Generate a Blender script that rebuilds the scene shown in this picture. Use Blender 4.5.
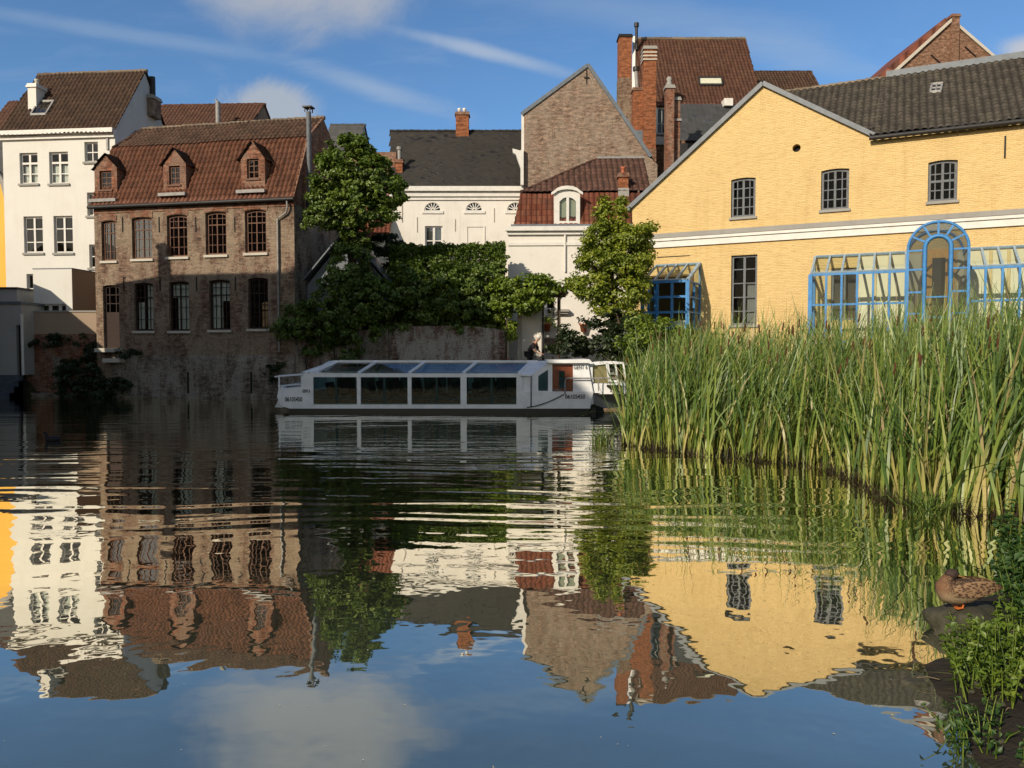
import bpy, math, random
import numpy as np
from mathutils import Vector, Matrix, noise as mnoise
from mathutils.geometry import delaunay_2d_cdt, tessellate_polygon

for o in list(bpy.data.objects):
    bpy.data.objects.remove(o, do_unlink=True)
SC = bpy.context.scene
COL = SC.collection
R = math.radians

# ------------------------------------------------------------------ camera
FPX = 773.0
PITCH = math.atan(31 / FPX)
CAMZ = 2.15
cam = bpy.data.cameras.new('camera')
cam.sensor_width = 36.0
cam.lens = FPX / 1024 * 36
cam.clip_start = 0.05
cam.clip_end = 3000
camo = bpy.data.objects.new('camera', cam)
camo.location = (0, 0, CAMZ)
camo.rotation_euler = (math.pi / 2 - PITCH, 0, 0)
COL.objects.link(camo)
SC.camera = camo

# ------------------------------------------------------------------ light and sky
SUN_AZ, SUN_EL = R(38), R(27)          # sun stands behind the viewer, to the left
t = Vector((math.cos(SUN_EL) * math.sin(SUN_AZ), math.cos(SUN_EL) * math.cos(SUN_AZ), -math.sin(SUN_EL)))
sl = bpy.data.lights.new('sun', 'SUN')
sl.energy = 4.5
sl.angle = R(0.5)
sl.color = (1.0, 0.87, 0.68)
so = bpy.data.objects.new('sun', sl)
so.rotation_euler = t.to_track_quat('-Z', 'Y').to_euler()
so.location = (-40, -40, 40)
COL.objects.link(so)

SC.view_settings.view_transform = 'Standard'
SC.view_settings.look = 'None'
SC.view_settings.exposure = 0.0
SC.view_settings.gamma = 1.0
SC.view_settings.use_curve_mapping = False
SC.cycles.max_bounces = 8
SC.cycles.diffuse_bounces = 3
SC.cycles.glossy_bounces = 4
SC.cycles.transmission_bounces = 4
SC.cycles.transparent_max_bounces = 16
SC.cycles.caustics_reflective = False
SC.cycles.caustics_refractive = False
SC.cycles.use_denoising = True

# ------------------------------------------------------------------ node helpers
class NT:
    def __init__(s, tree):
        s.t = tree
        s.n = tree.nodes
    def new(s, typ, ins=None, **attr):
        n = s.n.new('ShaderNode' + typ)
        for k, v in attr.items():
            setattr(n, k, v)
        for k, v in (ins or {}).items():
            s.set(n.inputs[k], v)
        return n
    def set(s, sock, v):
        if isinstance(v, bpy.types.NodeSocket):
            s.t.links.new(v, sock)
        elif isinstance(v, (tuple, list)) and len(v) == 3 and sock.type == 'RGBA':
            sock.default_value = (*v, 1)
        else:
            sock.default_value = v
    def math(s, op, a, b=None, c=None, clamp=False):
        n = s.new('Math', operation=op, use_clamp=clamp)
        for i, v in enumerate((a, b, c)):
            if v is not None:
                s.set(n.inputs[i], v)
        return n.outputs[0]
    def mix(s, f, a, b, mode='MIX'):
        n = s.new('Mix', data_type='RGBA', blend_type=mode)
        s.set(n.inputs[0], f); s.set(n.inputs[6], a); s.set(n.inputs[7], b)
        return n.outputs[2]
    def ramp(s, f, stops, interp='LINEAR'):
        n = s.new('ValToRGB')
        n.color_ramp.interpolation = interp
        els = n.color_ramp.elements
        while len(els) < len(stops):
            els.new(0.5)
        for e, (p, c) in zip(els, stops):
            e.position = p
            e.color = (*c, 1) if len(c) == 3 else c
        s.set(n.inputs[0], f)
        return n.outputs[0]
    def noise(s, vec, scale, detail=4, rough=0.55, dist=0.0):
        n = s.new('TexNoise', {'Scale': scale, 'Detail': detail, 'Roughness': rough, 'Distortion': dist})
        if vec is not None:
            s.set(n.inputs['Vector'], vec)
        return n.outputs['Fac']
    def vscale(s, vec, sc):
        n = s.new('Mapping')
        s.set(n.inputs['Vector'], vec)
        n.inputs['Scale'].default_value = sc
        return n.outputs[0]
    def step(s, v, a, b):
        n = s.new('MapRange', {'Value': v, 'From Min': a, 'From Max': b}, interpolation_type='SMOOTHSTEP')
        return n.outputs[0]

g = lambda c: (c, c, c)

def new_mat(name):
    m = bpy.data.materials.new(name)
    m.use_nodes = True
    nt = NT(m.node_tree)
    nt.n.clear()
    out = nt.new('OutputMaterial')
    return m, nt, out

def principled(nt, out, col, rough=0.8, bump=None, bstr=0.5, bdist=0.02, metal=0.0, spec=0.3):
    p = nt.new('BsdfPrincipled', {'Base Color': col, 'Roughness': rough, 'Metallic': metal, 'Specular IOR Level': spec})
    if bump is not None:
        b = nt.new('Bump', {'Strength': bstr, 'Distance': bdist, 'Height': bump})
        nt.t.links.new(b.outputs[0], p.inputs['Normal'])
    nt.t.links.new(p.outputs[0], out.inputs[0])
    return p

M = {}
def uvpos(nt):
    return nt.new('UVMap').outputs[0]
def wpos(nt):
    return nt.new('NewGeometry').outputs['Position']

def m_brick(name, cols, mortar, stain, stain_amt=0.5, bw=0.23, rh=0.075, pale=None, pale_amt=0.0, patch=0.35, vary=0.5):
    m, nt, out = new_mat(name)
    uv = uvpos(nt)
    wob = nt.new('VectorMath', {0: uv, 1: nt.new('VectorMath', {0: nt.new('TexNoise', {'Vector': uv, 'Scale': 3.0}).outputs['Color'], 'Scale': 0.02}, operation='SCALE').outputs[0]}, operation='ADD').outputs[0]
    br = nt.new('TexBrick', {'Vector': wob, 'Scale': 1.0, 'Mortar Size': 0.009, 'Mortar Smooth': 0.2, 'Bias': 0.0,
                             'Brick Width': bw, 'Row Height': rh, 'Color1': g(0.0), 'Color2': g(1.0), 'Mortar': g(0.5)}, offset=0.5)
    bcol = nt.ramp(br.outputs['Color'], [(i / (len(cols) - 1), c) for i, c in enumerate(cols)])
    n1 = nt.noise(uv, 0.55, 6, 0.65)
    n2 = nt.noise(nt.vscale(uv, (1.0, 0.35, 1)), 1.6, 6, 0.7)
    n3 = nt.noise(uv, 14.0, 3, 0.6)
    n4 = nt.noise(nt.vscale(uv, (2.6, 6.5, 1)), 1.0, 5, 0.75)
    bcol = nt.mix(0.55, bcol, nt.ramp(n4, [(0.25 + 0.5 * i / (len(cols) - 1), c) for i, c in enumerate(cols)]))
    c = nt.mix(nt.math('MULTIPLY', br.outputs['Fac'], 0.8), bcol, mortar)
    c = nt.mix(0.75, c, nt.ramp(n4, [(0.36, g(0.22)), (0.5, g(0.8)), (0.64, g(1.6))]), 'MULTIPLY')
    if pale is not None:
        f = nt.math('MULTIPLY', nt.step(nt.math('ADD', n2, nt.math('MULTIPLY', n3, 0.25)), 0.62 - 0.1, 0.62 + 0.1), pale_amt)
        c = nt.mix(f, c, pale)
    c = nt.mix(nt.math('MULTIPLY', nt.step(n1, 0.45, 0.45 + patch), stain_amt), c, stain)
    c = nt.mix(vary, c, nt.ramp(n3, [(0.3, g(0.25)), (0.75, g(1.55 / 2 + 0.2))]), 'MULTIPLY')
    h = nt.math('ADD', nt.math('MULTIPLY', br.outputs['Fac'], -0.6), nt.math('ADD', nt.math('MULTIPLY', n3, 0.6), nt.math('MULTIPLY', n4, 1.2)))
    principled(nt, out, c, 0.92, h, 1.0, 0.025, spec=0.15)
    M[name] = m
    return m

def m_plaster(name, col, stain, amt=0.35, rough=0.85, brick=False, fine=6.0, streak=0.3, bstr=0.35):
    m, nt, out = new_mat(name)
    uv = uvpos(nt)
    n1 = nt.noise(uv, 0.7, 6, 0.65)
    ns = nt.noise(nt.vscale(uv, (3.0, 0.18, 1)), 1.0, 5, 0.65)
    n3 = nt.noise(uv, fine * 4, 4, 0.6)
    c = nt.mix(nt.math('MULTIPLY', nt.step(n1, 0.45, 0.8), amt), col, stain)
    c = nt.mix(nt.math('MULTIPLY', nt.step(ns, 0.5, 0.8), streak), c, stain)
    h = n3
    if brick:
        br = nt.new('TexBrick', {'Vector': uv, 'Scale': 1.0, 'Mortar Size': 0.012, 'Mortar Smooth': 0.6, 'Brick Width': 0.23, 'Row Height': 0.075,
                                 'Color1': g(0.0), 'Color2': g(1.0), 'Mortar': g(0.5)}, offset=0.5)
        c = nt.mix(nt.math('MULTIPLY', br.outputs['Fac'], 0.14), c, stain)
        lo = nt.noise(nt.vscale(uv, (2.6, 11.0, 1)), 1.0, 5, 0.7)
        c = nt.mix(nt.math('MULTIPLY', nt.step(lo, 0.45, 0.72), 0.55), c, stain)
        c = nt.mix(0.16, c, nt.ramp(br.outputs['Color'], [(0, g(0.6)), (1, g(1.0))]), 'MULTIPLY')
        h = nt.math('ADD', nt.math('MULTIPLY', br.outputs['Fac'], -0.35), nt.math('ADD', nt.math('MULTIPLY', n3, 0.7), nt.math('MULTIPLY', lo, 1.8)))
    principled(nt, out, c, rough, h, bstr if not brick else 1.0, 0.025, spec=0.2)
    M[name] = m
    return m

def m_tile(name, cols, moss, moss_amt=0.3, rough=0.75, spec=0.25, groove=0.75):
    m, nt, out = new_mat(name)
    uv = uvpos(nt)
    fl = nt.new('VectorMath', {0: uv}, operation='FLOOR').outputs[0]
    wn = nt.new('TexWhiteNoise', {'Vector': fl}, noise_dimensions='2D')
    c = nt.ramp(wn.outputs['Value'], [(i / (len(cols) - 1), c) for i, c in enumerate(cols)])
    n1 = nt.noise(uv, 0.22, 5, 0.7)
    n2 = nt.noise(uv, 2.2, 5, 0.7)
    f = nt.math('MULTIPLY', nt.step(nt.math('ADD', nt.math('MULTIPLY', n1, 0.6), nt.math('MULTIPLY', n2, 0.4)), 0.45, 0.68), moss_amt)
    c = nt.mix(f, c, moss)
    c = nt.mix(0.5, c, nt.ramp(n2, [(0.25, g(0.55)), (0.75, g(1.0))]), 'MULTIPLY')
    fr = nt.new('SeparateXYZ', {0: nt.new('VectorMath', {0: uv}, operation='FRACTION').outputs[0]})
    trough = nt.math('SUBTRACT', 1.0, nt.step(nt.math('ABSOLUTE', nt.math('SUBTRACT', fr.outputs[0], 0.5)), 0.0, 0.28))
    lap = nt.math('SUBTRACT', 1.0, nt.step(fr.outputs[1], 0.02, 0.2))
    groove_shade = nt.math('MULTIPLY', nt.math('MAXIMUM', trough, nt.math('MULTIPLY', lap, 0.7)), groove)  # shadow lines of troughs and laps, painted into the tile colour
    c = nt.mix(groove_shade, c, tuple(v * 0.22 for v in cols[0]))
    principled(nt, out, c, rough, n2, 0.4, 0.02, spec=spec)
    M[name] = m
    return m

def m_simple(name, col, rough=0.6, vary=0.25, scale=6.0, metal=0.0, spec=0.3, bstr=0.15, col2=None):
    m, nt, out = new_mat(name)
    pos = nt.new('TexCoord').outputs['Object']
    n = nt.noise(pos, scale, 5, 0.65)
    dark = tuple(v * (1 - vary) for v in col) if col2 is None else col2
    c = nt.mix(nt.step(n, 0.35, 0.7), col, dark)
    principled(nt, out, c, rough, nt.noise(pos, scale * 5, 3), bstr, 0.01, metal, spec)
    M[name] = m
    return m

def m_glass(name, tint=(0.75, 0.8, 0.78), refl=0.08, rough=0.02):
    m, nt, out = new_mat(name)
    fr = nt.new('Fresnel', {'IOR': 1.5})
    pos = nt.new('TexCoord').outputs['Object']
    bp = nt.new('Bump', {'Strength': 0.25, 'Distance': 0.01, 'Height': nt.noise(pos, 2.2, 2)})
    f = nt.math('ADD', nt.math('MULTIPLY', fr.outputs[0], 0.6), refl, clamp=True)
    gl = nt.new('BsdfGlossy', {'Color': g(0.95), 'Roughness': rough, 'Normal': bp.outputs[0]})
    tr = nt.new('BsdfTransparent', {'Color': tint})
    mx = nt.new('MixShader', {0: f, 1: tr.outputs[0], 2: gl.outputs[0]})
    nt.t.links.new(mx.outputs[0], out.inputs[0])
    M[name] = m
    return m

def m_leaf(name, stops, trans=0.35, rough=0.5):
    m, nt, out = new_mat(name)
    geo = nt.new('NewGeometry')
    rnd = geo.outputs['Random Per Island']
    big = nt.noise(geo.outputs['Position'], 1.1, 3, 0.6)
    f = nt.math('ADD', nt.math('MULTIPLY', rnd, 0.6), nt.math('MULTIPLY', nt.step(big, 0.3, 0.7), 0.4))
    c = nt.ramp(f, stops)
    di = nt.new('BsdfDiffuse', {'Color': c})
    tl = nt.new('BsdfTranslucent', {'Color': nt.mix(0.5, c, (0.10, 0.16, 0.01))})
    gl = nt.new('BsdfGlossy', {'Color': g(0.8), 'Roughness': rough})
    a = nt.new('MixShader', {0: trans, 1: di.outputs[0], 2: tl.outputs[0]})
    b = nt.new('MixShader', {0: 0.045, 1: a.outputs[0], 2: gl.outputs[0]})
    nt.t.links.new(b.outputs[0], out.inputs[0])
    M[name] = m
    return m

# ------------------------------------------------------------------ world
W = bpy.data.worlds.new('World')
SC.world = W
W.use_nodes = True
wt = NT(W.node_tree)
wt.n.clear()
wout = wt.new('OutputWorld')
sky = wt.new('TexSky', sky_type='NISHITA', sun_disc=False)
sky.sun_elevation = SUN_EL
sky.sun_rotation = math.pi + SUN_AZ
sky.air_density = 1.0
sky.dust_density = 0.4
sky.ozone_density = 2.0
dirv = wt.new('TexCoord').outputs['Generated']
sx = wt.new('SeparateXYZ', {0: dirv})
yy = wt.math('MAXIMUM', wt.math('ABSOLUTE', sx.outputs[1]), 0.08)
U = wt.math('DIVIDE', sx.outputs[0], yy)
V = wt.math('DIVIDE', sx.outputs[2], yy)
uvw = wt.new('CombineXYZ', {0: U, 1: V, 2: 0.0}).outputs[0]
wn = wt.noise(uvw, 7.0, 7, 0.62, 0.6)
wn2 = wt.noise(wt.vscale(uvw, (2.2, 9.0, 1)), 2.0, 6, 0.65, 0.4)
SKYSTR = 0.10
# clear deep blue ahead; the unseen sky behind the camera is brightened as fill
skyf = wt.mix(1.0, sky.outputs[0], (0.78, 1.08, 1.34), 'MULTIPLY')
skyb = wt.mix(1.0, sky.outputs[0], (1.55, 1.28, 1.02), 'MULTIPLY')
skyc = wt.mix(wt.step(sx.outputs[1], -0.35, 0.35), skyb, skyf)
def pu(px): return (px - 512) / FPX
def pv(py): return (353 - py) / FPX
def cloud(cx, cy, rx, ry, amt, soft=0.6, nz=0.9, ang=0.0, noisev=None):
    du = wt.math('SUBTRACT', U, pu(cx)); dv = wt.math('SUBTRACT', V, pv(cy))
    ca, sa = math.cos(ang), math.sin(ang)
    a = wt.math('ADD', wt.math('MULTIPLY', du, ca), wt.math('MULTIPLY', dv, sa))
    b = wt.math('ADD', wt.math('MULTIPLY', du, -sa), wt.math('MULTIPLY', dv, ca))
    d = wt.math('SQRT', wt.math('ADD', wt.math('POWER', wt.math('ABSOLUTE', wt.math('DIVIDE', a, rx / FPX)), 2), wt.math('POWER', wt.math('ABSOLUTE', wt.math('DIVIDE', b, ry / FPX)), 2)))
    d = wt.math('ADD', d, wt.math('MULTIPLY', wt.math('SUBTRACT', wn if noisev is None else noisev, 0.5), nz * 2))
    f = wt.math('SUBTRACT', 1.0, wt.step(d, 1.0 - soft, 1.0 + soft * 0.4))
    return wt.math('MULTIPLY', f, amt)
clouds = [
    (cloud(318, -28, 122, 74, 0.9, 0.6, 0.6), (4.6, 4.8, 5.2)),
    (cloud(268, 118, 52, 34, 0.8, 0.45, 1.0), (4.6, 4.9, 5.3)),
    (cloud(1022, 55, 30, 16, 0.9, 0.7, 0.6), (5.6, 5.7, 6.0)),
    (cloud(485, 57, 92, 8, 0.60, 0.9, 0.7, -0.245), (5.0, 5.7, 6.6)),
    (cloud(375, 92, 75, 12, 0.42, 0.9, 0.9, -0.30, wn2), (4.6, 5.4, 6.4)),
    (cloud(120, 38, 170, 9, 0.26, 0.9, 1.0, -0.16, wn2), (4.2, 5.2, 6.4)),
    (cloud(640, 20, 190, 22, 0.22, 0.9, 1.0, -0.15, wn2), (4.2, 5.2, 6.4)),
    (cloud(790, 60, 120, 14, 0.25, 0.9, 1.0, -0.2, wn2), (4.2, 5.2, 6.4)),
]
cc = skyc
for f, col in clouds:
    cc = wt.mix(f, cc, col)
high = wt.math('MULTIPLY', wt.step(wn2, 0.5, 0.8), 0.16)
cc = wt.mix(high, cc, (4.6, 5.3, 6.4))
bg = wt.new('Background', {'Color': cc, 'Strength': SKYSTR})
wt.t.links.new(bg.outputs[0], wout.inputs[0])

# ------------------------------------------------------------------ materials
m_brick('brick_weathered', [(0.10, 0.058, 0.042), (0.21, 0.10, 0.065), (0.30, 0.175, 0.12), (0.36, 0.26, 0.19)], (0.33, 0.29, 0.24), (0.085, 0.07, 0.06), 0.45, pale=(0.46, 0.37, 0.27), pale_amt=0.65)
m_brick('brick_red', [(0.18, 0.06, 0.035), (0.32, 0.105, 0.055), (0.42, 0.17, 0.095)], (0.34, 0.27, 0.21), (0.13, 0.07, 0.05), 0.35, pale=(0.45, 0.36, 0.28), pale_amt=0.4)
m_brick('brick_orange', [(0.40, 0.13, 0.055), (0.46, 0.16, 0.07), (0.36, 0.11, 0.05)], (0.36, 0.22, 0.14), (0.26, 0.12, 0.07), 0.3, patch=0.4)
m_brick('brick_pinkish', [(0.24, 0.15, 0.105), (0.40, 0.255, 0.18), (0.50, 0.35, 0.26)], (0.40, 0.34, 0.28), (0.20, 0.13, 0.10), 0.35, pale=(0.48, 0.41, 0.33), pale_amt=0.45)
m_brick('brick_far', [(0.26, 0.13, 0.075), (0.36, 0.18, 0.11), (0.42, 0.24, 0.16)], (0.4, 0.32, 0.25), (0.2, 0.12, 0.08), 0.35)
m_brick('brick_pale_base', [(0.10, 0.075, 0.06), (0.24, 0.18, 0.14), (0.38, 0.31, 0.25)], (0.24, 0.20, 0.17), (0.06, 0.042, 0.032), 0.7, bw=0.30, rh=0.10, pale=(0.50, 0.46, 0.40), pale_amt=0.7)
m_brick('brick_flaking', [(0.12, 0.055, 0.04), (0.20, 0.10, 0.075), (0.28, 0.17, 0.13)], (0.3, 0.26, 0.22), (0.07, 0.055, 0.04), 0.5, pale=(0.52, 0.49, 0.44), pale_amt=0.95)
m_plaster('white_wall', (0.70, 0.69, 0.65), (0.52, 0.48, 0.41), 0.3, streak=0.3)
m_plaster('white_wall_old', (0.74, 0.71, 0.66), (0.42, 0.39, 0.33), 0.3, streak=0.34)
m_plaster('grey_plaster', (0.42, 0.41, 0.40), (0.25, 0.24, 0.22), 0.4)
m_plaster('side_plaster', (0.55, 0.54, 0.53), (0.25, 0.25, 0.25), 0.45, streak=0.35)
m_plaster('brown_plaster', (0.36, 0.27, 0.20), (0.25, 0.18, 0.13), 0.4)
m_plaster('ochre_wall', (0.80, 0.46, 0.09), (0.62, 0.34, 0.07), 0.3)
m_plaster('yellow_brick', (0.78, 0.57, 0.27), (0.56, 0.38, 0.15), 0.4, brick=True, streak=0.5)
m_plaster('cream_wall', (0.72, 0.68, 0.52), (0.58, 0.53, 0.38), 0.25)
m_plaster('stone_grey', (0.33, 0.32, 0.30), (0.18, 0.17, 0.15), 0.4)
m_plaster('stone_pale', (0.55, 0.51, 0.44), (0.35, 0.32, 0.27), 0.4)
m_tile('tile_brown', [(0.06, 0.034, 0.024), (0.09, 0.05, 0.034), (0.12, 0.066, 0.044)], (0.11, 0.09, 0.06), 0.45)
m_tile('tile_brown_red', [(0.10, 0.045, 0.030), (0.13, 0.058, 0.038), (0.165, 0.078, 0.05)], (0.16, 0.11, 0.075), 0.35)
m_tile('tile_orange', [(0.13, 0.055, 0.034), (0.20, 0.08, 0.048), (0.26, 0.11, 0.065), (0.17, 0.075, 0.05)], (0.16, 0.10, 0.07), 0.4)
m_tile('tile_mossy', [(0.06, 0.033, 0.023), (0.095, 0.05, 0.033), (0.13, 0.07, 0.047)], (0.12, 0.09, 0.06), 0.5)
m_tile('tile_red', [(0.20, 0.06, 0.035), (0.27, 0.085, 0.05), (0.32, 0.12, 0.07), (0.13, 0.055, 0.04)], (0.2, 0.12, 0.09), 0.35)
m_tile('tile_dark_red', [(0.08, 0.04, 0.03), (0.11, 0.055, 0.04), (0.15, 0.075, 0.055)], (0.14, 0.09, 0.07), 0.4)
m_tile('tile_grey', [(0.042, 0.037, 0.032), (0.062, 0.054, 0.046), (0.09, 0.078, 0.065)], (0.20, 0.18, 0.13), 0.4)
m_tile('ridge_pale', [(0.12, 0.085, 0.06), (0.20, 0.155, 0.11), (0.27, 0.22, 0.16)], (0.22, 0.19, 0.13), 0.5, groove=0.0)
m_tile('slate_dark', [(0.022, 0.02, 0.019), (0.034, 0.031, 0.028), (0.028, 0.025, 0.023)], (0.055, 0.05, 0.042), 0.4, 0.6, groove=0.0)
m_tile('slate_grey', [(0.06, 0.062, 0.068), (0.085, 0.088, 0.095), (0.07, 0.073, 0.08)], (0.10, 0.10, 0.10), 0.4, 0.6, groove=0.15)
m_simple('white_paint', (0.73, 0.71, 0.67), 0.5, 0.12, 3)
m_simple('boat_white', (0.84, 0.85, 0.87), 0.35, 0.14, 2.5, spec=0.4)
m_simple('boat_grey', (0.30, 0.30, 0.31), 0.45, 0.25, 3)
m_simple('boat_black', (0.012, 0.012, 0.014), 0.4, 0.2, 3)
m_simple('blue_paint', (0.06, 0.25, 0.58), 0.45, 0.22, 5)
m_simple('blue_pale', (0.30, 0.42, 0.52), 0.45, 0.25, 5)
m_simple('zinc', (0.155, 0.18, 0.21), 0.5, 0.25, 4, spec=0.4)
m_simple('dark_metal', (0.035, 0.034, 0.034), 0.5, 0.3, 6)
m_simple('grey_metal', (0.30, 0.29, 0.28), 0.5, 0.3, 4, spec=0.4)
m_simple('wood_brown', (0.16, 0.075, 0.045), 0.6, 0.35, 7)
m_simple('wood_door', (0.035, 0.018, 0.014), 0.65, 0.35, 7)
m_simple('wood_mahogany', (0.20, 0.055, 0.022), 0.4, 0.3, 6)
m_simple('wood_orange', (0.80, 0.42, 0.11), 0.5, 0.2, 6)
m_simple('frame_grey', (0.15, 0.162, 0.178), 0.6, 0.3, 6)
m_simple('terracotta', (0.45, 0.14, 0.07), 0.8, 0.2, 10)
m_simple('curtain_white', (0.78, 0.77, 0.74), 0.9, 0.15, 4)
m_simple('blind_cream', (0.62, 0.62, 0.48), 0.9, 0.12, 4)
m_simple('tan_blind', (0.66, 0.52, 0.28), 0.9, 0.12, 4)
m_simple('dark_interior', (0.02, 0.02, 0.022), 0.9, 0.3, 2)
m_simple('seat_green', (0.025, 0.055, 0.052), 0.7, 0.25, 4)
m_simple('bark', (0.10, 0.075, 0.055), 0.95, 0.45, 9, bstr=0.8)
m_simple('stone_rock', (0.075, 0.068, 0.048), 0.85, 0.5, 6, bstr=0.9, col2=(0.03, 0.034, 0.016))
m_simple('iron_black', (0.015, 0.014, 0.013), 0.6, 0.2, 8)
m_simple('red_flower', (0.45, 0.03, 0.03), 0.6, 0.3, 20)
m_simple('shirt_navy', (0.018, 0.018, 0.026), 0.9, 0.3, 8)
m_simple('trousers_dark', (0.03, 0.032, 0.04), 0.9, 0.3, 8)
m_simple('skin', (0.50, 0.28, 0.19), 0.6, 0.15, 10)
m_simple('hair_white', (0.72, 0.70, 0.66), 0.8, 0.2, 20)
m_simple('ink_dark', (0.02, 0.022, 0.03), 0.6, 0.1, 5)
m_simple('ink_grey', (0.10, 0.11, 0.13), 0.6, 0.1, 5)
m_simple('steps_blue', (0.10, 0.12, 0.16), 0.7, 0.3, 3)
m_simple('rope_dark', (0.02, 0.02, 0.03), 0.9, 0.2, 10)
m_glass('glass', (0.50, 0.53, 0.52), 0.02)
m_glass('glass_old', (0.45, 0.46, 0.44), 0.10)
m_glass('glass_dull', (0.42, 0.45, 0.45), -0.015)
m_glass('glass_clear', (0.88, 0.93, 0.90), 0.0)
m_glass('glass_boat', (0.20, 0.34, 0.31), -0.012)
m_glass('glass_roof', (0.62, 0.68, 0.68), 0.14)
m_leaf('leaf_tree', [(0.0, (0.057, 0.101, 0.016)), (0.5, (0.136, 0.209, 0.028)), (1.0, (0.232, 0.310, 0.040))])
m_leaf('leaf_light', [(0.0, (0.108, 0.164, 0.016)), (0.5, (0.255, 0.320, 0.025)), (1.0, (0.431, 0.453, 0.039))], 0.4)
m_leaf('leaf_hedge', [(0.0, (0.048, 0.085, 0.013)), (0.6, (0.112, 0.178, 0.025)), (1.0, (0.206, 0.279, 0.034))], 0.3)
m_leaf('leaf_vine', [(0.0, (0.075, 0.134, 0.016)), (0.5, (0.179, 0.263, 0.024)), (1.0, (0.302, 0.374, 0.036))], 0.4)
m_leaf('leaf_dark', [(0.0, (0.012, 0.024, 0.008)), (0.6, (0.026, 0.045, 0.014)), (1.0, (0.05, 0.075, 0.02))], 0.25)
m_leaf('leaf_bank', [(0.0, (0.060, 0.121, 0.013)), (0.5, (0.156, 0.242, 0.022)), (1.0, (0.264, 0.341, 0.044))], 0.4)
m_leaf('leaf_nettle', [(0.0, (0.022, 0.06, 0.012)), (0.5, (0.05, 0.115, 0.02)), (1.0, (0.09, 0.16, 0.03))], 0.35)

def make_water():
    m, nt, out = new_mat('water')
    pos = wpos(nt)
    sp = nt.new('SeparateXYZ', {0: pos})
    yv = sp.outputs[1]
    # slightly curved long crests (a boat wake that has died down)
    warp = nt.noise(pos, 0.12, 2)
    yw = nt.math('ADD', nt.math('ADD', yv, nt.math('MULTIPLY', warp, 3.2)), nt.math('MULTIPLY', nt.math('POWER', nt.math('ABSOLUTE', sp.outputs[0]), 2), 0.006))
    v1 = nt.new('CombineXYZ', {0: nt.math('MULTIPLY', sp.outputs[0], 0.10), 1: yw, 2: 0.0}).outputs[0]
    crest = nt.noise(v1, 1.7, 2, 0.4)
    v2 = nt.new('CombineXYZ', {0: nt.math('MULTIPLY', sp.outputs[0], 0.28), 1: yw, 2: 3.0}).outputs[0]
    fine = nt.noise(v2, 4.6, 3, 0.5)
    big = nt.noise(nt.vscale(pos, (0.28, 0.55, 1)), 1.0, 2, 0.4)
    patch = nt.step(nt.noise(nt.vscale(pos, (0.05, 0.16, 1)), 1.0, 2), 0.36, 0.62)
    midz = nt.math('MULTIPLY', nt.step(yv, 6.5, 11.0), nt.math('SUBTRACT', 1.0, nt.math('MULTIPLY', nt.step(yv, 15.0, 24.0), 0.45)))
    amp1 = nt.math('MULTIPLY', nt.math('MULTIPLY_ADD', midz, 0.010, 0.0014), nt.math('MULTIPLY_ADD', patch, 0.75, 0.25))
    amp2 = nt.math('MULTIPLY_ADD', nt.step(yv, 8.0, 18.0), 0.0030, 0.0004)
    def swell(lam, amp, ph, wob):
        w = nt.math('ADD', nt.math('MULTIPLY', yw, 2 * math.pi / lam), nt.math('MULTIPLY', nt.noise(nt.vscale(pos, (0.16, 0.5, 1)), 1.0 + ph * 0.1, 2), wob))
        return nt.math('MULTIPLY', nt.math('SINE', nt.math('ADD', w, ph)), amp)
    sw = nt.math('ADD', nt.math('ADD', swell(0.40, 0.0012, 0.3, 7.0), swell(0.62, 0.0021, 1.9, 6.0)), swell(1.05, 0.0030, 4.0, 5.0))
    sw = nt.math('MULTIPLY', nt.math('MULTIPLY', sw, midz), nt.math('MULTIPLY_ADD', patch, 0.7, 0.3))
    h = nt.math('ADD', nt.math('MULTIPLY', crest, amp1), nt.math('MULTIPLY', fine, amp2))
    h = nt.math('ADD', h, sw)
    h = nt.math('ADD', h, nt.math('MULTIPLY', big, 0.022))
    h = nt.math('ADD', h, nt.math('MULTIPLY', nt.noise(pos, 2.6, 2), 0.0022))
    bp = nt.new('Bump', {'Strength': 1.0, 'Distance': 1.0, 'Height': h})
    mud = nt.noise(pos, 0.5, 4, 0.6)
    base = nt.ramp(mud, [(0.3, (0.045, 0.058, 0.036)), (0.6, (0.07, 0.085, 0.058)), (0.8, (0.11, 0.125, 0.09))])
    p = nt.new('BsdfPrincipled', {'Base Color': base, 'Roughness': 0.012, 'IOR': 1.33, 'Specular IOR Level': 0.5, 'Normal': bp.outputs[0]})
    gl = nt.new('BsdfGlossy', {'Color': (0.95, 0.93, 0.83), 'Roughness': 0.01, 'Normal': bp.outputs[0]})
    fr = nt.new('Fresnel', {'IOR': 1.5, 'Normal': bp.outputs[0]})
    mx = nt.new('MixShader', {0: nt.math('MINIMUM', nt.math('MULTIPLY_ADD', fr.outputs[0], 3.0, 0.10), 0.96), 1: p.outputs[0], 2: gl.outputs[0]})
    nt.t.links.new(mx.outputs[0], out.inputs[0])
    M['water'] = m
make_water()

def make_ground():
    m, nt, out = new_mat('ground')
    pos = wpos(nt)
    n = nt.noise(pos, 0.8, 6, 0.65)
    n2 = nt.noise(pos, 9.0, 5, 0.65)
    c = nt.ramp(n, [(0.3, (0.028, 0.022, 0.015)), (0.5, (0.042, 0.033, 0.022)), (0.62, (0.05, 0.06, 0.02)), (0.8, (0.06, 0.085, 0.022))])
    c = nt.mix(0.6, c, nt.ramp(n2, [(0.3, g(0.35)), (0.7, g(1.0))]), 'MULTIPLY')
    principled(nt, out, c, 0.85, n2, 1.0, 0.05, spec=0.3)
    M['ground'] = m
make_ground()

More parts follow.
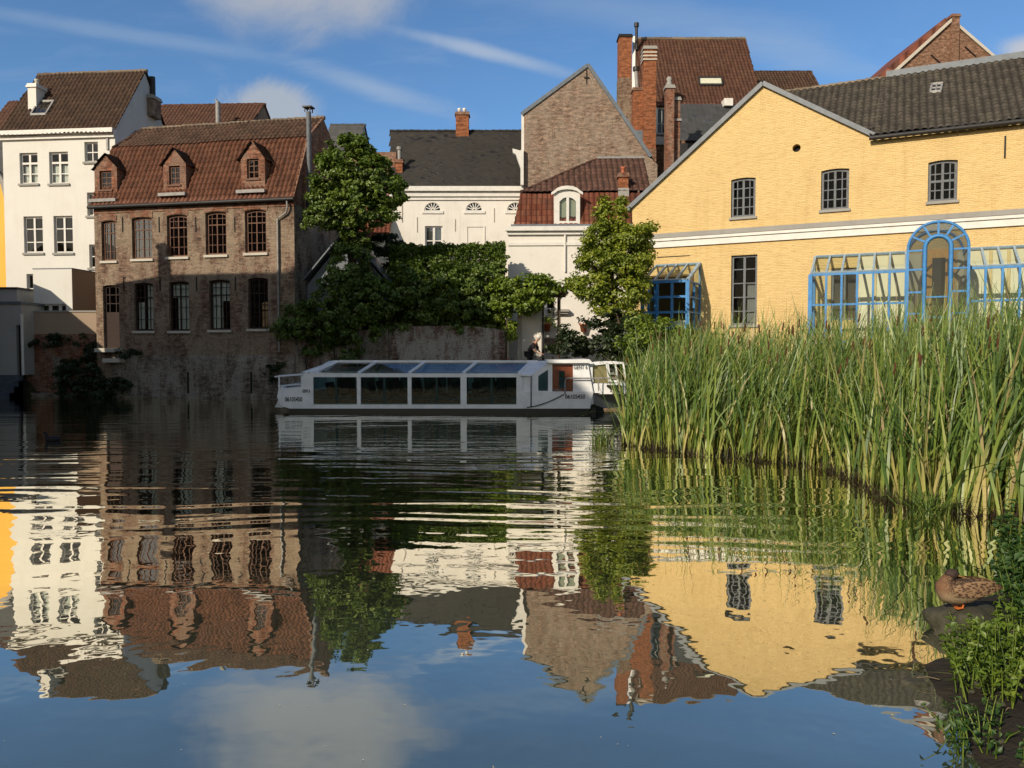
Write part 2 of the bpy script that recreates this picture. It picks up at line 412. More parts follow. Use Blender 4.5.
def make_reed_mat():
    m, nt, out = new_mat('reed')
    geo = nt.new('NewGeometry')
    rnd = geo.outputs['Random Per Island']
    sv = nt.new('SeparateXYZ', {0: uvpos(nt)})
    v = sv.outputs[1]
    green = nt.ramp(rnd, [(0.0, (0.06, 0.125, 0.027)), (0.45, (0.135, 0.22, 0.04)), (0.84, (0.25, 0.33, 0.06)), (0.94, (0.36, 0.37, 0.10)), (0.97, (0.38, 0.31, 0.14)), (1.0, (0.42, 0.33, 0.17))])
    r2 = nt.new('TexWhiteNoise', {'W': rnd}, noise_dimensions='1D').outputs['Value']
    top = nt.math('MULTIPLY_ADD', nt.math('POWER', r2, 1.3), 0.50, 0.05)
    lowf = nt.math('MULTIPLY', nt.math('SUBTRACT', 1.0, nt.step(nt.math('DIVIDE', v, top), 0.4, 1.2)), nt.math('MULTIPLY_ADD', r2, 0.5, 0.35))
    c = nt.mix(lowf, green, nt.ramp(r2, [(0.0, (0.26, 0.37, 0.05)), (0.65, (0.44, 0.46, 0.09)), (1.0, (0.62, 0.50, 0.20))]))
    di = nt.new('BsdfDiffuse', {'Color': c})
    tl = nt.new('BsdfTranslucent', {'Color': c})
    gl = nt.new('BsdfGlossy', {'Color': g(0.8), 'Roughness': 0.45})
    a = nt.new('MixShader', {0: 0.3, 1: di.outputs[0], 2: tl.outputs[0]})
    b = nt.new('MixShader', {0: 0.05, 1: a.outputs[0], 2: gl.outputs[0]})
    nt.t.links.new(b.outputs[0], out.inputs[0])
    M['reed'] = m
make_reed_mat()
m_simple('cattail_brown', (0.10, 0.04, 0.018), 0.9, 0.3, 20)

def make_duck_mats():
    m, nt, out = new_mat('duck_body')
    pos = nt.new('TexCoord').outputs['Object']
    sp = nt.new('SeparateXYZ', {0: pos})
    vo = nt.new('TexVoronoi', {'Vector': nt.vscale(pos, (1.0, 1.0, 1.5)), 'Scale': 75.0})
    n = nt.noise(pos, 30, 4)
    spots = nt.step(nt.math('ADD', vo.outputs['Distance'], nt.math('MULTIPLY', n, 0.3)), 0.35, 0.62)
    c = nt.mix(spots, (0.30, 0.19, 0.10), (0.05, 0.028, 0.018))
    breast = nt.math('SUBTRACT', 1.0, nt.step(sp.outputs[0], -0.19, -0.10))
    c = nt.mix(nt.math('MULTIPLY', breast, 0.75), c, (0.20, 0.105, 0.055))
    belly = nt.math('SUBTRACT', 1.0, nt.step(sp.outputs[2], 0.09, 0.16))
    c = nt.mix(nt.math('MULTIPLY', belly, 0.6), c, (0.34, 0.26, 0.16))
    principled(nt, out, c, 0.8, n, 0.6, 0.01)
    M['duck_body'] = m
    m, nt, out = new_mat('duck_wing')
    pos = nt.new('TexCoord').outputs['Object']
    vo = nt.new('TexVoronoi', {'Vector': nt.vscale(pos, (0.55, 1, 1.1)), 'Scale': 62.0})
    c = nt.ramp(vo.outputs['Distance'], [(0.0, (0.04, 0.022, 0.014)), (0.38, (0.075, 0.042, 0.024)), (0.58, (0.25, 0.155, 0.085))])
    principled(nt, out, c, 0.8, vo.outputs['Distance'], 0.6, 0.01)
    M['duck_wing'] = m
make_duck_mats()
m_simple('duck_head', (0.055, 0.033, 0.026), 0.75, 0.4, 60)
m_simple('dry_stalk', (0.22, 0.17, 0.10), 0.9, 0.4, 20)
m_leaf('dead_reed_shade', [(0.0, (0.018, 0.013, 0.008)), (0.6, (0.05, 0.036, 0.02)), (1.0, (0.16, 0.12, 0.06))], 0.1)
m_simple('duck_leg', (0.62, 0.17, 0.04), 0.6, 0.2, 40)
m_simple('duck_bill', (0.28, 0.16, 0.05), 0.5, 0.3, 40)
m_simple('coot_black', (0.015, 0.014, 0.014), 0.7, 0.3, 20)
# ------------------------------------------------------------------ mesh helpers
def ray(px, py):
    cx, cy = (px - 512) / FPX, (384 - py) / FPX
    cp, sp_ = math.cos(PITCH), math.sin(PITCH)
    return Vector((cx, cp + cy * sp_, -sp_ + cy * cp))
CAM = Vector((0, 0, CAMZ))
def at(px, py, Y):
    r = ray(px, py)
    return CAM + r * (Y / r.y)
def onz(px, py, z=0.0):
    r = ray(px, py)
    return CAM + r * ((z - CAMZ) / r.z)

class F:
    """Facade frame: local x runs along the facade, y into the building, z up from base."""
    def __init__(s, px, Y, slope=0.0, base=0.0, px_at=None):
        q = at(px if px_at is None else px_at, 353, Y)
        s.d = Vector((1, slope, 0)).normalized()
        s.b = Vector((-s.d.y, s.d.x, 0))
        s.base = base
        s.O = Vector((q.x, q.y, 0))
        if px_at is not None:
            x, _ = s.loc(px, 353)
            s.O = s.O + s.d * x
    def loc(s, px, py, y=0.0):
        r = ray(px, py)
        tt = (y - (CAM - s.O).dot(s.b)) / r.dot(s.b)
        p = CAM + r * tt
        return (p - s.O).dot(s.d), p.z - s.base
    def lx(s, px, y=0.0, py=300): return s.loc(px, py, y)[0]
    def lz(s, px, py, y=0.0): return s.loc(px, py, y)[1]
    def root(s, name, label, cat, group=None):
        e = bpy.data.objects.new(name, None)
        e.empty_display_size = 0.3
        e.location = (s.O.x, s.O.y, s.base)
        e.rotation_euler = (0, 0, math.atan2(s.d.y, s.d.x))
        COL.objects.link(e)
        tag(e, label, cat, group)
        return e
    def w(s, x, y, z):
        return s.O + s.d * x + s.b * y + Vector((0, 0, z + s.base))

def tag(o, label=None, cat=None, group=None, kind=None):
    if label: o['label'] = label
    if cat: o['category'] = cat
    if group: o['group'] = group
    if kind: o['kind'] = kind
    return o

def empty(name, loc, label, cat, group=None, rz=0.0):
    e = bpy.data.objects.new(name, None)
    e.empty_display_size = 0.3
    e.location = loc
    e.rotation_euler = (0, 0, rz)
    COL.objects.link(e)
    return tag(e, label, cat, group)

class MB:
    def __init__(s):
        s.v = []; s.f = []; s.sm = []; s.mi = []; s.cur = 0
    def add(s, vs, fs, smooth=False):
        n = len(s.v)
        s.v.extend(Vector(q) for q in vs)
        for f in fs:
            s.f.append(tuple(i + n for i in f)); s.sm.append(smooth); s.mi.append(s.cur)
        return s
    def poly(s, pts): return s.add(pts, [tuple(range(len(pts)))])
    def box(s, x0, x1, y0, y1, z0, z1):
        v = [(x0, y0, z0), (x1, y0, z0), (x1, y1, z0), (x0, y1, z0), (x0, y0, z1), (x1, y0, z1), (x1, y1, z1), (x0, y1, z1)]
        return s.add(v, [(3, 2, 1, 0), (4, 5, 6, 7), (0, 1, 5, 4), (1, 2, 6, 5), (2, 3, 7, 6), (3, 0, 4, 7)])
    def bar(s, a, b, w, h=None, up=(0, 0, 1)):
        a, b = Vector(a), Vector(b)
        d = (b - a).normalized()
        up = Vector(up)
        if abs(d.dot(up)) > 0.98: up = Vector((0, 1, 0))
        x = d.cross(up).normalized() * (w / 2)
        z = x.cross(d).normalized() * ((h or w) / 2)
        v = [a - x - z, a + x - z, a + x + z, a - x + z, b - x - z, b + x - z, b + x + z, b - x + z]
        return s.add(v, [(3, 2, 1, 0), (4, 5, 6, 7), (0, 1, 5, 4), (1, 2, 6, 5), (2, 3, 7, 6), (3, 0, 4, 7)])
    def tube(s, path, r, n=8, cap=True):
        path = [Vector(p) for p in path]
        rs = r if isinstance(r, (list, tuple)) else [r] * len(path)
        vs = []; fs = []
        prev = None
        for i, p in enumerate(path):
            d = (path[min(i + 1, len(path) - 1)] - path[max(i - 1, 0)]).normalized()
            if prev is None:
                x = d.cross(Vector((0, 0, 1)))
                if x.length < 1e-3: x = Vector((1, 0, 0))
                x.normalize()
            else:
                x = (prev - d * prev.dot(d)).normalized()
            prev = x
            y = d.cross(x)
            for k in range(n):
                a = 2 * math.pi * k / n
                vs.append(p + (x * math.cos(a) + y * math.sin(a)) * rs[i])
        for i in range(len(path) - 1):
            for k in range(n):
                fs.append((i * n + k, i * n + (k + 1) % n, (i + 1) * n + (k + 1) % n, (i + 1) * n + k))
        s.add(vs, fs, True)
        if cap:
            s.add(vs[:n], [tuple(range(n - 1, -1, -1))]); s.add(vs[-n:], [tuple(range(n))])
        return s
    def lathe(s, c, prof, n=14):
        c = Vector(c)
        vs = []; fs = []
        for r, z in prof:
            for k in range(n):
                a = 2 * math.pi * k / n
                vs.append(c + Vector((r * math.cos(a), r * math.sin(a), z)))
        for i in range(len(prof) - 1):
            for k in range(n):
                fs.append((i * n + k, i * n + (k + 1) % n, (i + 1) * n + (k + 1) % n, (i + 1) * n + k))
        return s.add(vs, fs, True)
    def prism(s, pts, y0, y1):
        """pts in (x, z), extruded along y."""
        n = len(pts)
        v = [(x, y0, z) for x, z in pts] + [(x, y1, z) for x, z in pts]
        fs = [(i, (i + 1) % n, (i + 1) % n + n, i + n) for i in range(n)]
        s.add(v, fs)
        tri = tessellate_polygon([[Vector((x, z, 0)) for x, z in pts]])
        s.add(v, [tuple(q) for q in tri] + [tuple(i + n for i in q[::-1]) for q in tri])
        return s
    def ellipsoid(s, c, r, nu=16, nv=10, warp=0.0, seed=0):
        c = Vector(c); vs = []; fs = []
        for j in range(nv + 1):
            th = math.pi * j / nv
            for i in range(nu):
                ph = 2 * math.pi * i / nu
                d = Vector((math.sin(th) * math.cos(ph), math.sin(th) * math.sin(ph), math.cos(th)))
                k = 1 + warp * mnoise.noise(d * 1.7 + Vector((seed, 0, 0)))
                vs.append(c + Vector((d.x * r[0], d.y * r[1], d.z * r[2])) * k)
        for j in range(nv):
            for i in range(nu):
                fs.append((j * nu + i, j * nu + (i + 1) % nu, (j + 1) * nu + (i + 1) % nu, (j + 1) * nu + i))
        return s.add(vs, fs, True)
    def build(s, name, mats, parent=None, uv=None):
        me = bpy.data.meshes.new(name)
        me.from_pydata([tuple(q) for q in s.v], [], s.f)
        if not isinstance(mats, (list, tuple)): mats = [mats]
        for m in mats: me.materials.append(M[m])
        me.polygons.foreach_set('use_smooth', s.sm)
        me.polygons.foreach_set('material_index', s.mi)
        lay = me.uv_layers.new(name='UVMap')
        co = np.array([tuple(q) for q in s.v], dtype=np.float64).reshape(-1, 3)
        nl = len(me.loops)
        li = np.zeros(nl, dtype=np.int32); me.loops.foreach_get('vertex_index', li)
        if uv is None:
            npoly = len(me.polygons)
            nr = np.zeros(npoly * 3); me.polygons.foreach_get('normal', nr); nr = nr.reshape(-1, 3)
            tot = np.zeros(npoly, dtype=np.int32); me.polygons.foreach_get('loop_total', tot)
            N = np.repeat(nr, tot, axis=0)
            flat = np.abs(N[:, 2]) > 0.97
            T = np.stack([-N[:, 1], N[:, 0], np.zeros(nl)], 1)
            T[flat] = (1, 0, 0)
            T /= np.maximum(np.linalg.norm(T, axis=1, keepdims=True), 1e-9)
            B = np.cross(N, T)
            P = co[li]
            uvs = np.stack([(P * T).sum(1), (P * B).sum(1)], 1)
        else:
            uvs = np.asarray(uv)[li]
        lay.data.foreach_set('uv', uvs.astype(np.float32).ravel())
        me.update()
        o = bpy.data.objects.new(name, me)
        COL.objects.link(o)
        if parent is not None: o.parent = parent
        return o

def build_each(mb, name, mat, parent):
    """every 8-vertex box of mb becomes an object of its own"""
    for i in range(0, len(mb.v), 8):
        b = MB(); b.v = mb.v[i:i + 8]; b.f = [tuple(k - i for k in f) for f in mb.f if i <= f[0] < i + 8]; b.sm = [False] * len(b.f); b.mi = [0] * len(b.f)
        b.build(name, mat, parent)

def np_obj(name, verts, faces_n, nper, mat, parent=None, uv=None, smooth=False, matidx=None):
    """verts (N,3) array, faces index array (F,nper)."""
    me = bpy.data.meshes.new(name)
    me.vertices.add(len(verts)); me.vertices.foreach_set('co', np.asarray(verts, dtype=np.float32).ravel())
    F_ = np.asarray(faces_n, dtype=np.int32)
    me.loops.add(F_.size); me.loops.foreach_set('vertex_index', F_.ravel())
    me.polygons.add(len(F_))
    me.polygons.foreach_set('loop_start', np.arange(0, F_.size, nper, dtype=np.int32))
    me.polygons.foreach_set('loop_total', np.full(len(F_), nper, dtype=np.int32))
    for m in (mat if isinstance(mat, (list, tuple)) else [mat]): me.materials.append(M[m])
    if matidx is not None: me.polygons.foreach_set('material_index', matidx)
    if smooth: me.polygons.foreach_set('use_smooth', np.ones(len(F_), dtype=bool))
    if uv is not None:
        lay = me.uv_layers.new(name='UVMap')
        lay.data.foreach_set('uv', np.asarray(uv, dtype=np.float32)[F_.ravel()].ravel())
    me.update(calc_edges=True)
    me.validate()
    o = bpy.data.objects.new(name, me)
    COL.objects.link(o)
    if parent is not None: o.parent = parent
    return o

# ------------------------------------------------------------------ building helpers
def loop(x0, x1, z0, z1, arch=0.0, n=7):
    p = [(x0, z0), (x1, z0), (x1, z1)]
    if arch > 0:
        for i in range(1, n):
            t_ = 1 - i / n
            p.append((x0 + (x1 - x0) * t_, z1 + arch * (1 - (2 * t_ - 1) ** 2)))
    p.append((x0, z1))
    return p
def round_loop(x0, x1, z0, z1, n=12):
    r = (x1 - x0) / 2; cx = (x0 + x1) / 2
    p = [(x0, z0), (x1, z0)]
    for i in range(n + 1):
        a = math.pi * i / n
        p.append((cx + r * math.cos(a), z1 + r * math.sin(a)))
    return p
def inpoly(x, z, poly):
    c = False
    n = len(poly)
    for i in range(n):
        x0, z0 = poly[i]; x1, z1 = poly[i - 1]
        if (z0 > z) != (z1 > z) and x < (x1 - x0) * (z - z0) / (z1 - z0) + x0: c = not c
    return c
def wall_panel(mb, outline, holes, y=0.0, reveal=0.2):
    vs = []; ed = []
    for lp in [outline] + holes:
        n0 = len(vs)
        vs += [Vector(q) for q in lp]
        ed += [(n0 + i, n0 + (i + 1) % len(lp)) for i in range(len(lp))]
    r = delaunay_2d_cdt(vs, ed, [], 1, 1e-5)
    out = []
    for f in r[2]:
        cx = sum(r[0][i].x for i in f) / len(f); cz = sum(r[0][i].y for i in f) / len(f)
        if not inpoly(cx, cz, outline): continue
        if any(inpoly(cx, cz, h) for h in holes): continue
        out.append(tuple(f))
    mb.add([(q.x, y, q.y) for q in r[0]], out)
    for h in holes:
        n = len(h)
        mb.add([(x, y, z) for x, z in h] + [(x, y + reveal, z) for x, z in h], [(i, i + n, (i + 1) % n + n, (i + 1) % n) for i in range(n)])

def ring(mb, a, b, y0, y1):
    n = len(a)
    v = [(x, y0, z) for x, z in a] + [(x, y0, z) for x, z in b] + [(x, y1, z) for x, z in b]
    mb.add(v, [(i, (i + 1) % n, (i + 1) % n + n, i + n) for i in range(n)] + [(i + n, (i + 1) % n + n, (i + 1) % n + 2 * n, i + 2 * n) for i in range(n)])

def window(root, x0, x1, z0, z1, mat='white_paint', cols=(0.5,), rows=(0.5,), arch=0.0, rec=0.13, fw=0.07, bw=0.035, y=0.0,
           sill='stone_grey', thick=(), thick_rows=(), curtain=None, glass='glass', name='window', label=None, sillw=0.07):
    lp = loop(x0, x1, z0, z1, arch)
    inn = loop(x0 + fw, x1 - fw, z0 + fw, z1 - fw, arch)
    mb = MB()
    ring(mb, lp, inn, y + rec, y + rec + 0.06)
    for c in cols:
        w = bw * (2.2 if c in thick else 1)
        xc = x0 + (x1 - x0) * c
        top = z1 - fw + arch * (1 - (2 * c - 1) ** 2)
        mb.box(xc - w / 2, xc + w / 2, y + rec - (0.012 if c in thick else -0.008), y + rec + 0.045, z0 + fw - 0.002, top)
    for r_ in rows:
        w = bw * (2.2 if r_ in thick_rows else 1)
        zc = z0 + (z1 + arch - z0) * r_
        mb.box(x0 + fw - 0.002, x1 - fw + 0.002, y + rec - (0.016 if r_ in thick_rows else -0.004), y + rec + 0.041, zc - w / 2, zc + w / 2)
    o = mb.build(name, mat, root)
    if label: o['label'] = label
    p = MB(); p.poly([(a, y + rec + 0.03, b) for a, b in inn]); p.build('pane', glass, o)
    if curtain:
        cm, parts = curtain
        c = MB()
        for (a0, a1, b0, b1) in parts:
            xs = np.linspace(x0 + (x1 - x0) * a0, x0 + (x1 - x0) * a1, 13)
            za, zb = z0 + (z1 - z0) * b0, z0 + (z1 - z0) * b1
            vs = []
            for i, xx in enumerate(xs):
                yy_ = y + rec + 0.14 + 0.025 * math.sin(i * 2.1)
                vs += [(xx, yy_, za), (xx, yy_, zb)]
            c.add(vs, [(2 * i, 2 * i + 2, 2 * i + 3, 2 * i + 1) for i in range(12)], True)
        c.build('curtain', cm, o)
    if sill:
        s_ = MB(); s_.box(x0 - sillw, x1 + sillw, y - 0.09, y + rec + 0.01, z0 - 0.11, z0 + 0.004); s_.build('sill', sill, o)
    return lp

def tile_roof(parent, name, poly, mat, tw=0.24, th=0.33, amp=0.055, stepz=0.05, sub=6, sag=0.06, seed=0, flat=False, thick=0.0):
    P = [Vector(q) for q in poly]
    u = (P[1] - P[0]).normalized()
    n = Vector((0, 0, 0))
    for i in range(1, len(P) - 1):
        n += (P[i] - P[0]).cross(P[i + 1] - P[0])
    n.normalize()
    if n.z < 0: n = -n
    u = (u - n * u.dot(n)).normalized()
    v = n.cross(u)
    q2 = [((p - P[0]).dot(u), (p - P[0]).dot(v)) for p in P]
    u0 = min(a for a, b in q2); u1 = max(a for a, b in q2); v1 = max(b for a, b in q2); v0 = min(b for a, b in q2)
    nc = max(1, int(math.ceil((u1 - u0) / tw))); nr = max(1, int(math.ceil((v1 - v0) / th)))
    nu = nc * sub + 1
    us = u0 + np.arange(nu) * (tw / sub)
    rng = np.random.default_rng(seed + 7)
    rows_v, rows_h = [], []
    for r_ in range(nr):
        rows_v += [v0 + r_ * th, v0 + (r_ + 1) * th - 1e-4]; rows_h += [stepz, 0.0]
    rows_v = np.array(rows_v); rows_h = np.array(rows_h)
    ph = np.arange(nu) / sub * 2 * math.pi
    wave = amp * np.interp((np.arange(nu) / sub) % 1.0, [0, .2, .38, .5, .62, .8, 1.0], [1.0, .85, .35, 0.0, .35, .85, 1.0]) if sub >= 4 else np.where(np.arange(nu) % sub == 0, 0.0, amp)
    H = rows_h[:, None] + wave[None, :]
    tj = rng.normal(0, 0.006, (nr, nc + 1))
    ci = np.minimum(np.arange(nu) // sub, nc)
    H += np.repeat(tj, 2, axis=0)[:, ci]
    uu, vv = np.meshgrid(us, rows_v)
    sagn = np.array([[mnoise.noise(Vector((a * 0.35, b * 0.5, seed * 3.1))) for a in us[::sub]] for b in rows_v[::2]]) * sag
    H += np.repeat(np.repeat(sagn, 2, axis=0), sub, axis=1)[:, :nu] if sagn.shape[1] * sub >= nu else 0
    uu = uu + np.repeat(rng.normal(0, 0.008, (nr, 1)), 2, axis=0)
    P0 = np.array(P[0]); un, vn, nn = np.array(u), np.array(v), np.array(n)
    co = P0 + uu[..., None] * un + vv[..., None] * vn + H[..., None] * nn
    nrow = len(rows_v)
    idx = np.arange(nrow * nu).reshape(nrow, nu)
    a = idx[:-1, :-1]; b = idx[:-1, 1:]; c = idx[1:, 1:]; d = idx[1:, :-1]
    faces = np.stack([a, b, c, d], -1).reshape(-1, 4)
    cu = (uu[:-1, :-1] + uu[1:, 1:]).ravel() / 2; cv = (vv[:-1, :-1] + vv[1:, 1:]).ravel() / 2
    ins = np.zeros(len(cu), dtype=bool)
    for i in range(len(q2)):
        ax, ay = q2[i]; bx, by = q2[i - 1]
        if ay == by: continue
        cond = (ay > cv) != (by > cv)
        ins ^= cond & (cu < (bx - ax) * (cv - ay) / (by - ay) + ax)
    faces = faces[ins]
    uv = np.stack([np.tile(np.arange(nu) / sub + 0.001 + seed * 13, (nrow, 1)), np.repeat(np.arange(nrow) // 2 + (np.arange(nrow) % 2) * 0.98 + 0.01, nu).reshape(nrow, nu)], -1).reshape(-1, 2)
    co = co.reshape(-1, 3)
    used = np.unique(faces); remap = -np.ones(len(co), dtype=np.int64); remap[used] = np.arange(len(used))
    o = np_obj(name, co[used], remap[faces], 4, mat, parent, uv[used])
    return o

def ridge_caps(parent, a, b, r=0.12, mat='tile_brown', name='ridge_cap', step_=0.38):
    a, b = Vector(a), Vector(b)
    n = max(2, int((b - a).length / step_))
    mb = MB()
    for i in range(n):
        p = a.lerp(b, i / n); q = a.lerp(b, (i + 1.08) / n)
        j = random.uniform(-0.01, 0.015)
        mb.tube([p + Vector((0, 0, j)), q + Vector((0, 0, j - 0.02))], [r * 1.06, r * 0.92], 8)
    return mb.build(name, mat, parent)

def body_walls(mb, Wd, D, prof, kL=0.0, kR=0.0, holes=(), zbase=0.0, front=True, gL=True, gR=True):
    ze = prof[0][1]
    if front: wall_panel(mb, [(0, zbase), (Wd, zbase), (Wd, ze), (0, ze)], list(holes))
    inner = [(max(0, min(D, y)), z) for y, z in prof]
    side = [(0, zbase), (D, zbase)] + inner[::-1]
    if gR: mb.add([(Wd + kR * y, y, z) for y, z in side], [tuple(range(len(side)))])
    if gL: mb.add([(kL * y, y, z) for y, z in side], [tuple(range(len(side)))])
    mb.add([(kL * D, D, zbase), (Wd + kR * D, D, zbase), (Wd + kR * D, D, prof[-1][1]), (kL * D, D, prof[-1][1])], [(0, 1, 2, 3)])

def chimney(parent, x, y, z0, z1, w, d, mat='brick_orange', cap='stone_grey', pots=0, potmat='terracotta', name='chimney', split=None):
    mb = MB()
    mb.box(x - w / 2, x + w / 2, y - d / 2, y + d / 2, z0 if split is None else split[0], z1)
    o = mb.build(name, mat, parent)
    if split is not None:
        lo = MB(); lo.box(x - w / 2 - 0.03, x + w / 2 + 0.03, y - d / 2 - 0.03, y + d / 2 + 0.03, z0, split[0]); lo.build('chimney_base', split[1], o)
    c = MB()
    c.box(x - w / 2 - 0.07, x + w / 2 + 0.07, y - d / 2 - 0.07, y + d / 2 + 0.07, z1 - 0.16, z1 - 0.05)
    c.box(x - w / 2 - 0.03, x + w / 2 + 0.03, y - d / 2 - 0.03, y + d / 2 + 0.03, z1 - 0.05, z1 + 0.06)
    c.build('chimney_cap', cap, o)
    for i in range(pots):
        p = MB()
        px_ = x + (i - (pots - 1) / 2) * w / max(pots, 1) * 0.8
        p.lathe((px_, y, z1 + 0.05), [(0.12, 0), (0.10, 0.25), (0.13, 0.28), (0.13, 0.36), (0.02, 0.36)], 10)
        p.build('chimney_pot', potmat, o)
    return o
# ------------------------------------------------------------------ ground and water
POND = [(2.29, 4.0), (2.38, 4.4), (2.42, 4.9), (2.62, 5.25), (2.95, 5.6), (3.15, 6.1), (3.7, 6.7), (4.9, 7.4), (6.2, 8.6), (6.5, 9.6), (5.75, 10.3), (5.45, 11.0), (5.7, 12.5), (5.85, 14.2), (4.9, 15.1),
        (3.9, 16.0), (2.85, 17.1), (2.35, 17.8), (2.5, 19.5), (3.4, 22.5), (4.2, 26.0), (6.0, 28.5), (8.0, 31.0), (8.0, 34.2), (-0.5, 35.2), (-9.9, 36.3), (-20.2, 38.4),
        (-20.4, 38.9), (-24.0, 38.7), (-24.1, 38.2), (-26.8, 38.2), (-22.5, 31.0), (-22.5, 2.9), (1.6, 2.9)]
def sdist(X, Y):
    P = np.array(POND); d = np.full(X.shape, 1e9); ins = np.zeros(X.shape, bool)
    for i in range(len(P)):
        a, b = P[i - 1], P[i]
        ab = b - a; L2 = (ab ** 2).sum()
        tt = np.clip(((X - a[0]) * ab[0] + (Y - a[1]) * ab[1]) / L2, 0, 1)
        d = np.minimum(d, np.hypot(X - a[0] - tt * ab[0], Y - a[1] - tt * ab[1]))
        c = (a[1] > Y) != (b[1] > Y)
        ins ^= c & (X < (b[0] - a[0]) * (Y - a[1]) / (b[1] - a[1] + 1e-12) + a[0])
    return np.where(ins, -d, d)
def ground_z(X, Y):
    X = np.asarray(X, float); Y = np.asarray(Y, float)
    d = sdist(X, Y)
    sm = lambda a: np.clip(a, 0, 1) ** 2 * (3 - 2 * np.clip(a, 0, 1))
    near = -0.04 + 0.10 * sm(d / 0.5) + 0.42 * sm((d - 0.3) / 1.8)
    back = np.where(d > 0, -0.5 + 1.7 * sm((d - 0.15) / 0.5), -0.5)
    k = sm((Y - 30.5) / 2.5)
    k = np.maximum(k, sm((-21.5 - X) / 1.0))
    z = near * (1 - k) + back * k
    z = np.where(d < 0, -0.04 - 1.0 * sm(-d / 1.5) - 0.5 * k, z)
    return z
xs = np.unique(np.round(np.concatenate([np.array([-700, -400, -200, -100, -70, -50, -42]), np.arange(-36, 30.01, 0.6), np.arange(1.2, 9.0, 0.15), np.array([34, 40, 60, 100, 200, 400, 700])]), 3))
ys = np.unique(np.round(np.concatenate([np.array([-400, -200, -100, -50, -20]), np.arange(-10, 48.01, 0.6), np.arange(2.4, 12.0, 0.15), np.array([54, 62, 80, 120, 200, 400, 800])]), 3))
GX, GY = np.meshgrid(xs, ys)
GZ = ground_z(GX, GY)
nzv = np.array([mnoise.noise(Vector((a * 2.3, b * 2.3, 0.3))) + 0.5 * mnoise.noise(Vector((a * 6.1, b * 6.1, 4.0))) for a, b in zip(GX.ravel(), GY.ravel())]).reshape(GX.shape)
GZ = GZ + nzv * 0.035 * (sdist(GX, GY) > 0.05)
idx = np.arange(GX.size).reshape(GX.shape)
gf = np.stack([idx[:-1, :-1], idx[:-1, 1:], idx[1:, 1:], idx[1:, :-1]], -1).reshape(-1, 4)
o = np_obj('ground', np.stack([GX, GY, GZ], -1).reshape(-1, 3), gf, 4, 'ground', smooth=True)
tag(o, kind='structure')
mb = MB(); mb.poly([(-29.0, 1.0, 0), (14.0, 1.0, 0), (14.0, 39.5, 0), (-29.0, 39.5, 0)])
tag(mb.build('water', 'water'), kind='structure')

# ------------------------------------------------------------------ weathered brick house on the quay
BH = F(97, 38.0, -0.2, -0.4)
r = BH.root('brick_house', 'weathered brick waterside house with orange tiled roof and three small dormers', 'house')
Wd = BH.lx(295, 0, 300); ze = (BH.lz(97, 206) + BH.lz(291, 196)) / 2
D = 6.4; yk, yr = 1.5, 3.2
zk = BH.lz(200, 146, yk); zk = BH.lz(303, 137, yk)
zr = BH.lz(322, 118, yr)
holes = []
cur = ('curtain_white', [(0.06, 0.42, 0.1, 0.98)])
for i, (a, b, c, d) in enumerate([(101.5, 116, 219, 261), (132, 152, 215.6, 259), (167, 187.5, 213, 257), (205.6, 226.5, 210, 255), (245, 266.5, 208, 253)]):
    x0, x1 = BH.lx(a, 0, 240), BH.lx(b, 0, 240); z0, z1 = BH.lz((a + b) / 2, d), BH.lz((a + b) / 2, c + 3)
    holes.append(window(r, x0, x1, z0, z1, 'wood_brown', (0.25, 0.5, 0.75), (0.24, 0.48, 0.70, 0.85), 0.07, thick=(0.5,), thick_rows=(0.70,), sill='stone_pale', fw=0.10, bw=.022, glass='glass_old'))
curt = [None, ('curtain_white', [(0.55, 0.97, 0.03, 1.0), (0.06, 0.45, 0.05, 0.62)]), ('curtain_white', [(0.06, 0.94, 0.70, 1.0), (0.3, 0.94, 0.03, 0.7)]), ('curtain_white', [(0.04, 0.52, 0.03, 1.0), (0.5, 0.95, 0.60, 1.0)]), None]
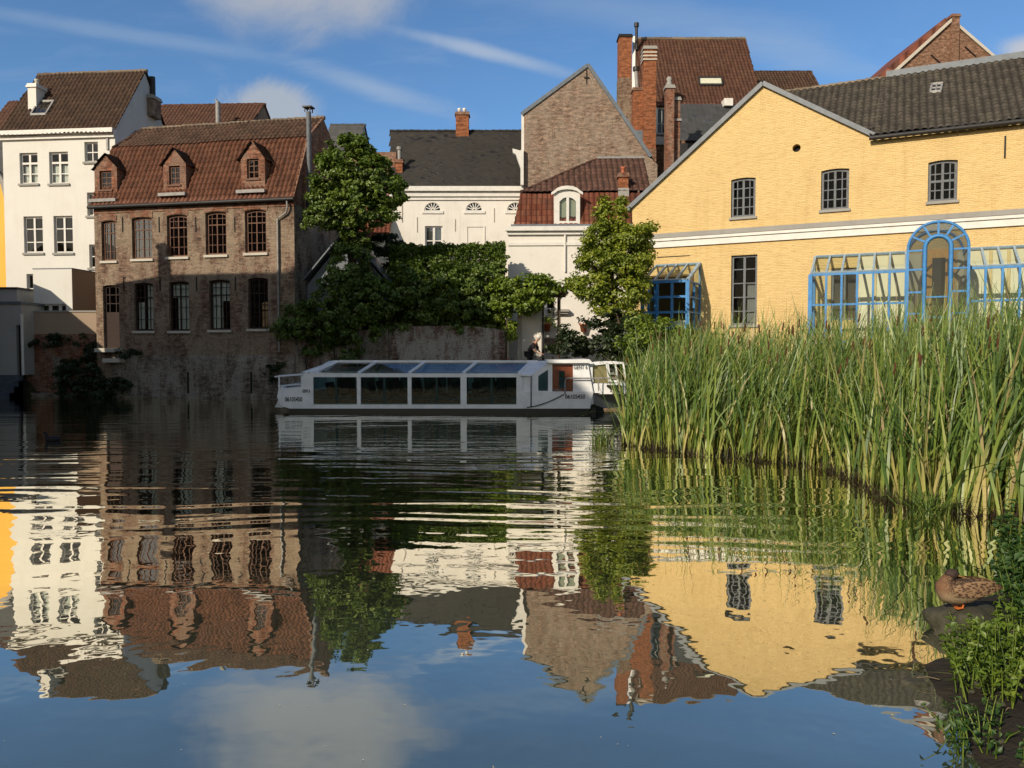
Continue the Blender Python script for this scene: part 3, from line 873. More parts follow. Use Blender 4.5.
for i, (a, b, c, d) in enumerate([(103, 119, 284, 348), (134, 153, 282, 331), (169, 189, 280.6, 331), (209, 230, 279, 330), (248, 268, 277, 329)]):
    x0, x1 = BH.lx(a, 0, 300), BH.lx(b, 0, 300); z0, z1 = BH.lz((a + b) / 2, d), BH.lz((a + b) / 2, c + 2)
    if i == 0:
        lp = loop(x0, x1, z0, z1, 0.05)
        holes.append(lp)
        m_ = MB(); ring(m_, lp, loop(x0 + 0.09, x1 - 0.09, z0 + 0.09, z1 - 0.09, 0.05), 0.13, 0.19)
        zm = z0 + (z1 - z0) * 0.58
        m_.box(x0 + 0.08, x1 - 0.08, 0.14, 0.20, z0 + 0.08, zm)
        for q in (0.3, 0.7): m_.box(x0 + (x1 - x0) * q - 0.02, x0 + (x1 - x0) * q + 0.02, 0.145, 0.19, zm, z1 - 0.05)
        for q in (0.72, 0.86): m_.box(x0 + 0.08, x1 - 0.08, 0.142, 0.187, z0 + (z1 - z0) * q - 0.02, z0 + (z1 - z0) * q + 0.02)
        dr = m_.build('door', 'wood_door', r); dr['label'] = 'dark brown door with a glazed top'
        m_ = MB(); m_.poly([(x0 + .09, .165, zm), (x1 - .09, .165, zm), (x1 - .09, .165, z1), (x0 + .09, .165, z1)]); m_.build('pane', 'glass', dr)
        m_ = MB(); m_.box(x0 - 0.1, x1 + 0.15, -0.55, 0.1, z0 - 0.2, z0 - 0.01); m_.box(x0 + 0.3, x1 + 0.35, -0.5, 0.0, z0 - 0.7, z0 - 0.5); m_.build('doorstep', 'stone_pale', r)
    else:
        holes.append(window(r, x0, x1, z0, z1, 'wood_door', (0.25, 0.5, 0.75), (0.24, 0.48, 0.70, 0.85), 0.06, thick=(0.5,), thick_rows=(0.70,), sill='stone_pale', fw=0.09, bw=.024, curtain=curt[i], glass='glass_clear' if curt[i] else 'glass'))
prof = [(0, ze), (yk, zk), (yr, zr), (D - yk, zk), (D, ze)]
mb = MB(); body_walls(mb, Wd, D, prof, holes=holes, gR=False); mb.build('wall', 'brick_weathered', r)
# gable end: pale patched masonry below, red brick above
mb = MB(); zs = ze - 0.3
mb.add([(Wd, 0, 0), (Wd, D, 0), (Wd, D, zs), (Wd, 0, zs)], [(0, 1, 2, 3)]); o = mb.build('gable_wall', 'brick_pale_base', r)
mb = MB(); mb.add([(Wd, 0, zs), (Wd, D, zs), (Wd, D, ze), (Wd, D - yk, zk), (Wd, yr, zr), (Wd, yk, zk), (Wd, 0, ze)], [tuple(range(7))]); mb.build('gable_top', 'brick_red', r)
# red brick band under the eaves, dentils, base course
mb = MB(); zb0 = BH.lz(200, 213)
tops = [h for h in holes[:5]]
mb.box(0.0, Wd, -0.035, -0.002, ze - 0.42, ze - 0.02)
for i in range(int(Wd / 0.28)):
    mb.box(i * 0.28 + 0.05, i * 0.28 + 0.19, -0.11, -0.03, ze - 0.16, ze - 0.04)
for h in tops:
    xa, xb = h[0][0] - 0.06, h[1][0] + 0.06; zt = h[2][1]
    n = 7
    lo = [(xa + (xb - xa) * i / n, zt + 0.08 * (1 - (2 * i / n - 1) ** 2) + 0.015) for i in range(n + 1)]
    hi = [(x, z + 0.30) for x, z in lo]
    mb.prism(lo + hi[::-1], -0.028, -0.003)
mb.build('brick_band', 'brick_red', r)
zpl = BH.lz(200, 355)
mb = MB(); mb.box(0.9, Wd, -0.12, -0.003, -0.5, zpl); mb.box(0.9, Wd + 0.02, -0.16, -0.1, -0.5, 0.62); mb.build('base_course', 'brick_pale_base', r)
mb = MB()
for px in (123, 159.5, 196, 235, 278):
    for (a, b) in ((217, 232), (277, 291)):
        x = BH.lx(px, 0, 240); mb.box(x - 0.02, x + 0.02, -0.04, -0.002, BH.lz(px, b), BH.lz(px, a))
for px in (190, 253):
    x = BH.lx(px, 0, 380); mb.box(x - 0.025, x + 0.025, -0.2, -0.13, BH.lz(px, 393), BH.lz(px, 372))
build_each(mb, 'wall_anchor', 'iron_black', r)
eo = 0.16
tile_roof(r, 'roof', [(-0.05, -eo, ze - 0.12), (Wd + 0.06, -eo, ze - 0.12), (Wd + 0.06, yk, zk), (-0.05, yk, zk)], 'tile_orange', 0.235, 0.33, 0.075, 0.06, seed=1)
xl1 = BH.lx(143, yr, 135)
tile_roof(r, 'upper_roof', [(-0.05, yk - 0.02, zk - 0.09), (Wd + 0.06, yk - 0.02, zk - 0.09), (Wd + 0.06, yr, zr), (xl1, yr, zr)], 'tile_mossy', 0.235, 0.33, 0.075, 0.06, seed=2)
mb = MB(); mb.add([(-.05, D - yk, zk), (Wd, D - yk, zk), (Wd, yr, zr), (xl1, yr, zr), (-.05, yk, zk), (-.05, D + .1, ze), (Wd, D + .1, ze)], [(0, 1, 2, 3), (4, 0, 3), (5, 6, 1, 0)])
mb.build('rear_roof', 'tile_mossy', r)
ridge_caps(r, (xl1, yr, zr), (Wd + .05, yr, zr), 0.12, 'ridge_pale')
ridge_caps(r, (-.05, yk, zk), (xl1, yr, zr), 0.09, 'tile_mossy')
mb = MB(); mb.bar((Wd + .05, -eo, ze - .1), (Wd + .05, yk, zk), 0.1, 0.14); mb.bar((Wd + .05, yk, zk), (Wd + .05, yr, zr), 0.1, 0.14); mb.build('verge', 'brick_red', r)
mb = MB(); mb.tube([(-0.15, -eo - .07, ze - 0.14), (Wd + 0.1, -eo - .07, ze - 0.14)], 0.085, 8); mb.build('gutter', 'dark_metal', r)
mb = MB(); xd = BH.lx(278, -0.1, 260); xt = BH.lx(289, 0, 200)
mb.tube([(xt, -eo - .05, ze - .15), (xt, -eo, ze - .5), (xt - 0.1, -0.12, ze - .75), (xd, -0.1, ze - 1.0), (xd, -0.1, 2.6)], 0.05, 8); mb.build('downpipe', 'grey_metal', r)
for i, (a, b, zt, zeave, zbase, wx0, wx1, wz0, wz1, ax) in enumerate([(94.5, 117, 155, 168, 201, 99.5, 111.5, 171, 190, 105), (163.5, 186, 149, 164, 195, 169, 180, 166, 185, 173.5), (241, 265, 141.5, 159, 192, 247, 259, 159, 179, 251.5)]):
    y = 0.12
    xa, xb = BH.lx(a, y, 180), BH.lx(b, y, 180); xc = (xa + xb) / 2
    z0, z1, z2 = BH.lz(a, zbase, y) - 0.1, BH.lz((a + b) / 2, zeave, y), BH.lz(ax, zt, y)
    yb = yk + 0.55
    mb = MB()
    wl = loop(BH.lx(wx0, y, 180), BH.lx(wx1, y, 180), BH.lz(wx0, wz1, y), BH.lz(wx0, wz0, y), 0)
    wall_panel(mb, [(xa, z0), (xb, z0), (xb, z1), (xc, z2), (xa, z1)], [wl], y, 0.15)
    ybk = yk * (z1 - ze) / (zk - ze) + 0.25
    for xx in (xa, xb): mb.add([(xx, y, z0), (xx, ybk, z1), (xx, y, z1)], [(0, 1, 2)])
    dm = mb.build('dormer', 'brick_red', r)
    ybr = min(yk + (z2 - zk) * 1.4 if z2 > zk else yk * (z2 - ze) / (zk - ze) + 0.2, yr) + 0.15
    for sgn, xe in ((1, xb + 0.12), (-1, xa - 0.12)):
        p = [(xe, y - 0.12, z1 - 0.1), (xe, ybk, z1 - 0.1), (xc, ybr, z2 + 0.03), (xc, y - 0.12, z2 + 0.03)]
        if sgn < 0: p = [p[1], p[0], p[3], p[2]]
        tile_roof(dm, 'dormer_roof', p, 'tile_mossy', 0.2, 0.28, 0.03, 0.03, seed=10 + i)
    q = wl
    f = MB(); ring(f, q, loop(q[0][0] + .08, q[1][0] - .08, q[0][1] + .08, q[2][1] - .08), y + .1, y + .15)
    cx = (q[0][0] + q[1][0]) / 2; f.box(cx - .02, cx + .02, y + .105, y + .145, q[0][1] + .05, q[2][1] - .05)
    for k in (0.36, 0.66): f.box(q[0][0] + .05, q[1][0] - .05, y + .108, y + .142, q[0][1] + (q[2][1] - q[0][1]) * k - .018, q[0][1] + (q[2][1] - q[0][1]) * k + .018)
    f.box(q[0][0] - .06, q[1][0] + .06, y - .06, y + .1, q[0][1] - .08, q[0][1] + .003)
    f.build('dormer_window', 'wood_brown', dm)
    p = MB(); p.poly([(a_, y + .13, b_) for a_, b_ in q]); p.build('dormer_pane', 'glass', dm)
    # lead flashing
    l = MB(); l.bar((xb + .03, y, z0 + .1), (xb + .06, ybk, z1 - .08), .14, .05); l.box(xa - .08, xb + .14, y - .34, y - .01, z0 - .02, z0 + .13); l.build('flashing', 'grey_metal', dm)
# metal flue against the gable
yF = 0.0
while BH.lx(309, yF, 150) > Wd + 0.26: yF += 0.02
xf = BH.lx(309, yF, 150)
mb = MB(); mb.tube([(xf, yF, BH.lz(309, 200, yF)), (xf, yF, BH.lz(309, 112, yF))], 0.115, 10)
fl = mb.build('flue', 'frame_grey', r)
mb = MB(); zt = BH.lz(309, 112, yF)
mb.box(xf - .22, xf + .22, yF - .22, yF + .22, zt + .18, zt + .24)
for a_ in (-.13, .13):
    for b_ in (-.13, .13): mb.box(xf + a_ - .02, xf + a_ + .02, yF + b_ - .02, yF + b_ + .02, zt - .02, zt + .19)
mb.build('flue_cap', 'dark_metal', fl)
mb = MB(); mb.tube([(xf, yF, BH.lz(309, 225, yF)), (xf, yF, BH.lz(309, 198, yF))], 0.17, 8); mb.build('flue_base', 'dark_metal', fl)

# ------------------------------------------------------------------ white house, left
WH = F(8, 43.0, -0.1, 1.2)
r = WH.root('white_house', 'tall white plastered house with brown tiled roof and white chimney', 'house')
Wd = WH.lx(115, 0, 140); ze = WH.lz(60, 132); yr = 3.0; zr = WH.lz(146, 73, yr); D = 6.0
holes = []
cw = ('curtain_white', [(0.05, 0.48, 0.0, 0.62), (0.52, 0.95, 0.0, 0.62)])
for k, (a, b, c, d) in enumerate([(20.5, 38.5, 153, 184), (50, 69, 152, 184), (23, 42, 216.5, 253), (53, 72, 216, 253)]):
    x0, x1 = WH.lx(a, 0, 200), WH.lx(b, 0, 200)
    holes.append(window(r, x0, x1, WH.lz(a, d), WH.lz(a, c), 'white_paint', (0.5,), (0.33, 0.67) if k < 2 else (0.3, 0.66), thick=(0.5,), thick_rows=(0.67,), fw=0.09, curtain=cw if k < 2 else None, bw=0.05, glass='glass_clear' if k < 2 else 'glass'))
for (a, b, c, d) in [(85.5, 99, 142, 162), (87, 96.5, 192.5, 216), (88, 97.5, 244.5, 268), (24.5, 35, 274, 303)]:
    holes.append(window(r, WH.lx(a, 0, 200), WH.lx(b, 0, 200), WH.lz(a, d), WH.lz(a, c), 'white_paint', (0.5,), (0.5,), fw=0.08, bw=0.05))
prof = [(0, ze), (yr, zr), (D, ze)]
mb = MB(); body_walls(mb, Wd, D, prof, holes=holes, gR=False); mb.build('wall', 'white_wall', r)
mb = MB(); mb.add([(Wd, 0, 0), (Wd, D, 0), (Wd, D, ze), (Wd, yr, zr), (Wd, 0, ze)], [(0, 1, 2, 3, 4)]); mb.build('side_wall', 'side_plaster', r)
sl_ = (zr - ze) / yr
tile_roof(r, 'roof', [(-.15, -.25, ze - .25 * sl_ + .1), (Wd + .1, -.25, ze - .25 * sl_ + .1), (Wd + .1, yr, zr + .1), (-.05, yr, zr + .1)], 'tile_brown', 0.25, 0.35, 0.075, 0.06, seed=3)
mb = MB(); mb.add([(-.1, D + .1, ze), (Wd + .12, D + .1, ze), (Wd + .12, yr, zr + .1), (-.1, yr, zr + .1)], [(0, 1, 2, 3)]); mb.build('rear_roof', 'tile_brown', r)
ridge_caps(r, (-.05, yr, zr + .12), (Wd + .1, yr, zr + .12), 0.12, 'ridge_pale')
mb = MB(); mb.box(-.2, Wd + .03, -.3, -.01, ze - .16, ze + .08); mb.box(-.1, Wd + .01, -.14, -.01, ze - .38, ze - .163); mb.build('cornice', 'white_paint', r)
mb = MB(); xp = WH.lx(108, 0, 150); mb.box(xp - .05, xp + .05, -.08, -.003, WH.lz(108, 150), ze - .38); mb.build('downpipe', 'grey_metal', r)
xc = WH.lx(36, 1.4, 95); chimney(r, xc, 1.5, WH.lz(36, 125, 1.5), WH.lz(36, 87, 1.5), 0.5, 0.85, 'white_wall_old', 'white_paint', 1, 'stone_pale')
xs_ = WH.lx(42, 1.0, 114); zz = ze + 1.0 * sl_ + .16
mb = MB(); hw = .45
mb.add([(xs_ - hw, .72, ze + .72 * sl_ + .24), (xs_ + hw, .72, ze + .72 * sl_ + .24), (xs_ + hw, 1.4, ze + 1.4 * sl_ + .24), (xs_ - hw, 1.4, ze + 1.4 * sl_ + .24)], [(0, 1, 2, 3)])
skl = mb.build('skylight', 'glass_roof', r)
mb = MB(); c4 = [Vector(v) for v in ((xs_ - hw, .72, ze + .72 * sl_ + .24), (xs_ + hw, .72, ze + .72 * sl_ + .24), (xs_ + hw, 1.4, ze + 1.4 * sl_ + .24), (xs_ - hw, 1.4, ze + 1.4 * sl_ + .24))]
for i in range(4): mb.bar(c4[i], c4[(i + 1) % 4], .09, .12)
mb.build('skylight_frame', 'grey_metal', skl)
for px, top in ((149, 76), (153.5, 78)):
    xx = WH.lx(px, 3.6, 90)
chimney(r, WH.lx(150.5, 3.6, 90) , 3.6, WH.lz(150, 118, 3.6), WH.lz(150, 98, 3.6), 0.75, 0.9, 'brick_weathered', 'stone_grey')
mb = MB()
for px in (148.5, 152.5):
    xx = WH.lx(px, 3.6, 90); mb.tube([(xx, 3.6, WH.lz(px, 98, 3.6)), (xx, 3.6, WH.lz(px, 77, 3.6))], .17, 8)
mb.build('flue', 'dark_metal', r)

# white annex in front of it
AX = F(35, 39.7, -0.1, 1.0)
r = AX.root('annex', 'low flat roofed white annex in front of the white house', 'annex')
Wd = AX.lx(72, 0, 285); zt = AX.lz(60, 269); D = 2.6
h = [window(r, AX.lx(40, 0, 308), AX.lx(66, 0, 308), AX.lz(50, 330), AX.lz(50, 304), 'white_paint', (0.34, 0.72), (), fw=.08, bw=.07, thick=(.34, .72))]
mb = MB(); wall_panel(mb, [(0, 0), (Wd, 0), (Wd, zt), (0, zt)], h); mb.add([(0, 0, 0), (0, D, 0), (0, D, zt), (0, 0, zt)], [(0, 1, 2, 3)]); mb.build('wall', 'white_wall', r)
mb = MB(); mb.add([(Wd, 0, 0), (Wd, D, 0), (Wd, D, zt), (Wd, 0, zt)], [(0, 1, 2, 3)]); mb.build('side_wall', 'brown_plaster', r)
mb = MB(); mb.box(-.02, Wd + .015, -.015, D, zt, zt + .05); mb.build('roof', 'zinc', r)

# terrace wall above old brick quay
TW = F(24, 39.0, -0.02, -0.4)
r = TW.root('terrace_wall', 'brown plastered terrace wall standing on old red brick quay wall', 'wall')
x0, x1 = TW.lx(27, 0, 320), TW.lx(101, 0, 320); zt, zm = TW.lz(60, 312), TW.lz(60, 334)
mb = MB(); mb.box(x0, x1, 0, .3, zm, zt); mb.build('parapet', 'brown_plaster', r)
mb = MB(); mb.box(x0 - .05, x1, -.05, .35, zt, zt + .07); mb.build('coping', 'stone_grey', r)
mb = MB(); mb.box(x0 - .1, x1, -.04, .4, -.6, zm); mb.build('quay_wall', 'brick_red', r)
mb = MB(); xx = TW.lx(58, 0, 360); mb.box(xx - .18, xx + .18, -.12, -.04, .9, 2.4); mb.box(x0 - .1, x1, -.22, -.05, -.6, .55); mb.build('stone_base', 'brick_pale_base', r)

# low grey house at the far left with steps to the water
LG = F(-70, 38.0, 0.0, -0.4)
r = LG.root('grey_house', 'low grey plastered building with steps down to the water', 'house')
x1 = LG.lx(22, 0, 340); zt = LG.lz(10, 304); zb = LG.lz(10, 375)
dr = loop(LG.lx(16.5, 0, 350), LG.lx(21, 0, 350), zb, LG.lz(10, 325))
mb = MB(); wall_panel(mb, [(0, zb), (x1, zb), (x1, zt), (0, zt)], [dr], 0, .25); mb.add([(x1, 0, zb), (x1, 5, zb), (x1, 5, zt), (x1, 0, zt)], [(0, 1, 2, 3)])
mb.add([(0, .3, zb), (x1, .3, zb), (x1, .3, zt - .3), (0, .3, zt - .3)], [(0, 1, 2, 3)])
mb.build('wall', 'grey_plaster', r)
mb = MB(); mb.poly([(dr[0][0], .2, zb), (dr[1][0], .2, zb), (dr[2][0], .2, dr[2][1]), (dr[0][0], .2, dr[2][1])]); mb.build('door', 'wood_door', r)
mb = MB(); mb.box(-.05, x1 + .06, -.08, 5.05, zt, zt + .12); mb.build('roof', 'zinc', r)
mb = MB(); xq = LG.lx(17, 1.2, 290); mb.box(0, xq, 1.2, 4.5, zt + .12, LG.lz(10, 289, 1.2)); mb.build('upper_storey', 'grey_plaster', r)
mb = MB(); mb.box(-.05, xq + .06, 1.12, 4.56, LG.lz(10, 289, 1.2), LG.lz(10, 289, 1.2) + .09); mb.build('upper_roof', 'dark_metal', r)
mb = MB()
for i in range(4): mb.box(0, x1, -.35 * (4 - i) , -.002, -.6, .35 + (zb - .36) * (i + 1) / 4 - .004 * (i == 3))
mb.build('steps', 'steps_blue', r)
mb = MB(); mb.tube([(x1 + .08, -.1, zb), (x1 + .08, -.1, LG.lz(22, 314))], .07, 8); mb.build('downpipe', 'white_paint', r)

# ochre house, far left
OH = F(-60, 44.9, -0.1, 1.2)
r = OH.root('ochre_house', 'narrow slice of an orange rendered house left of the white house', 'house')
x1 = OH.lx(12, 0, 250); 
prof_px = [(12.5, 300), (12, 250), (10, 215), (7.5, 196), (4, 183), (0, 176), (-20, 160)]
pts = [OH.loc(a, b) for a, b in prof_px]
out = [(0, 0)] + [(pts[0][0], 0)] + pts[1:] + [(0, pts[-1][1])]
mb = MB(); wall_panel(mb, out, []); mb.build('wall', 'ochre_wall', r)
mb = MB()
for a_, b_ in zip(pts[1:], pts[2:]): mb.bar((a_[0], -.05, a_[1]), (b_[0], -.05, b_[1]), .25, .2, up=(0, 1, 0))
mb.build('gable_coping', 'stone_grey', r)
tile_roof(r, 'roof', [(0, .3, OH.lz(0, 175, .3)), (OH.lx(9, .3, 150), .3, OH.lz(0, 175, .3)), (OH.lx(9, 3.0, 140), 3.0, OH.lz(0, 132, 3.0)), (0, 3.0, OH.lz(0, 132, 3.0))], 'slate_grey', .3, .3, .01, .02, sub=2, seed=5)
tile_roof(r, 'rear_roof', [(0, 3.6, OH.lz(0, 137, 3.6)), (OH.lx(30, 3.6, 130), 3.6, OH.lz(0, 137, 3.6)), (OH.lx(34, 6.0, 103), 6.0, OH.lz(0, 103, 6.0)), (0, 6.0, OH.lz(0, 103, 6.0))], 'tile_brown_red', .25, .35, seed=6)
mb = MB(); mb.add([(0, .3, 0), (x1, .3, 0), (x1, 6, 0), (0, 6, 0), (0, .3, OH.lz(0, 175, .3)), (x1, .3, OH.lz(0, 175, .3)), (x1, 6, OH.lz(0, 137, 3.6)), (0, 6, OH.lz(0, 137, 3.6))], [(1, 2, 6, 5), (2, 3, 7, 6), (0, 3, 7, 4)]); mb.build('side_wall', 'brick_weathered', r)

# ------------------------------------------------------------------ simple houses behind
def back_house(name, label, px0, px1, Y, slope, ze_py, zr_py, run, wmat, rmat, tw=.25, th=.35, kL=0., kR=0., seed=0, amp=.075, sub=6, extra=None, cat='house', capm=None, base=1.2, pm=None):
    f = F(px0, Y, slope, base)
    pm = pm if pm is not None else (px0 + px1) / 2
    r = f.root(name, label, cat)
    Wd = f.lx(px1, 0, ze_py); ze = f.lz(pm, ze_py); zr = f.lz(pm, zr_py, run)
    prof = [(0, ze), (run, zr), (2 * run, ze)]
    mb = MB(); body_walls(mb, Wd, 2 * run, prof, kL, kR); mb.build('wall', wmat, r)
    s_ = (zr - ze) / run
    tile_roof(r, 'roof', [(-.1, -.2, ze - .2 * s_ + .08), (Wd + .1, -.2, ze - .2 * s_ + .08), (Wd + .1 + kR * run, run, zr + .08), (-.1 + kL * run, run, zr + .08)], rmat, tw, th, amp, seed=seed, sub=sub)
    mb = MB(); mb.add([(-.1 + kL * 2 * run, 2 * run + .2, ze - .1), (Wd + .1 + kR * 2 * run, 2 * run + .2, ze - .1), (Wd + .1 + kR * run, run, zr + .08), (-.1 + kL * run, run, zr + .08)], [(0, 1, 2, 3)]); mb.build('rear_roof', rmat, r)
    ridge_caps(r, (-.1 + kL * run, run, zr + .1), (Wd + .1 + kR * run, run, zr + .1), .11, capm or rmat)
    return f, r, Wd, ze, zr
f, r, Wd, ze, zr = back_house('tiled_house', 'brown tiled roof with a thin vent pipe behind the brick house', 128, 241, 50, -.05, 138, 107, 3.2, 'brick_weathered', 'tile_brown_red', seed=21, kR=.1)
mb = MB(); xx = f.lx(218, .4, 110); mb.tube([(xx, .4, f.lz(218, 132, .4)), (xx, .4, f.lz(218, 102, .4))], .16, 8)
mb.tube([(xx, .4, f.lz(218, 103, .4)), (xx - .15, .4, f.lz(218, 99, .4))], .06, 6); mb.build('vent_pipe', 'grey_metal', r)
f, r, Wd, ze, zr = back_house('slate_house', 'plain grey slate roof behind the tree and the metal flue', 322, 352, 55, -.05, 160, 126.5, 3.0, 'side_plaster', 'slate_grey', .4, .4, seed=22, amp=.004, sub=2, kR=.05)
f, r, Wd, ze, zr = back_house('red_tiled_house', 'orange red tiled house glimpsed behind the round tree', 345, 388, 47, -.02, 236, 205, 1.6, 'cream_wall', 'tile_red', seed=23)
mb = MB(); mb.box(Wd - 3.2, Wd + .12, 2.4, 6, 0, f.lz(380, 152, 2.4)); mb.build('rear_wing', 'brick_red', r)

# ------------------------------------------------------------------ middle white house with fanlights
MH = F(392, 48, 0.0, 1.2)
r = MH.root('fanlight_house', 'white house with three small fanlights under a steep dark slate roof', 'house')
Wd = MH.lx(527, 0, 200); ze = MH.lz(450, 190); run = 4.6; zr = MH.lz(450, 131, run); kL = -.155
holes = []
holes.append(window(r, MH.lx(425, 0, 237), MH.lx(442.5, 0, 237), MH.lz(430, 255), MH.lz(430, 226), 'white_paint', (.5,), (.5,), thick=(.5,), fw=.09, bw=.06, glass='glass_old', curtain=('curtain_white', [(.04, .96, .02, 1.0)])))  # white curtain added behind the pane to stand for its bright reflection
for cx in (432.7, 474.3, 515.5):
    x0, x1 = MH.lx(cx - 8.6, 0, 207), MH.lx(cx + 8.6, 0, 207); z0 = MH.lz(cx, 211); rr = (x1 - x0) / 2; xm = (x0 + x1) / 2
    lp = [(x0, z0), (x1, z0)] + [(xm + rr * math.cos(math.pi * i / 12), z0 + .02 + rr * .95 * math.sin(math.pi * i / 12)) for i in range(0, 13)]
    holes.append(lp)
    m_ = MB(); inn = [(xm + (x - xm) * .85, z0 + .05 + (z - z0) * .85) for x, z in lp]; ring(m_, lp, inn, .05, .11)
    for k in range(1, 7):
        a_ = math.pi * k / 7; m_.bar((xm, .075, z0 + .06), (xm + rr * .9 * math.cos(a_), .075, z0 + .05 + rr * .86 * math.sin(a_)), .05, .04, up=(0, 1, 0))
    m_.lathe((xm, 0, 0), [(0, 0)], 3) if False else None
    fo = m_.build('fanlight', 'white_paint', r)
    p_ = MB(); p_.poly([(a_, .10, b_) for a_, b_ in inn]); p_.build('pane', 'glass', fo)
    s_ = MB(); s_.box(x0 - .12, x1 + .12, -.07, .06, z0 - .16, z0 + .003); s_.build('sill', 'white_paint', fo)
prof = [(0, ze), (run, zr), (2 * run, ze)]
mb = MB(); body_walls(mb, Wd, 2 * run, prof, kL, 0, holes); mb.build('wall', 'white_wall_old', r)
x0, x1, z0, z1 = MH.lx(466, 0, 237), MH.lx(485, 0, 237), MH.lz(475, 258), MH.lz(475, 225.5)
mb = MB(); ring(mb, loop(x0, x1, z0, z1), loop(x0 + .09, x1 - .09, z0 + .09, z1 - .09), -.05, -.003); mb.build('blind_window', 'white_wall_old', r)
mb = MB()
for px, a_, b_ in ((402, 205, 222), (417, 217, 232), (455, 219, 231), (494, 208, 222)):
    xx = MH.lx(px, 0, 215); mb.box(xx - .025, xx + .025, -.05, -.003, MH.lz(px, b_), MH.lz(px, a_))
build_each(mb, 'wall_anchor', 'stone_pale', r)
mb = MB(); mb.box(-.15, Wd, -.38, -.004, ze - .12, ze + .16); mb.box(-.08, Wd, -.2, -.004, ze - .42, ze - .123); mb.box(-.04, Wd, -.09, -.004, ze - .62, ze - .423); mb.build('cornice', 'white_paint', r)
s_ = (zr - ze) / run
tile_roof(r, 'roof', [(-.05, -.3, ze + .18 - .1), (Wd, -.3, ze + .18 - .1), (Wd, run, zr), (kL * run - .05, run, zr)], 'slate_dark', .28, .22, .004, .012, sub=2, sag=.05, seed=31)
mb = MB(); mb.add([(kL * run, run, zr), (Wd, run, zr), (Wd, 2 * run, ze), (kL * 2 * run, 2 * run, ze)], [(0, 1, 2, 3)]); mb.build('rear_roof', 'slate_dark', r)
ridge_caps(r, (kL * run - .05, run, zr), (Wd, run, zr), .1, 'slate_dark', step_=.45)
yy2 = 4.4; chimney(r, MH.lx(462.5, yy2, 122), yy2, zr - 1.0, MH.lz(462, 114, yy2), .85, .7, 'brick_orange', 'brick_red', 0)
mb = MB()
for px in (459.5, 464.5): mb.lathe((MH.lx(px, yy2, 112), yy2, MH.lz(462, 114, yy2)), [(.1, 0), (.1, .22), (.13, .25), (.13, .36), (.02, .36)], 10)
mb.build('chimney_pot', 'white_paint', r)
yy2 = 1.1; xx = MH.lx(399.5, yy2, 165); chimney(r, xx, yy2, ze + .6, MH.lz(399, 161, yy2), .42, .42, 'brick_orange', 'brick_red', 0)
mb = MB(); mb.tube([(xx, yy2, MH.lz(399, 161, yy2)), (xx, yy2, MH.lz(399, 148, yy2))], .12, 8); mb.tube([(xx, yy2, MH.lz(399, 150, yy2)), (xx, yy2, MH.lz(399, 147, yy2))], .18, 8); mb.build('flue', 'grey_metal', r)
xx0, xx1 = MH.lx(502, 1.0, 180), MH.lx(519, 1.0, 180)
mb = MB(); z0_, z1_ = MH.lz(510, 186, .5), MH.lz(510, 175.5, 1.1)
c4 = [Vector((xx0, .35, z0_ + .1)), Vector((xx1, .35, z0_ + .1)), Vector((xx1, .95, z1_ + .1)), Vector((xx0, .95, z1_ + .1))]
mb.add(c4, [(0, 1, 2, 3)]); sk = mb.build('skylight', 'glass_roof', r)
mb = MB()
for i in range(4): mb.bar(c4[i], c4[(i + 1) % 4], .07, .09)
mb.build('skylight_frame', 'dark_metal', sk)

# ------------------------------------------------------------------ brick gable building
GB = F(524, 46.5, 0.0, 1.2, px_at=524)
r = GB.root('brick_gable_house', 'blank pinkish brown brick gable rising above the small mansard house', 'house')
L = lambda px, py, y=0: GB.loc(px, py, y)
xa, za = L(524.5, 112); xm, zm = L(588, 66); xb, zb = L(649, 156)
xb2 = xb + .5
out = [(0, 0), (xb2, 0), (xb2, zb - .5), (xb, zb), (xm, zm), (0, za)]
mb = MB(); wall_panel(mb, out, [])
mb.add([(0, 0, 0), (0, 9, 0), (0, 9, za), (0, 0, za)], [(0, 1, 2, 3)]); mb.add([(xb2, 0, 0), (xb2, 9, 0), (xb2, 9, zb - .5), (xb2, 0, zb - .5)], [(0, 1, 2, 3)])
mb.add([(x, 9, z) for x, z in out], [tuple(range(len(out)))])
mb.build('wall', 'brick_pinkish', r)
mb = MB(); mb.add([(0, 0.002, za), (xm, 0.002, zm), (xm, 9, zm), (0, 9, za)], [(0, 1, 2, 3)]); mb.add([(xb2, 0.002, zb - .5), (xm, 0.002, zm), (xm, 9, zm), (xb2, 9, zb - .5)], [(0, 1, 2, 3)]); mb.build('roof', 'slate_grey', r)
mb = MB(); mb.bar((-.15, -.02, za - .12), (xm, -.02, zm + .06), .2, .13, up=(0, 1, 0)); mb.bar((xm, -.02, zm + .06), (xb + .1, -.02, zb - .05), .2, .17, up=(0, 1, 0)); mb.build('verge', 'zinc', r)
mb = MB(); mb.box(-.16, -.003, .1, .6, 1, za - .1); mb.build('white_edge', 'white_paint', r)
mb = MB(); xq, zq = L(586.5, 75); mb.box(xq - .025, xq + .025, -.05, -.003, zq - .5, zq + .3); mb.box(xq - .16, xq + .16, -.075, -.052, zq - .2, zq - .14)
build_each(mb, 'wall_anchor', 'iron_black', r)
mb = MB(); x0, z0 = L(511, 186); x1, z1 = L(523, 156)
mb.prism([L(520.5, 186), L(523.5, 186), L(523.5, 150), L(520, 152), L(512.5, 150), L(513, 154), L(516, 156), L(518, 162), L(520.5, 169)], -.35, .05); mb.build('bracket', 'white_paint', r)

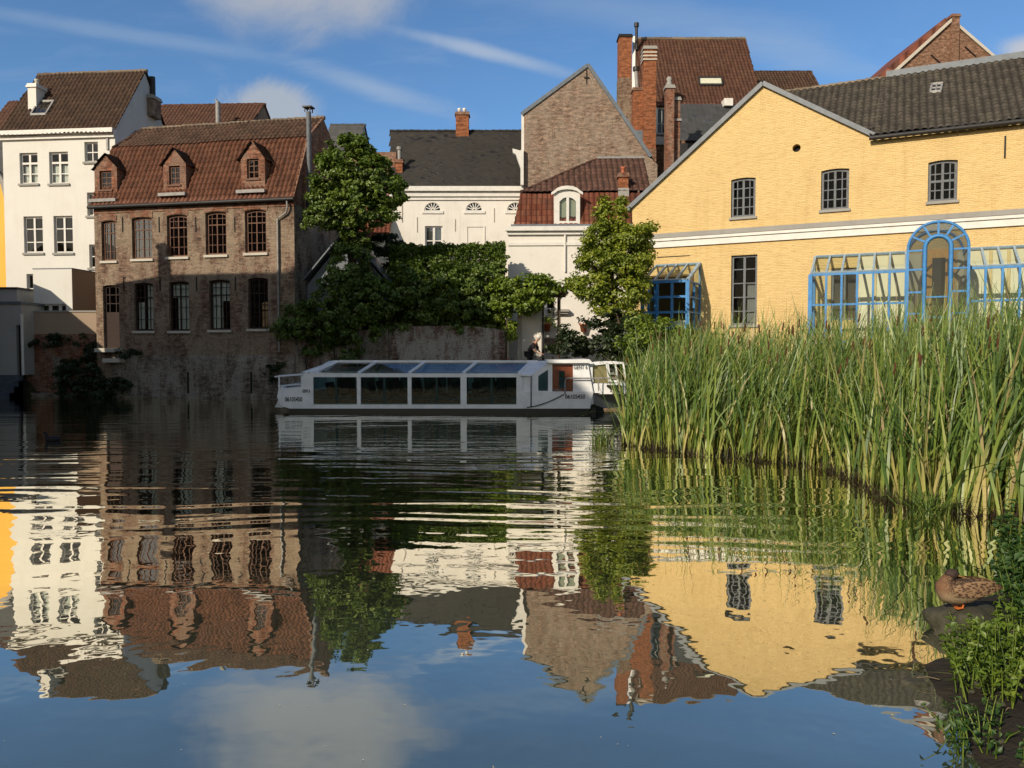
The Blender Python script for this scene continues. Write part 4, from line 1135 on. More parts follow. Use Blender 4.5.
# ------------------------------------------------------------------ small mansard house
SH = F(508, 40, -.03, 1.0)
r = SH.root('mansard_house', 'small white house with red tiled mansard and one white dormer', 'house')
Wd = SH.lx(651, 0, 260); ze = SH.lz(540, 229); yk, yr = .9, 3.6
zk = SH.lz(540, 192, yk); zr = SH.lz(620, 159, yr)
holes = []
x0, x1 = SH.lx(546.5, 0, 312), SH.lx(555, 0, 312)
holes.append(window(r, x0, x1, SH.lz(550, 317), SH.lz(550, 300), 'white_paint', (), (.5,), fw=.05))
mb = MB(); D = 6.5
wall_panel(mb, [(0, 0), (Wd, 0), (Wd, ze), (0, ze)], holes)
mb.add([(0, 0, 0), (0, D, 0), (0, D, ze), (0, 0, ze)], [(0, 1, 2, 3)]); mb.add([(0, D, 0), (Wd, D, 0), (Wd, D, ze), (0, D, ze)], [(0, 1, 2, 3)])
mb.build('wall', 'white_wall_old', r)
mb = MB(); xw = SH.lx(634, yk, 185)
mb.add([(Wd, 0, 0), (Wd, D, 0), (Wd, D, ze), (Wd, yr, zr), (Wd, yk, zk), (Wd, 0, ze)], [(0, 1, 2, 3, 4, 5)]); mb.build('side_wall', 'brick_red', r)
mb = MB(); mb.box(-.12, Wd, -.3, -.004, ze - .12, ze + .1); mb.box(-.05, Wd, -.14, -.004, ze - .3, ze - .123)
z_ = SH.lz(540, 244); mb.box(0, Wd, -.07, -.004, z_ - .08, z_ + .08); mb.build('cornice', 'white_paint', r)
mb = MB(); xx = SH.lx(565, 0, 240); mb.tube([(xx, -.08, ze - .2), (xx, -.08, SH.lz(565, 272))], .05, 8); mb.build('downpipe', 'white_paint', r)
xl0 = SH.lx(513, 0, 228); xl1 = SH.lx(521, yk, 193); xh = SH.lx(597, yr, 160)
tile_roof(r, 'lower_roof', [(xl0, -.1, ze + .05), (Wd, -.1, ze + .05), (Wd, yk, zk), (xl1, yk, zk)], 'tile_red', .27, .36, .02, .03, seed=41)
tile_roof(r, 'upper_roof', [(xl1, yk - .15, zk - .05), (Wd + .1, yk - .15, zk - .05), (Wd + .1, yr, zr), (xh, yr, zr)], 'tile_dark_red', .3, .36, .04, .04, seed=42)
mb = MB(); mb.add([(xl1, yk, zk), (xh, yr, zr), (xl1, D, zk), (xl0, 0, ze), (xl0, D, ze), (Wd, yr, zr), (Wd, D, zk)], [(0, 1, 2), (3, 0, 2, 4), (1, 5, 6, 2)]); mb.build('rear_roof', 'tile_dark_red', r)
ridge_caps(r, (xl1, yk, zk), (xh, yr, zr), .1, 'tile_dark_red'); mb = MB(); mb.box(xh, Wd + .1, yr - .15, yr + .15, zr, zr + .12); mb.build('ridge_flashing', 'grey_metal', r)
mb = MB(); mb.box(xl0 - .1, Wd, -.28, -.08, ze + .103, ze + .2); mb.build('gutter', 'zinc', r)
# dormer
y = -.02; x0, x1 = SH.lx(554, y, 205), SH.lx(580, y, 205); z0, z1 = ze + .22, SH.lz(567, 194, y); xm = (x0 + x1) / 2
wl = []
for a_, b_ in ((559.5, 566.3), (569, 576)):
    p0, p1 = SH.lx(a_, y, 210), SH.lx(b_, y, 210); q0, q1 = SH.lz(567, 221, y), SH.lz(567, 201.5, y)
    inner = b_ < 568
    wl.append([(p0, q0), (p1, q0), (p1, q1 + (.22 if inner else 0)), ((p0 + p1) / 2, q1 + .16), (p0, q1 + (0 if inner else .22))])
mb = MB()
outl = [(x0, z0), (x1, z0), (x1, z1)] + [(xm + (x1 - x0) / 2 * math.cos(a_), z1 + .28 * math.sin(a_)) for a_ in np.linspace(.3, math.pi - .3, 7)] + [(x0, z1)]
wall_panel(mb, outl, wl, y, .12)
n = len(outl); mb.add([(a_, y, b_) for a_, b_ in outl] + [(a_, 1.6, b_) for a_, b_ in outl], [(i, (i + 1) % n, (i + 1) % n + n, i + n) for i in range(n)])
dm = mb.build('dormer', 'white_paint', r)
mb = MB(); cur_ = [(x0 - .14, z1 - .06), (x0 - .14, z1 + .06)] + [(xm - (x1 - x0) / 2 * math.cos(a_) * 1.02, z1 + .06 + .34 * math.sin(a_)) for a_ in np.linspace(.3, math.pi - .3, 7)] + [(x1 + .14, z1 + .06), (x1 + .14, z1 - .06)]
cur2 = [(xm - (x1 - x0) / 2 * math.cos(a_), z1 - .06 + .28 * math.sin(a_)) for a_ in np.linspace(math.pi - .3, .3, 7)]
mb.prism(cur_ + cur2, y - .14, y - .004); mb.build('dormer_cornice', 'white_paint', dm)
for w_ in wl:
    p = MB(); p.poly([(a_, y + .08, b_) for a_, b_ in w_]); p.build('dormer_pane', 'glass_clear', dm)
mb = MB()
for w_ in wl: mb.poly([(a_, y + .16, b_) for a_, b_ in w_])
mb.build('dormer_blind', 'blind_cream', dm)
yy2 = 1.0; chimney(r, SH.lx(623, yy2, 190), yy2, ze + .3, SH.lz(623, 175, yy2), .5, .5, 'brick_orange', 'brick_red', 1, 'terracotta', split=(SH.lz(623, 189, yy2), 'stone_grey'))
# wall corner recess beside the terrace, small shelf and brick patch
mb = MB(); x0, x1 = SH.lx(555.5, 0, 312), SH.lx(569, 0, 312); mb.box(x0, x1, -.35, -.004, SH.lz(560, 312), SH.lz(560, 309.5)); mb.box(x0 + .05, x1 - .05, -.25, -.004, SH.lz(560, 314), SH.lz(560, 312) - .003); mb.build('shelf', 'stone_grey', r)
mb = MB(); x0, x1 = SH.lx(544.5, 0, 345), SH.lx(562, 0, 345); mb.box(x0, x1, -.04, -.003, SH.lz(550, 352), SH.lz(550, 338)); mb.build('brick_patch', 'brick_pinkish', r)

# ------------------------------------------------------------------ tall red-roofed building
TB = F(632, 55, 0.0, 1.2)
r = TB.root('tall_house', 'tall house with steep red brown tiled roof and several brick chimneys', 'house')
Wd = TB.lx(762, 0, 100); ze = TB.lz(700, 104); run = 5; zr = TB.lz(700, 39, run); kL = .16; kR = (TB.lx(745, run, 38) - Wd) / run
w1 = window(r, TB.lx(656.5, 0, 120), TB.lx(668, 0, 120), TB.lz(660, 134), TB.lz(660, 107), 'white_paint', (.5,), (.4,), fw=.12)
mb = MB(); body_walls(mb, Wd, 2 * run, [(0, ze), (run, zr), (2 * run, ze)], kL, kR, [w1]); mb.build('wall', 'brick_far', r)
mb = MB(); x0, x1 = TB.lx(652, 0, 140), TB.lx(667, 0, 140); mb.box(x0, x1, -.12, -.004, TB.lz(660, 145), TB.lz(660, 137)); mb.box(x0, TB.lx(657, 0, 140), -.06, -.004, TB.lz(660, 136), TB.lz(660, 106)); mb.build('white_panel', 'white_paint', r)
tile_roof(r, 'roof', [(-.05, -.2, ze - .2), (Wd + .05, -.2, ze - .2), (Wd + .05 + kR * run, run, zr), (kL * run, run, zr)], 'tile_brown_red', .26, .36, .035, .04, seed=51)
mb = MB(); mb.add([(kL * run, run, zr), (Wd + kR * run, run, zr), (Wd + kR * 2 * run, 2 * run, ze), (kL * 2 * run, 2 * run, ze)], [(0, 1, 2, 3)]); mb.build('rear_roof', 'tile_brown_red', r)
ridge_caps(r, (kL * run, run, zr), (Wd + kR * run, run, zr), .16, 'ridge_pale')
mb = MB(); mb.bar((-.05, -.25, ze - .4), (kL * run - .02, run, zr + .1), .22, .25); mb.bar((-.03, -.25, ze - .4), (-.03, -.25, TB.lz(632, 150)), .22, .22); mb.build('verge', 'white_wall', r)
tile_roof(r, 'slate_lean_to', [(TB.lx(672, -3.2, 140), -3.2, TB.lz(700, 141, -3.2)), (TB.lx(770, -3.2, 140), -3.2, TB.lz(700, 141, -3.2)), (TB.lx(770, -.25, 105), -.25, TB.lz(700, 105, -.25)), (TB.lx(672, -.25, 105), -.25, TB.lz(700, 105, -.25))], 'slate_grey', .35, .3, .004, .014, sub=2, seed=52)
mb = MB(); x0, x1 = TB.lx(680, -3.2, 150), TB.lx(770, -3.2, 150); z_ = TB.lz(700, 142, -3.2); mb.box(x0, x1, -3.1, -.3, 0, z_ - .05); mb.build('lean_to_wall', 'dark_metal', r)
mb = MB(); x0 = TB.lx(726, -.1, 101); mb.box(x0 - .3, x0 + .3, -.8, .2, ze - .35, ze + .15); mb.build('roof_vent', 'white_paint', r)
s_ = (zr - ze) / run
def on_roof(px, py):
    # intersect the viewing ray with the roof plane z = ze + s*y
    lo, hi = -1.0, run + 1
    for _ in range(40):
        m_ = (lo + hi) / 2
        if TB.lz(px, py, m_) > ze + s_ * m_: lo = m_
        else: hi = m_
    return Vector((TB.lx(px, m_, py), m_, ze + s_ * m_))
up_ = Vector((0, -s_, 1)).normalized() * .16
c4 = [on_roof(a_, b_) + up_ for a_, b_ in ((699, 86.5), (722, 86.5), (721, 79.5), (698.5, 79.5))]
mb = MB(); mb.add(c4, [(0, 1, 2, 3)]); sk = mb.build('skylight', 'blind_cream', r)
mb = MB()
for i in range(4): mb.bar(c4[i], c4[(i + 1) % 4], .1, .14)
mb.build('skylight_frame', 'dark_metal', sk)
# chimneys
yy2 = 3.9; chimney(r, TB.lx(624.5, yy2, 60), yy2, TB.lz(624, 150, yy2), TB.lz(624, 37.5, yy2), .95, 1.0, 'brick_orange', 'iron_black', split=(TB.lz(624, 80, yy2), 'brick_weathered'))
mb = MB(); xx = TB.lx(636.5, yy2, 30); mb.tube([(xx, yy2, TB.lz(636, 50, yy2)), (xx, yy2, TB.lz(636, 24, yy2))], .11, 8); mb.tube([(xx, yy2, TB.lz(636, 27, yy2)), (xx, yy2, TB.lz(636, 23, yy2))], .18, 8); mb.build('flue', 'dark_metal', r)
yy2 = -2.6; ch = chimney(r, TB.lx(648.8, yy2, 100), yy2, TB.lz(648, 165, yy2), TB.lz(648, 49, yy2), .83, .8, 'brick_orange', 'stone_grey', split=(TB.lz(648, 150, yy2), 'brick_far'))
mb = MB(); xx = TB.lx(648.8, yy2, 60)
for k in (54, 57.5, 61): mb.box(xx - .47, xx + .47, yy2 - .46, yy2 + .46, TB.lz(648, k + 1.4, yy2), TB.lz(648, k, yy2))
mb.build('chimney_moulding', 'stone_pale', ch)
yy2 = -2.4; chimney(r, TB.lx(637.3, yy2, 110), yy2, TB.lz(637, 165, yy2), TB.lz(637, 90, yy2), .68, .7, 'brick_orange', 'brick_far', split=(TB.lz(637, 132, yy2), 'zinc'))
mb = MB(); xx = TB.lx(637.5, yy2, 80); mb.tube([(xx, yy2, TB.lz(637, 90, yy2)), (xx - .1, yy2, TB.lz(637, 71, yy2))], .13, 8); fo = mb.build('flue', 'grey_metal', r)
mb = MB(); mb.tube([(xx - .1, yy2, TB.lz(637, 71, yy2)), (xx - .1, yy2, TB.lz(637, 67, yy2))], .22, 8); mb.build('flue_cap', 'dark_metal', fo)
yy2 = -6.0; c1 = chimney(r, TB.lx(669.2, yy2, 120), yy2, TB.lz(669, 180, yy2), TB.lz(669, 87, yy2), .52, .5, 'brick_red', 'stone_grey')
mb = MB(); xx = TB.lx(669.2, yy2, 90); mb.lathe((xx, yy2, TB.lz(669, 87, yy2)), [(.16, 0), (.2, .2), (.13, .35), (.2, .5), (.1, .62)], 7); mb.build('chimney_pot', 'stone_grey', c1)
yy2 = -5.6; c2 = chimney(r, TB.lx(676, yy2, 130), yy2, TB.lz(676, 180, yy2), TB.lz(676, 99, yy2), .42, .45, 'brick_red', 'stone_grey')
mb = MB(); xx = TB.lx(676, yy2, 100); z_ = TB.lz(676, 121, yy2); mb.box(xx - .3, xx + .3, yy2 - .3, yy2 + .3, z_ - .07, z_ + .07); mb.build('chimney_moulding', 'stone_grey', c2)
f, r, Wd, ze, zr = back_house('low_tiled_roof', 'short strip of mossy tiled ridge beside the tall red brown roof', 748, 822, 62, 0, 95, 73, 2.5, 'brick_far', 'tile_mossy', seed=53)

# ------------------------------------------------------------------ far right brick gable
FG = F(868, 58, 0.0, 1.2)
r = FG.root('far_gable_house', 'distant brick gable with central chimney behind the grey tiled ridge', 'house')
L = lambda px, py, y=0: FG.loc(px, py, y)
pa, pm_, pb = L(872, 92), L(951, 21), L(1012, 73)
mb = MB(); wall_panel(mb, [(pa[0], 0), (pb[0], 0), pb, pm_, pa], []); mb.build('wall', 'brick_far', r)
mb = MB(); mb.add([(pa[0], 0.003, pa[1]), (pm_[0], 0.003, pm_[1]), (pm_[0], 10, pm_[1]), (pa[0], 10, pa[1])], [(0, 1, 2, 3)]); mb.add([(pb[0], 0.003, pb[1]), (pm_[0], 0.003, pm_[1]), (pm_[0], 10, pm_[1]), (pb[0], 10, pb[1])], [(0, 1, 2, 3)]); mb.build('roof', 'tile_red', r)
mb = MB(); mb.bar((pa[0], -.04, pa[1]), (pm_[0], -.04, pm_[1] + .05), .2, .3, up=(0, 1, 0)); mb.bar((pm_[0], -.04, pm_[1] + .05), (pb[0], -.04, pb[1]), .2, .2, up=(0, 1, 0)); mb.build('verge', 'stone_pale', r)
mb = MB(); mb.prism([(pa[0], pa[1]), (pm_[0], pm_[1] + .05), (pm_[0] - .35, pm_[1] + .3), (pa[0] - .75, pa[1] + .1)], .15, 9); mb.build('verge_tiles', 'tile_red', r)
x_, z_ = L(954.2, 16); chimney(r, x_, 0.1, L(954, 75)[1], z_, .55, .7, 'brick_far', 'brick_red')
mb = MB()
for px, py in ((936, 60), (970, 52)): a_, b_ = L(px, py); mb.bar((a_ - .4, -.05, b_ + .35), (a_ + .4, -.05, b_ - .35), .1, .06)
build_each(mb, 'wall_anchor', 'iron_black', r)
# ------------------------------------------------------------------ yellow building
YB = F(636, 38.7, -.495, 0.3)
r = YB.root('yellow_house', 'long yellow painted brick building with grey tiled roof and blue conservatory', 'house')
L = YB.loc
xa, za = L(763, 86); xr_, zeR = L(872, 134); xE = YB.lx(1110, 0, 200); ze = (zeR + YB.lz(1020, 123)) / 2
_, zl0 = L(636, 203)
holes = []
def yw(a, b, c, d, rise=.06, **k):
    m_ = (a + b) / 2
    return window(r, YB.lx(a, 0, (c + d) / 2), YB.lx(b, 0, (c + d) / 2), YB.lz(m_, d), YB.lz(m_, c + 1.5), 'frame_grey', arch=rise, fw=.11, bw=.045, rec=.12, sill='stone_grey', glass='glass_dull', **k)
holes.append(yw(731, 755.5, 177.5, 217, cols=(.25, .5, .75), rows=(.26, .5, .74), thick=(.5,)))
holes.append(yw(821, 849, 168.5, 209.5, cols=(.25, .5, .75), rows=(.26, .5, .74), thick=(.5,)))
holes.append(yw(928, 957.5, 160, 201, cols=(.25, .5, .75), rows=(.28, .5, .68), thick=(.5,), thick_rows=(.5,)))
x0, x1 = YB.lx(731, 0, 290), YB.lx(757, 0, 290); z0, z1 = YB.lz(744, 325), YB.lz(744, 255)
holes.append(window(r, x0, x1, z0, z1, 'frame_grey', (.5,), (.2, .4, .6, .8), fw=.1, bw=.05, thick=(.5,), sill='stone_grey', glass='glass_dull', curtain=('curtain_white', [(.6, .92, .04, .6)])))
xv, zv = L(796.5, 148); rv = (YB.lx(800.7, 0, 148) - YB.lx(792.3, 0, 148)) / 2
vl = [(xv + rv * math.cos(2 * math.pi * i / 16), zv + rv * math.sin(2 * math.pi * i / 16)) for i in range(16)]
holes.append(vl)
# openings behind the glass structures
bx0, bx1 = YB.lx(650, 0, 300), YB.lx(694, 0, 300)
hb = loop(bx0, bx1, YB.lz(670, 330), YB.lz(670, 275)); holes.append(hb)
gd = loop(YB.lx(926, 0, 280), YB.lx(951, 0, 280), .3, YB.lz(938, 252)); holes.append(gd)
gw = loop(YB.lx(831, 0, 290), YB.lx(858, 0, 290), YB.lz(845, 320), YB.lz(845, 268)); holes.append(gw)
xA = YB.lx(632, 0, 205); zA = YB.lz(632, 206)
out = [(0.05, 0), (xE, 0), (xE, ze), (xr_, ze), (xa, za), (xA, zA)]
mb = MB(); wall_panel(mb, out, holes, 0, .3)
mb.add([(0.05, 0, 0), (0.05, 9, 0), (0.05, 9, zA), (0.05, 0, zA)], [(0, 1, 2, 3)]); mb.add([(xE, 0, 0), (xE, 9, 0), (xE, 9, ze), (xE, 0, ze)], [(0, 1, 2, 3)]); mb.add([(0.05, 9, 0), (xE, 9, 0), (xE, 9, ze + .9), (xa, 9, ze + .9), (0.05, 9, zA)], [(0, 1, 2, 3, 4)])
mb.build('wall', 'yellow_brick', r)
mb = MB(); mb.add([(x, .3, z) for x, z in out[2:]], [(0, 1, 2, 3)])
mb.poly([(a_, .29, b_) for a_, b_ in vl]); mb.build('gable_backing', 'dark_interior', r)
run = 5.0
zr = (YB.lz(850, 80.5, run) + YB.lz(1015, 68, run)) / 2
s_ = (zr - ze) / run
xl = YB.lx(786, run, 80)
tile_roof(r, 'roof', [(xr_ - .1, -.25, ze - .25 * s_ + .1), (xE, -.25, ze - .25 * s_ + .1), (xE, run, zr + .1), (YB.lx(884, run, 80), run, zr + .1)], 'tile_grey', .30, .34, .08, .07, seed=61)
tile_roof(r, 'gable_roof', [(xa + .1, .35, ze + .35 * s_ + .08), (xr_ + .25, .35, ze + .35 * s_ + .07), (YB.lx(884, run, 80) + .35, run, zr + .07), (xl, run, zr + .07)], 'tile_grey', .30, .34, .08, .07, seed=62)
mb = MB(); mb.add([(xa, .3, za), (xA, .3, zA), (xA, 9, zA), (xl, run, zr), (xl, 9, zr - 4 * s_), (xE, run, zr), (xE, 9.2, ze)], [(0, 1, 2, 3), (3, 5, 6, 4), (3, 2, 4)]); mb.build('rear_roof', 'tile_grey', r)
ridge_caps(r, (xl, run, zr + .12), (YB.lx(884, run, 80), run, zr + .12), .13, 'ridge_pale')
mb = MB(); xq = YB.lx(886, run, 80); mb.box(xq, xE, run - .12, run + .12, zr + .12, zr + .42); mb.build('ridge_flashing', 'zinc', r)
mb = MB(); mb.bar((xA - .1, .1, zA - .02), (xa, .1, za + .12), .5, .24, up=(0, 1, 0)) if False else None
for p0, p1 in (((xA - .25, zA - .2), (xa, za + .10)), ((xa, za + .10), (xr_ + .1, ze + .02))):
    d_ = Vector((p1[0] - p0[0], 0, p1[1] - p0[1])).normalized(); n_ = Vector((-d_.z, 0, d_.x)) * .10
    a_, b_ = Vector((p0[0], 0, p0[1])), Vector((p1[0], 0, p1[1]))
    mb.prism([(a_.x - n_.x, a_.z - n_.z), (b_.x - n_.x, b_.z - n_.z), (b_.x + n_.x, b_.z + n_.z), (a_.x + n_.x, a_.z + n_.z)], -.16, .38)
mb.build('coping', 'zinc', r)
mb = MB(); mb.tube([(xr_ - .1, -.3, ze - .12), (xE, -.3, ze - .12)], .1, 8); mb.build('gutter', 'dark_metal', r)
mb = MB(); zc1, zc0 = (YB.lz(655, 239.3) + YB.lz(1020, 214)) / 2 + .03, (YB.lz(655, 234.5) + YB.lz(1020, 206)) / 2
zlow = (YB.lz(690, 243) + YB.lz(1015, 222.5)) / 2
mb.box(.6, xE, -.1, -.003, zlow - .14, zlow + .16); mb.box(.6, xE, -.17, -.003, zlow + .163, zlow + .30); mb.build('cornice', 'white_paint', r)
mb = MB(); mb.box(.5, xE, -.2, -.003, zlow + .303, zlow + .52); mb.build('cornice_flashing', 'stone_grey', r)
mb = MB()
for px, a_, b_ in ((1005, 136, 158),): x_ = YB.lx(px, 0, 147); mb.box(x_ - .03, x_ + .03, -.05, -.003, YB.lz(px, b_), YB.lz(px, a_))
x0_ = YB.lx(657, 0, 258); mb.box(x0_, YB.lx(690, 0, 256), -.03, -.003, YB.lz(670, 257), YB.lz(670, 256.3)); build_each(mb, 'wall_anchor', 'iron_black', r)
# roof light and a strip of repaired tiles
def on_y(px, py):
    lo, hi = -1.0, run + 2
    for _ in range(40):
        m_ = (lo + hi) / 2
        if YB.lz(px, py, m_) > ze + s_ * m_: lo = m_
        else: hi = m_
    return Vector((YB.lx(px, m_, py), m_, ze + s_ * m_))
up_ = Vector((0, -s_, 1)).normalized() * .22
c4 = [on_y(a_, b_) + up_ for a_, b_ in ((930, 97), (940.5, 96), (942, 88), (932, 89))]
mb = MB(); mb.add(c4, [(0, 1, 2, 3)]); sk = mb.build('skylight', 'glass_roof', r)
mb = MB()
for i in range(4): mb.bar(c4[i], c4[(i + 1) % 4], .08, .12)
mb.bar((c4[0] + c4[1]) / 2, (c4[2] + c4[3]) / 2, .05, .08); mb.bar((c4[1] + c4[2]) / 2, (c4[0] + c4[3]) / 2, .05, .08)
mb.build('skylight_frame', 'grey_metal', sk)

def panes_and_bars(fr, gl, P, nx, w=.07, hs=()):
    """quad P (bl, br, tr, tl) with nx bays and horizontal rails at fractions hs"""
    P = [Vector(p) for p in P]
    n_ = (P[1] - P[0]).cross(P[3] - P[0]).normalized()
    for i in range(nx + 1):
        t_ = i / nx
        fr.bar(P[0].lerp(P[1], t_), P[3].lerp(P[2], t_), w, w * 1.2, up=n_)
    for h in (0, 1, *hs):
        fr.bar(P[0].lerp(P[3], h), P[1].lerp(P[2], h), w * .98, w * 1.16, up=n_)
    gl.add(P, [(0, 1, 2, 3)])

# blue bay on the left
d = -2.3
fx0, fx1 = YB.lx(643, d, 300), YB.lx(687, d, 300); zf0, zf1 = YB.lz(665, 328, d), YB.lz(687, 281, d)
wx1 = fx1; zw = YB.lz(690, 264, 0); ztop = YB.lz(680, 264.5, 0)
fb, fg, gb = MB(), MB(), MB()
A = lambda x, y, z: (x, y, z)
panes_and_bars(fb, gb, [A(fx0, d, zf0), A(fx1, d, zf0), A(fx1, d, zf1), A(fx0, d, zf1)], 3, .11, (.34, .67))
panes_and_bars(fb, gb, [A(fx1 + .06, d, zf0), A(fx1 + .06, -.06, zf0), A(fx1 + .06, -.06, zf1), A(fx1 + .06, d, zf1)], 2, .08, (.34, .67))
panes_and_bars(fb, gb, [A(fx0 - .06, d, zf0), A(fx0 - .06, -.06, zf0), A(fx0 - .06, -.06, zf1), A(fx0 - .06, d, zf1)], 2, .08, (.34, .67))
panes_and_bars(fg, gb, [A(fx0, d, zf1 + .07), A(fx1, d, zf1 + .07), A(fx1, -.06, ztop), A(fx0, -.06, ztop)], 4, .08)
fg.bar((fx1 + .06, d, zf1 + .07), (fx1 + .06, -.06, ztop), .12, .12); fg.bar((fx1 + .06, -.06, zf1), (fx1 + .06, -.06, ztop), .1, .1)
gb.add([(fx1 + .06, d, zf1), (fx1 + .06, -.06, zf1), (fx1 + .06, -.06, ztop)], [(0, 1, 2)])
bay = fb.build('bay_window', 'blue_paint', r); gb.build('pane', 'glass_clear', bay); fg.build('roof_bar', 'blue_pale', bay)
mb = MB(); mb.box(fx0 - .05, fx1 + .12, d + .03, -.01, 0, zf0 - .08); mb.build('bay_base', 'brick_weathered', bay)
mb = MB(); mb.box(fx0 + .3, fx1 - .1, d + .3, d + .7, zf0, zf0 + .35); mb.build('white_box', 'curtain_white', bay)
# long conservatory
d = -2.0
gx0 = YB.lx(811, d, 290); zg0, zg1 = .25, (YB.lz(811, 274, d) + YB.lz(1000, 268.5, d)) / 2
zt = (YB.lz(822, 257, 0) + YB.lz(1020, 246, 0)) / 2
px_l, px_r = 907.5, 968.5
d2 = -2.5
ax0, ax1 = YB.lx(px_l, d2, 270), YB.lx(px_r, d2, 270)
fb, fg, gb = MB(), MB(), MB()
for (xa_, xb_, nx) in ((gx0, ax0 - .05, 6), (ax1 + .05, xE - .3, 8)):
    panes_and_bars(fb, gb, [A(xa_, d, zg0), A(xb_, d, zg0), A(xb_, d, zg1), A(xa_, d, zg1)], nx, .085, (.42, .74))
    panes_and_bars(fg, gb, [A(xa_, d, zg1 + .06), A(xb_, d, zg1 + .06), A(xb_, -.06, zt), A(xa_, -.06, zt)], nx, .085)
panes_and_bars(fb, gb, [A(gx0 - .05, d, zg0), A(gx0 - .05, -.05, zg0), A(gx0 - .05, -.05, zg1), A(gx0 - .05, d, zg1)], 2, .085, (.42, .74))
fb.bar((gx0 - .03, d - .02, zg0), (gx0 - .03, d - .02, zg1), .16)
fg.bar((gx0 - .05, -.06, zg1), (gx0 - .05, -.06, zt), .08)
gb.add([(gx0 - .05, d, zg1), (gx0 - .05, -.06, zg1), (gx0 - .05, -.06, zt)], [(0, 1, 2)])
con = fb.build('conservatory', 'blue_paint', r); gb.build('pane', 'glass_clear', con); fg.build('roof_bar', 'blue_pale', con)
mb = MB(); mb.box(gx0, xE - .3, d - .05, -.01, -.2, zg0 - .05); mb.build('conservatory_base', 'stone_grey', con)
mb = MB(); x_ = YB.lx(859, 0, 290); mb.box(x_, xE - .35, -.06, -.004, .3, zt - .1)
mb2 = MB(); mb2.box(x_, YB.lx(921, 0, 280), -.06, -.004, .25, zt - .1); mb2.box(YB.lx(957, 0, 280), xE - .35, -.06, -.004, .25, zt - .1); mb2.build('pale_wall', 'cream_wall', con)
mb = MB()
for px in (875, 889, 990, 1008, 1027, 1045): x_ = YB.lx(px, 0, 280); mb.box(x_ - .06, x_ + .06, -.12, -.063, .25, zt - .12)
mb.build('wall_post', 'tan_blind', con)
# arched porch in the middle
xc = (ax0 + ax1) / 2; ra = (ax1 - ax0) / 2; zs = YB.lz(938, 221.5, d2) - ra
fb, gb = MB(), MB()
na = 16
def arc(rr, y, k0=0, k1=na): return [(xc + rr * math.cos(math.pi * k / na), y, zs + rr * math.sin(math.pi * k / na)) for k in range(k0, k1 + 1)]
fb.tube(arc(ra, d2), .06, 6); fb.tube(arc(ra, -.05), .05, 6)
di = .43 * ra
fb.tube([(xc + di, d2 - .03, .1)] + [(xc + di * math.cos(math.pi * k / na), d2 - .03, zs - .22 * ra + .26 * ra + di * math.sin(math.pi * k / na)) for k in range(na + 1)] + [(xc - di, d2 - .03, .1)], .085, 6)
for k in (2.6, 5.3, 8, 10.7, 13.4):
    a_ = math.pi * k / na
    fb.bar((xc + di * 1.05 * math.cos(a_), d2, zs + .04 * ra + di * math.sin(a_)), (xc + ra * math.cos(a_), d2, zs + ra * math.sin(a_)), .075, .075, up=(0, 1, 0))
for sx_ in (-1, 1):
    fb.bar((xc + sx_ * ra, d2, .1), (xc + sx_ * ra, d2, zs), .10)
    for zz in (.05, .8, 1.7, 2.55): fb.bar((xc + sx_ * ra, d2, zs - zz), (xc + sx_ * di, d2, zs - zz), .07)
    for zz in (.0, 1.2): fb.bar((xc + sx_ * ra, d2, zs - zz), (xc + sx_ * ra, -.05, zs - zz), .07)
for zz in (1.9, 2.7): fb.bar((xc - di, d2 - .02, zs - zz), (xc + di, d2 - .02, zs - zz), .06)
A1, A0 = arc(ra - .01, d2), arc(ra - .01, -.05)
gb.add(A1 + A0, [(i, i + 1, i + 1 + na + 1, i + na + 1) for i in range(na)], True)
gb.poly([(xc + ra, d2 + .01, .1)] + [(p[0], d2 + .01, p[2]) for p in A1] + [(xc - ra, d2 + .01, .1)])
for sx_ in (-1, 1): gb.add([(xc + sx_ * ra, d2, .1), (xc + sx_ * ra, -.05, .1), (xc + sx_ * ra, -.05, zs), (xc + sx_ * ra, d2, zs)], [(0, 1, 2, 3)])
por = fb.build('arched_porch', 'blue_paint', r); gb.build('pane', 'glass', por)
mb = MB(); q = gd; mb_in = loop(q[0][0] + .22, q[1][0] - .22, q[0][1] + .2, q[2][1] - .25)
ring(mb, [(x - .12 * (1 if x < xc + 1 and i in (0, 3) else -1), z + (.12 if i > 1 else 0)) for i, (x, z) in enumerate(q)], mb_in, -.05, .06)
dw = mb.build('door', 'wood_orange', r); dw['label'] = 'orange framed glazed door inside the arched porch'
mb = MB(); mb.poly([(a_, .03, b_) for a_, b_ in mb_in]); mb.build('door_pane', 'glass', dw)
# indoor frames of the bay opening and dark window in the conservatory
mb = MB(); ring(mb, gw, loop(gw[0][0] + .1, gw[1][0] - .1, gw[0][1] + .1, gw[2][1] - .1), .1, .16); mb.box((gw[0][0] + gw[1][0]) / 2 - .04, (gw[0][0] + gw[1][0]) / 2 + .04, .105, .155, gw[0][1], gw[2][1])
fo = mb.build('window', 'frame_grey', r); mb = MB(); mb.poly([(a_, .13, b_) for a_, b_ in gw]); mb.build('pane', 'glass', fo)

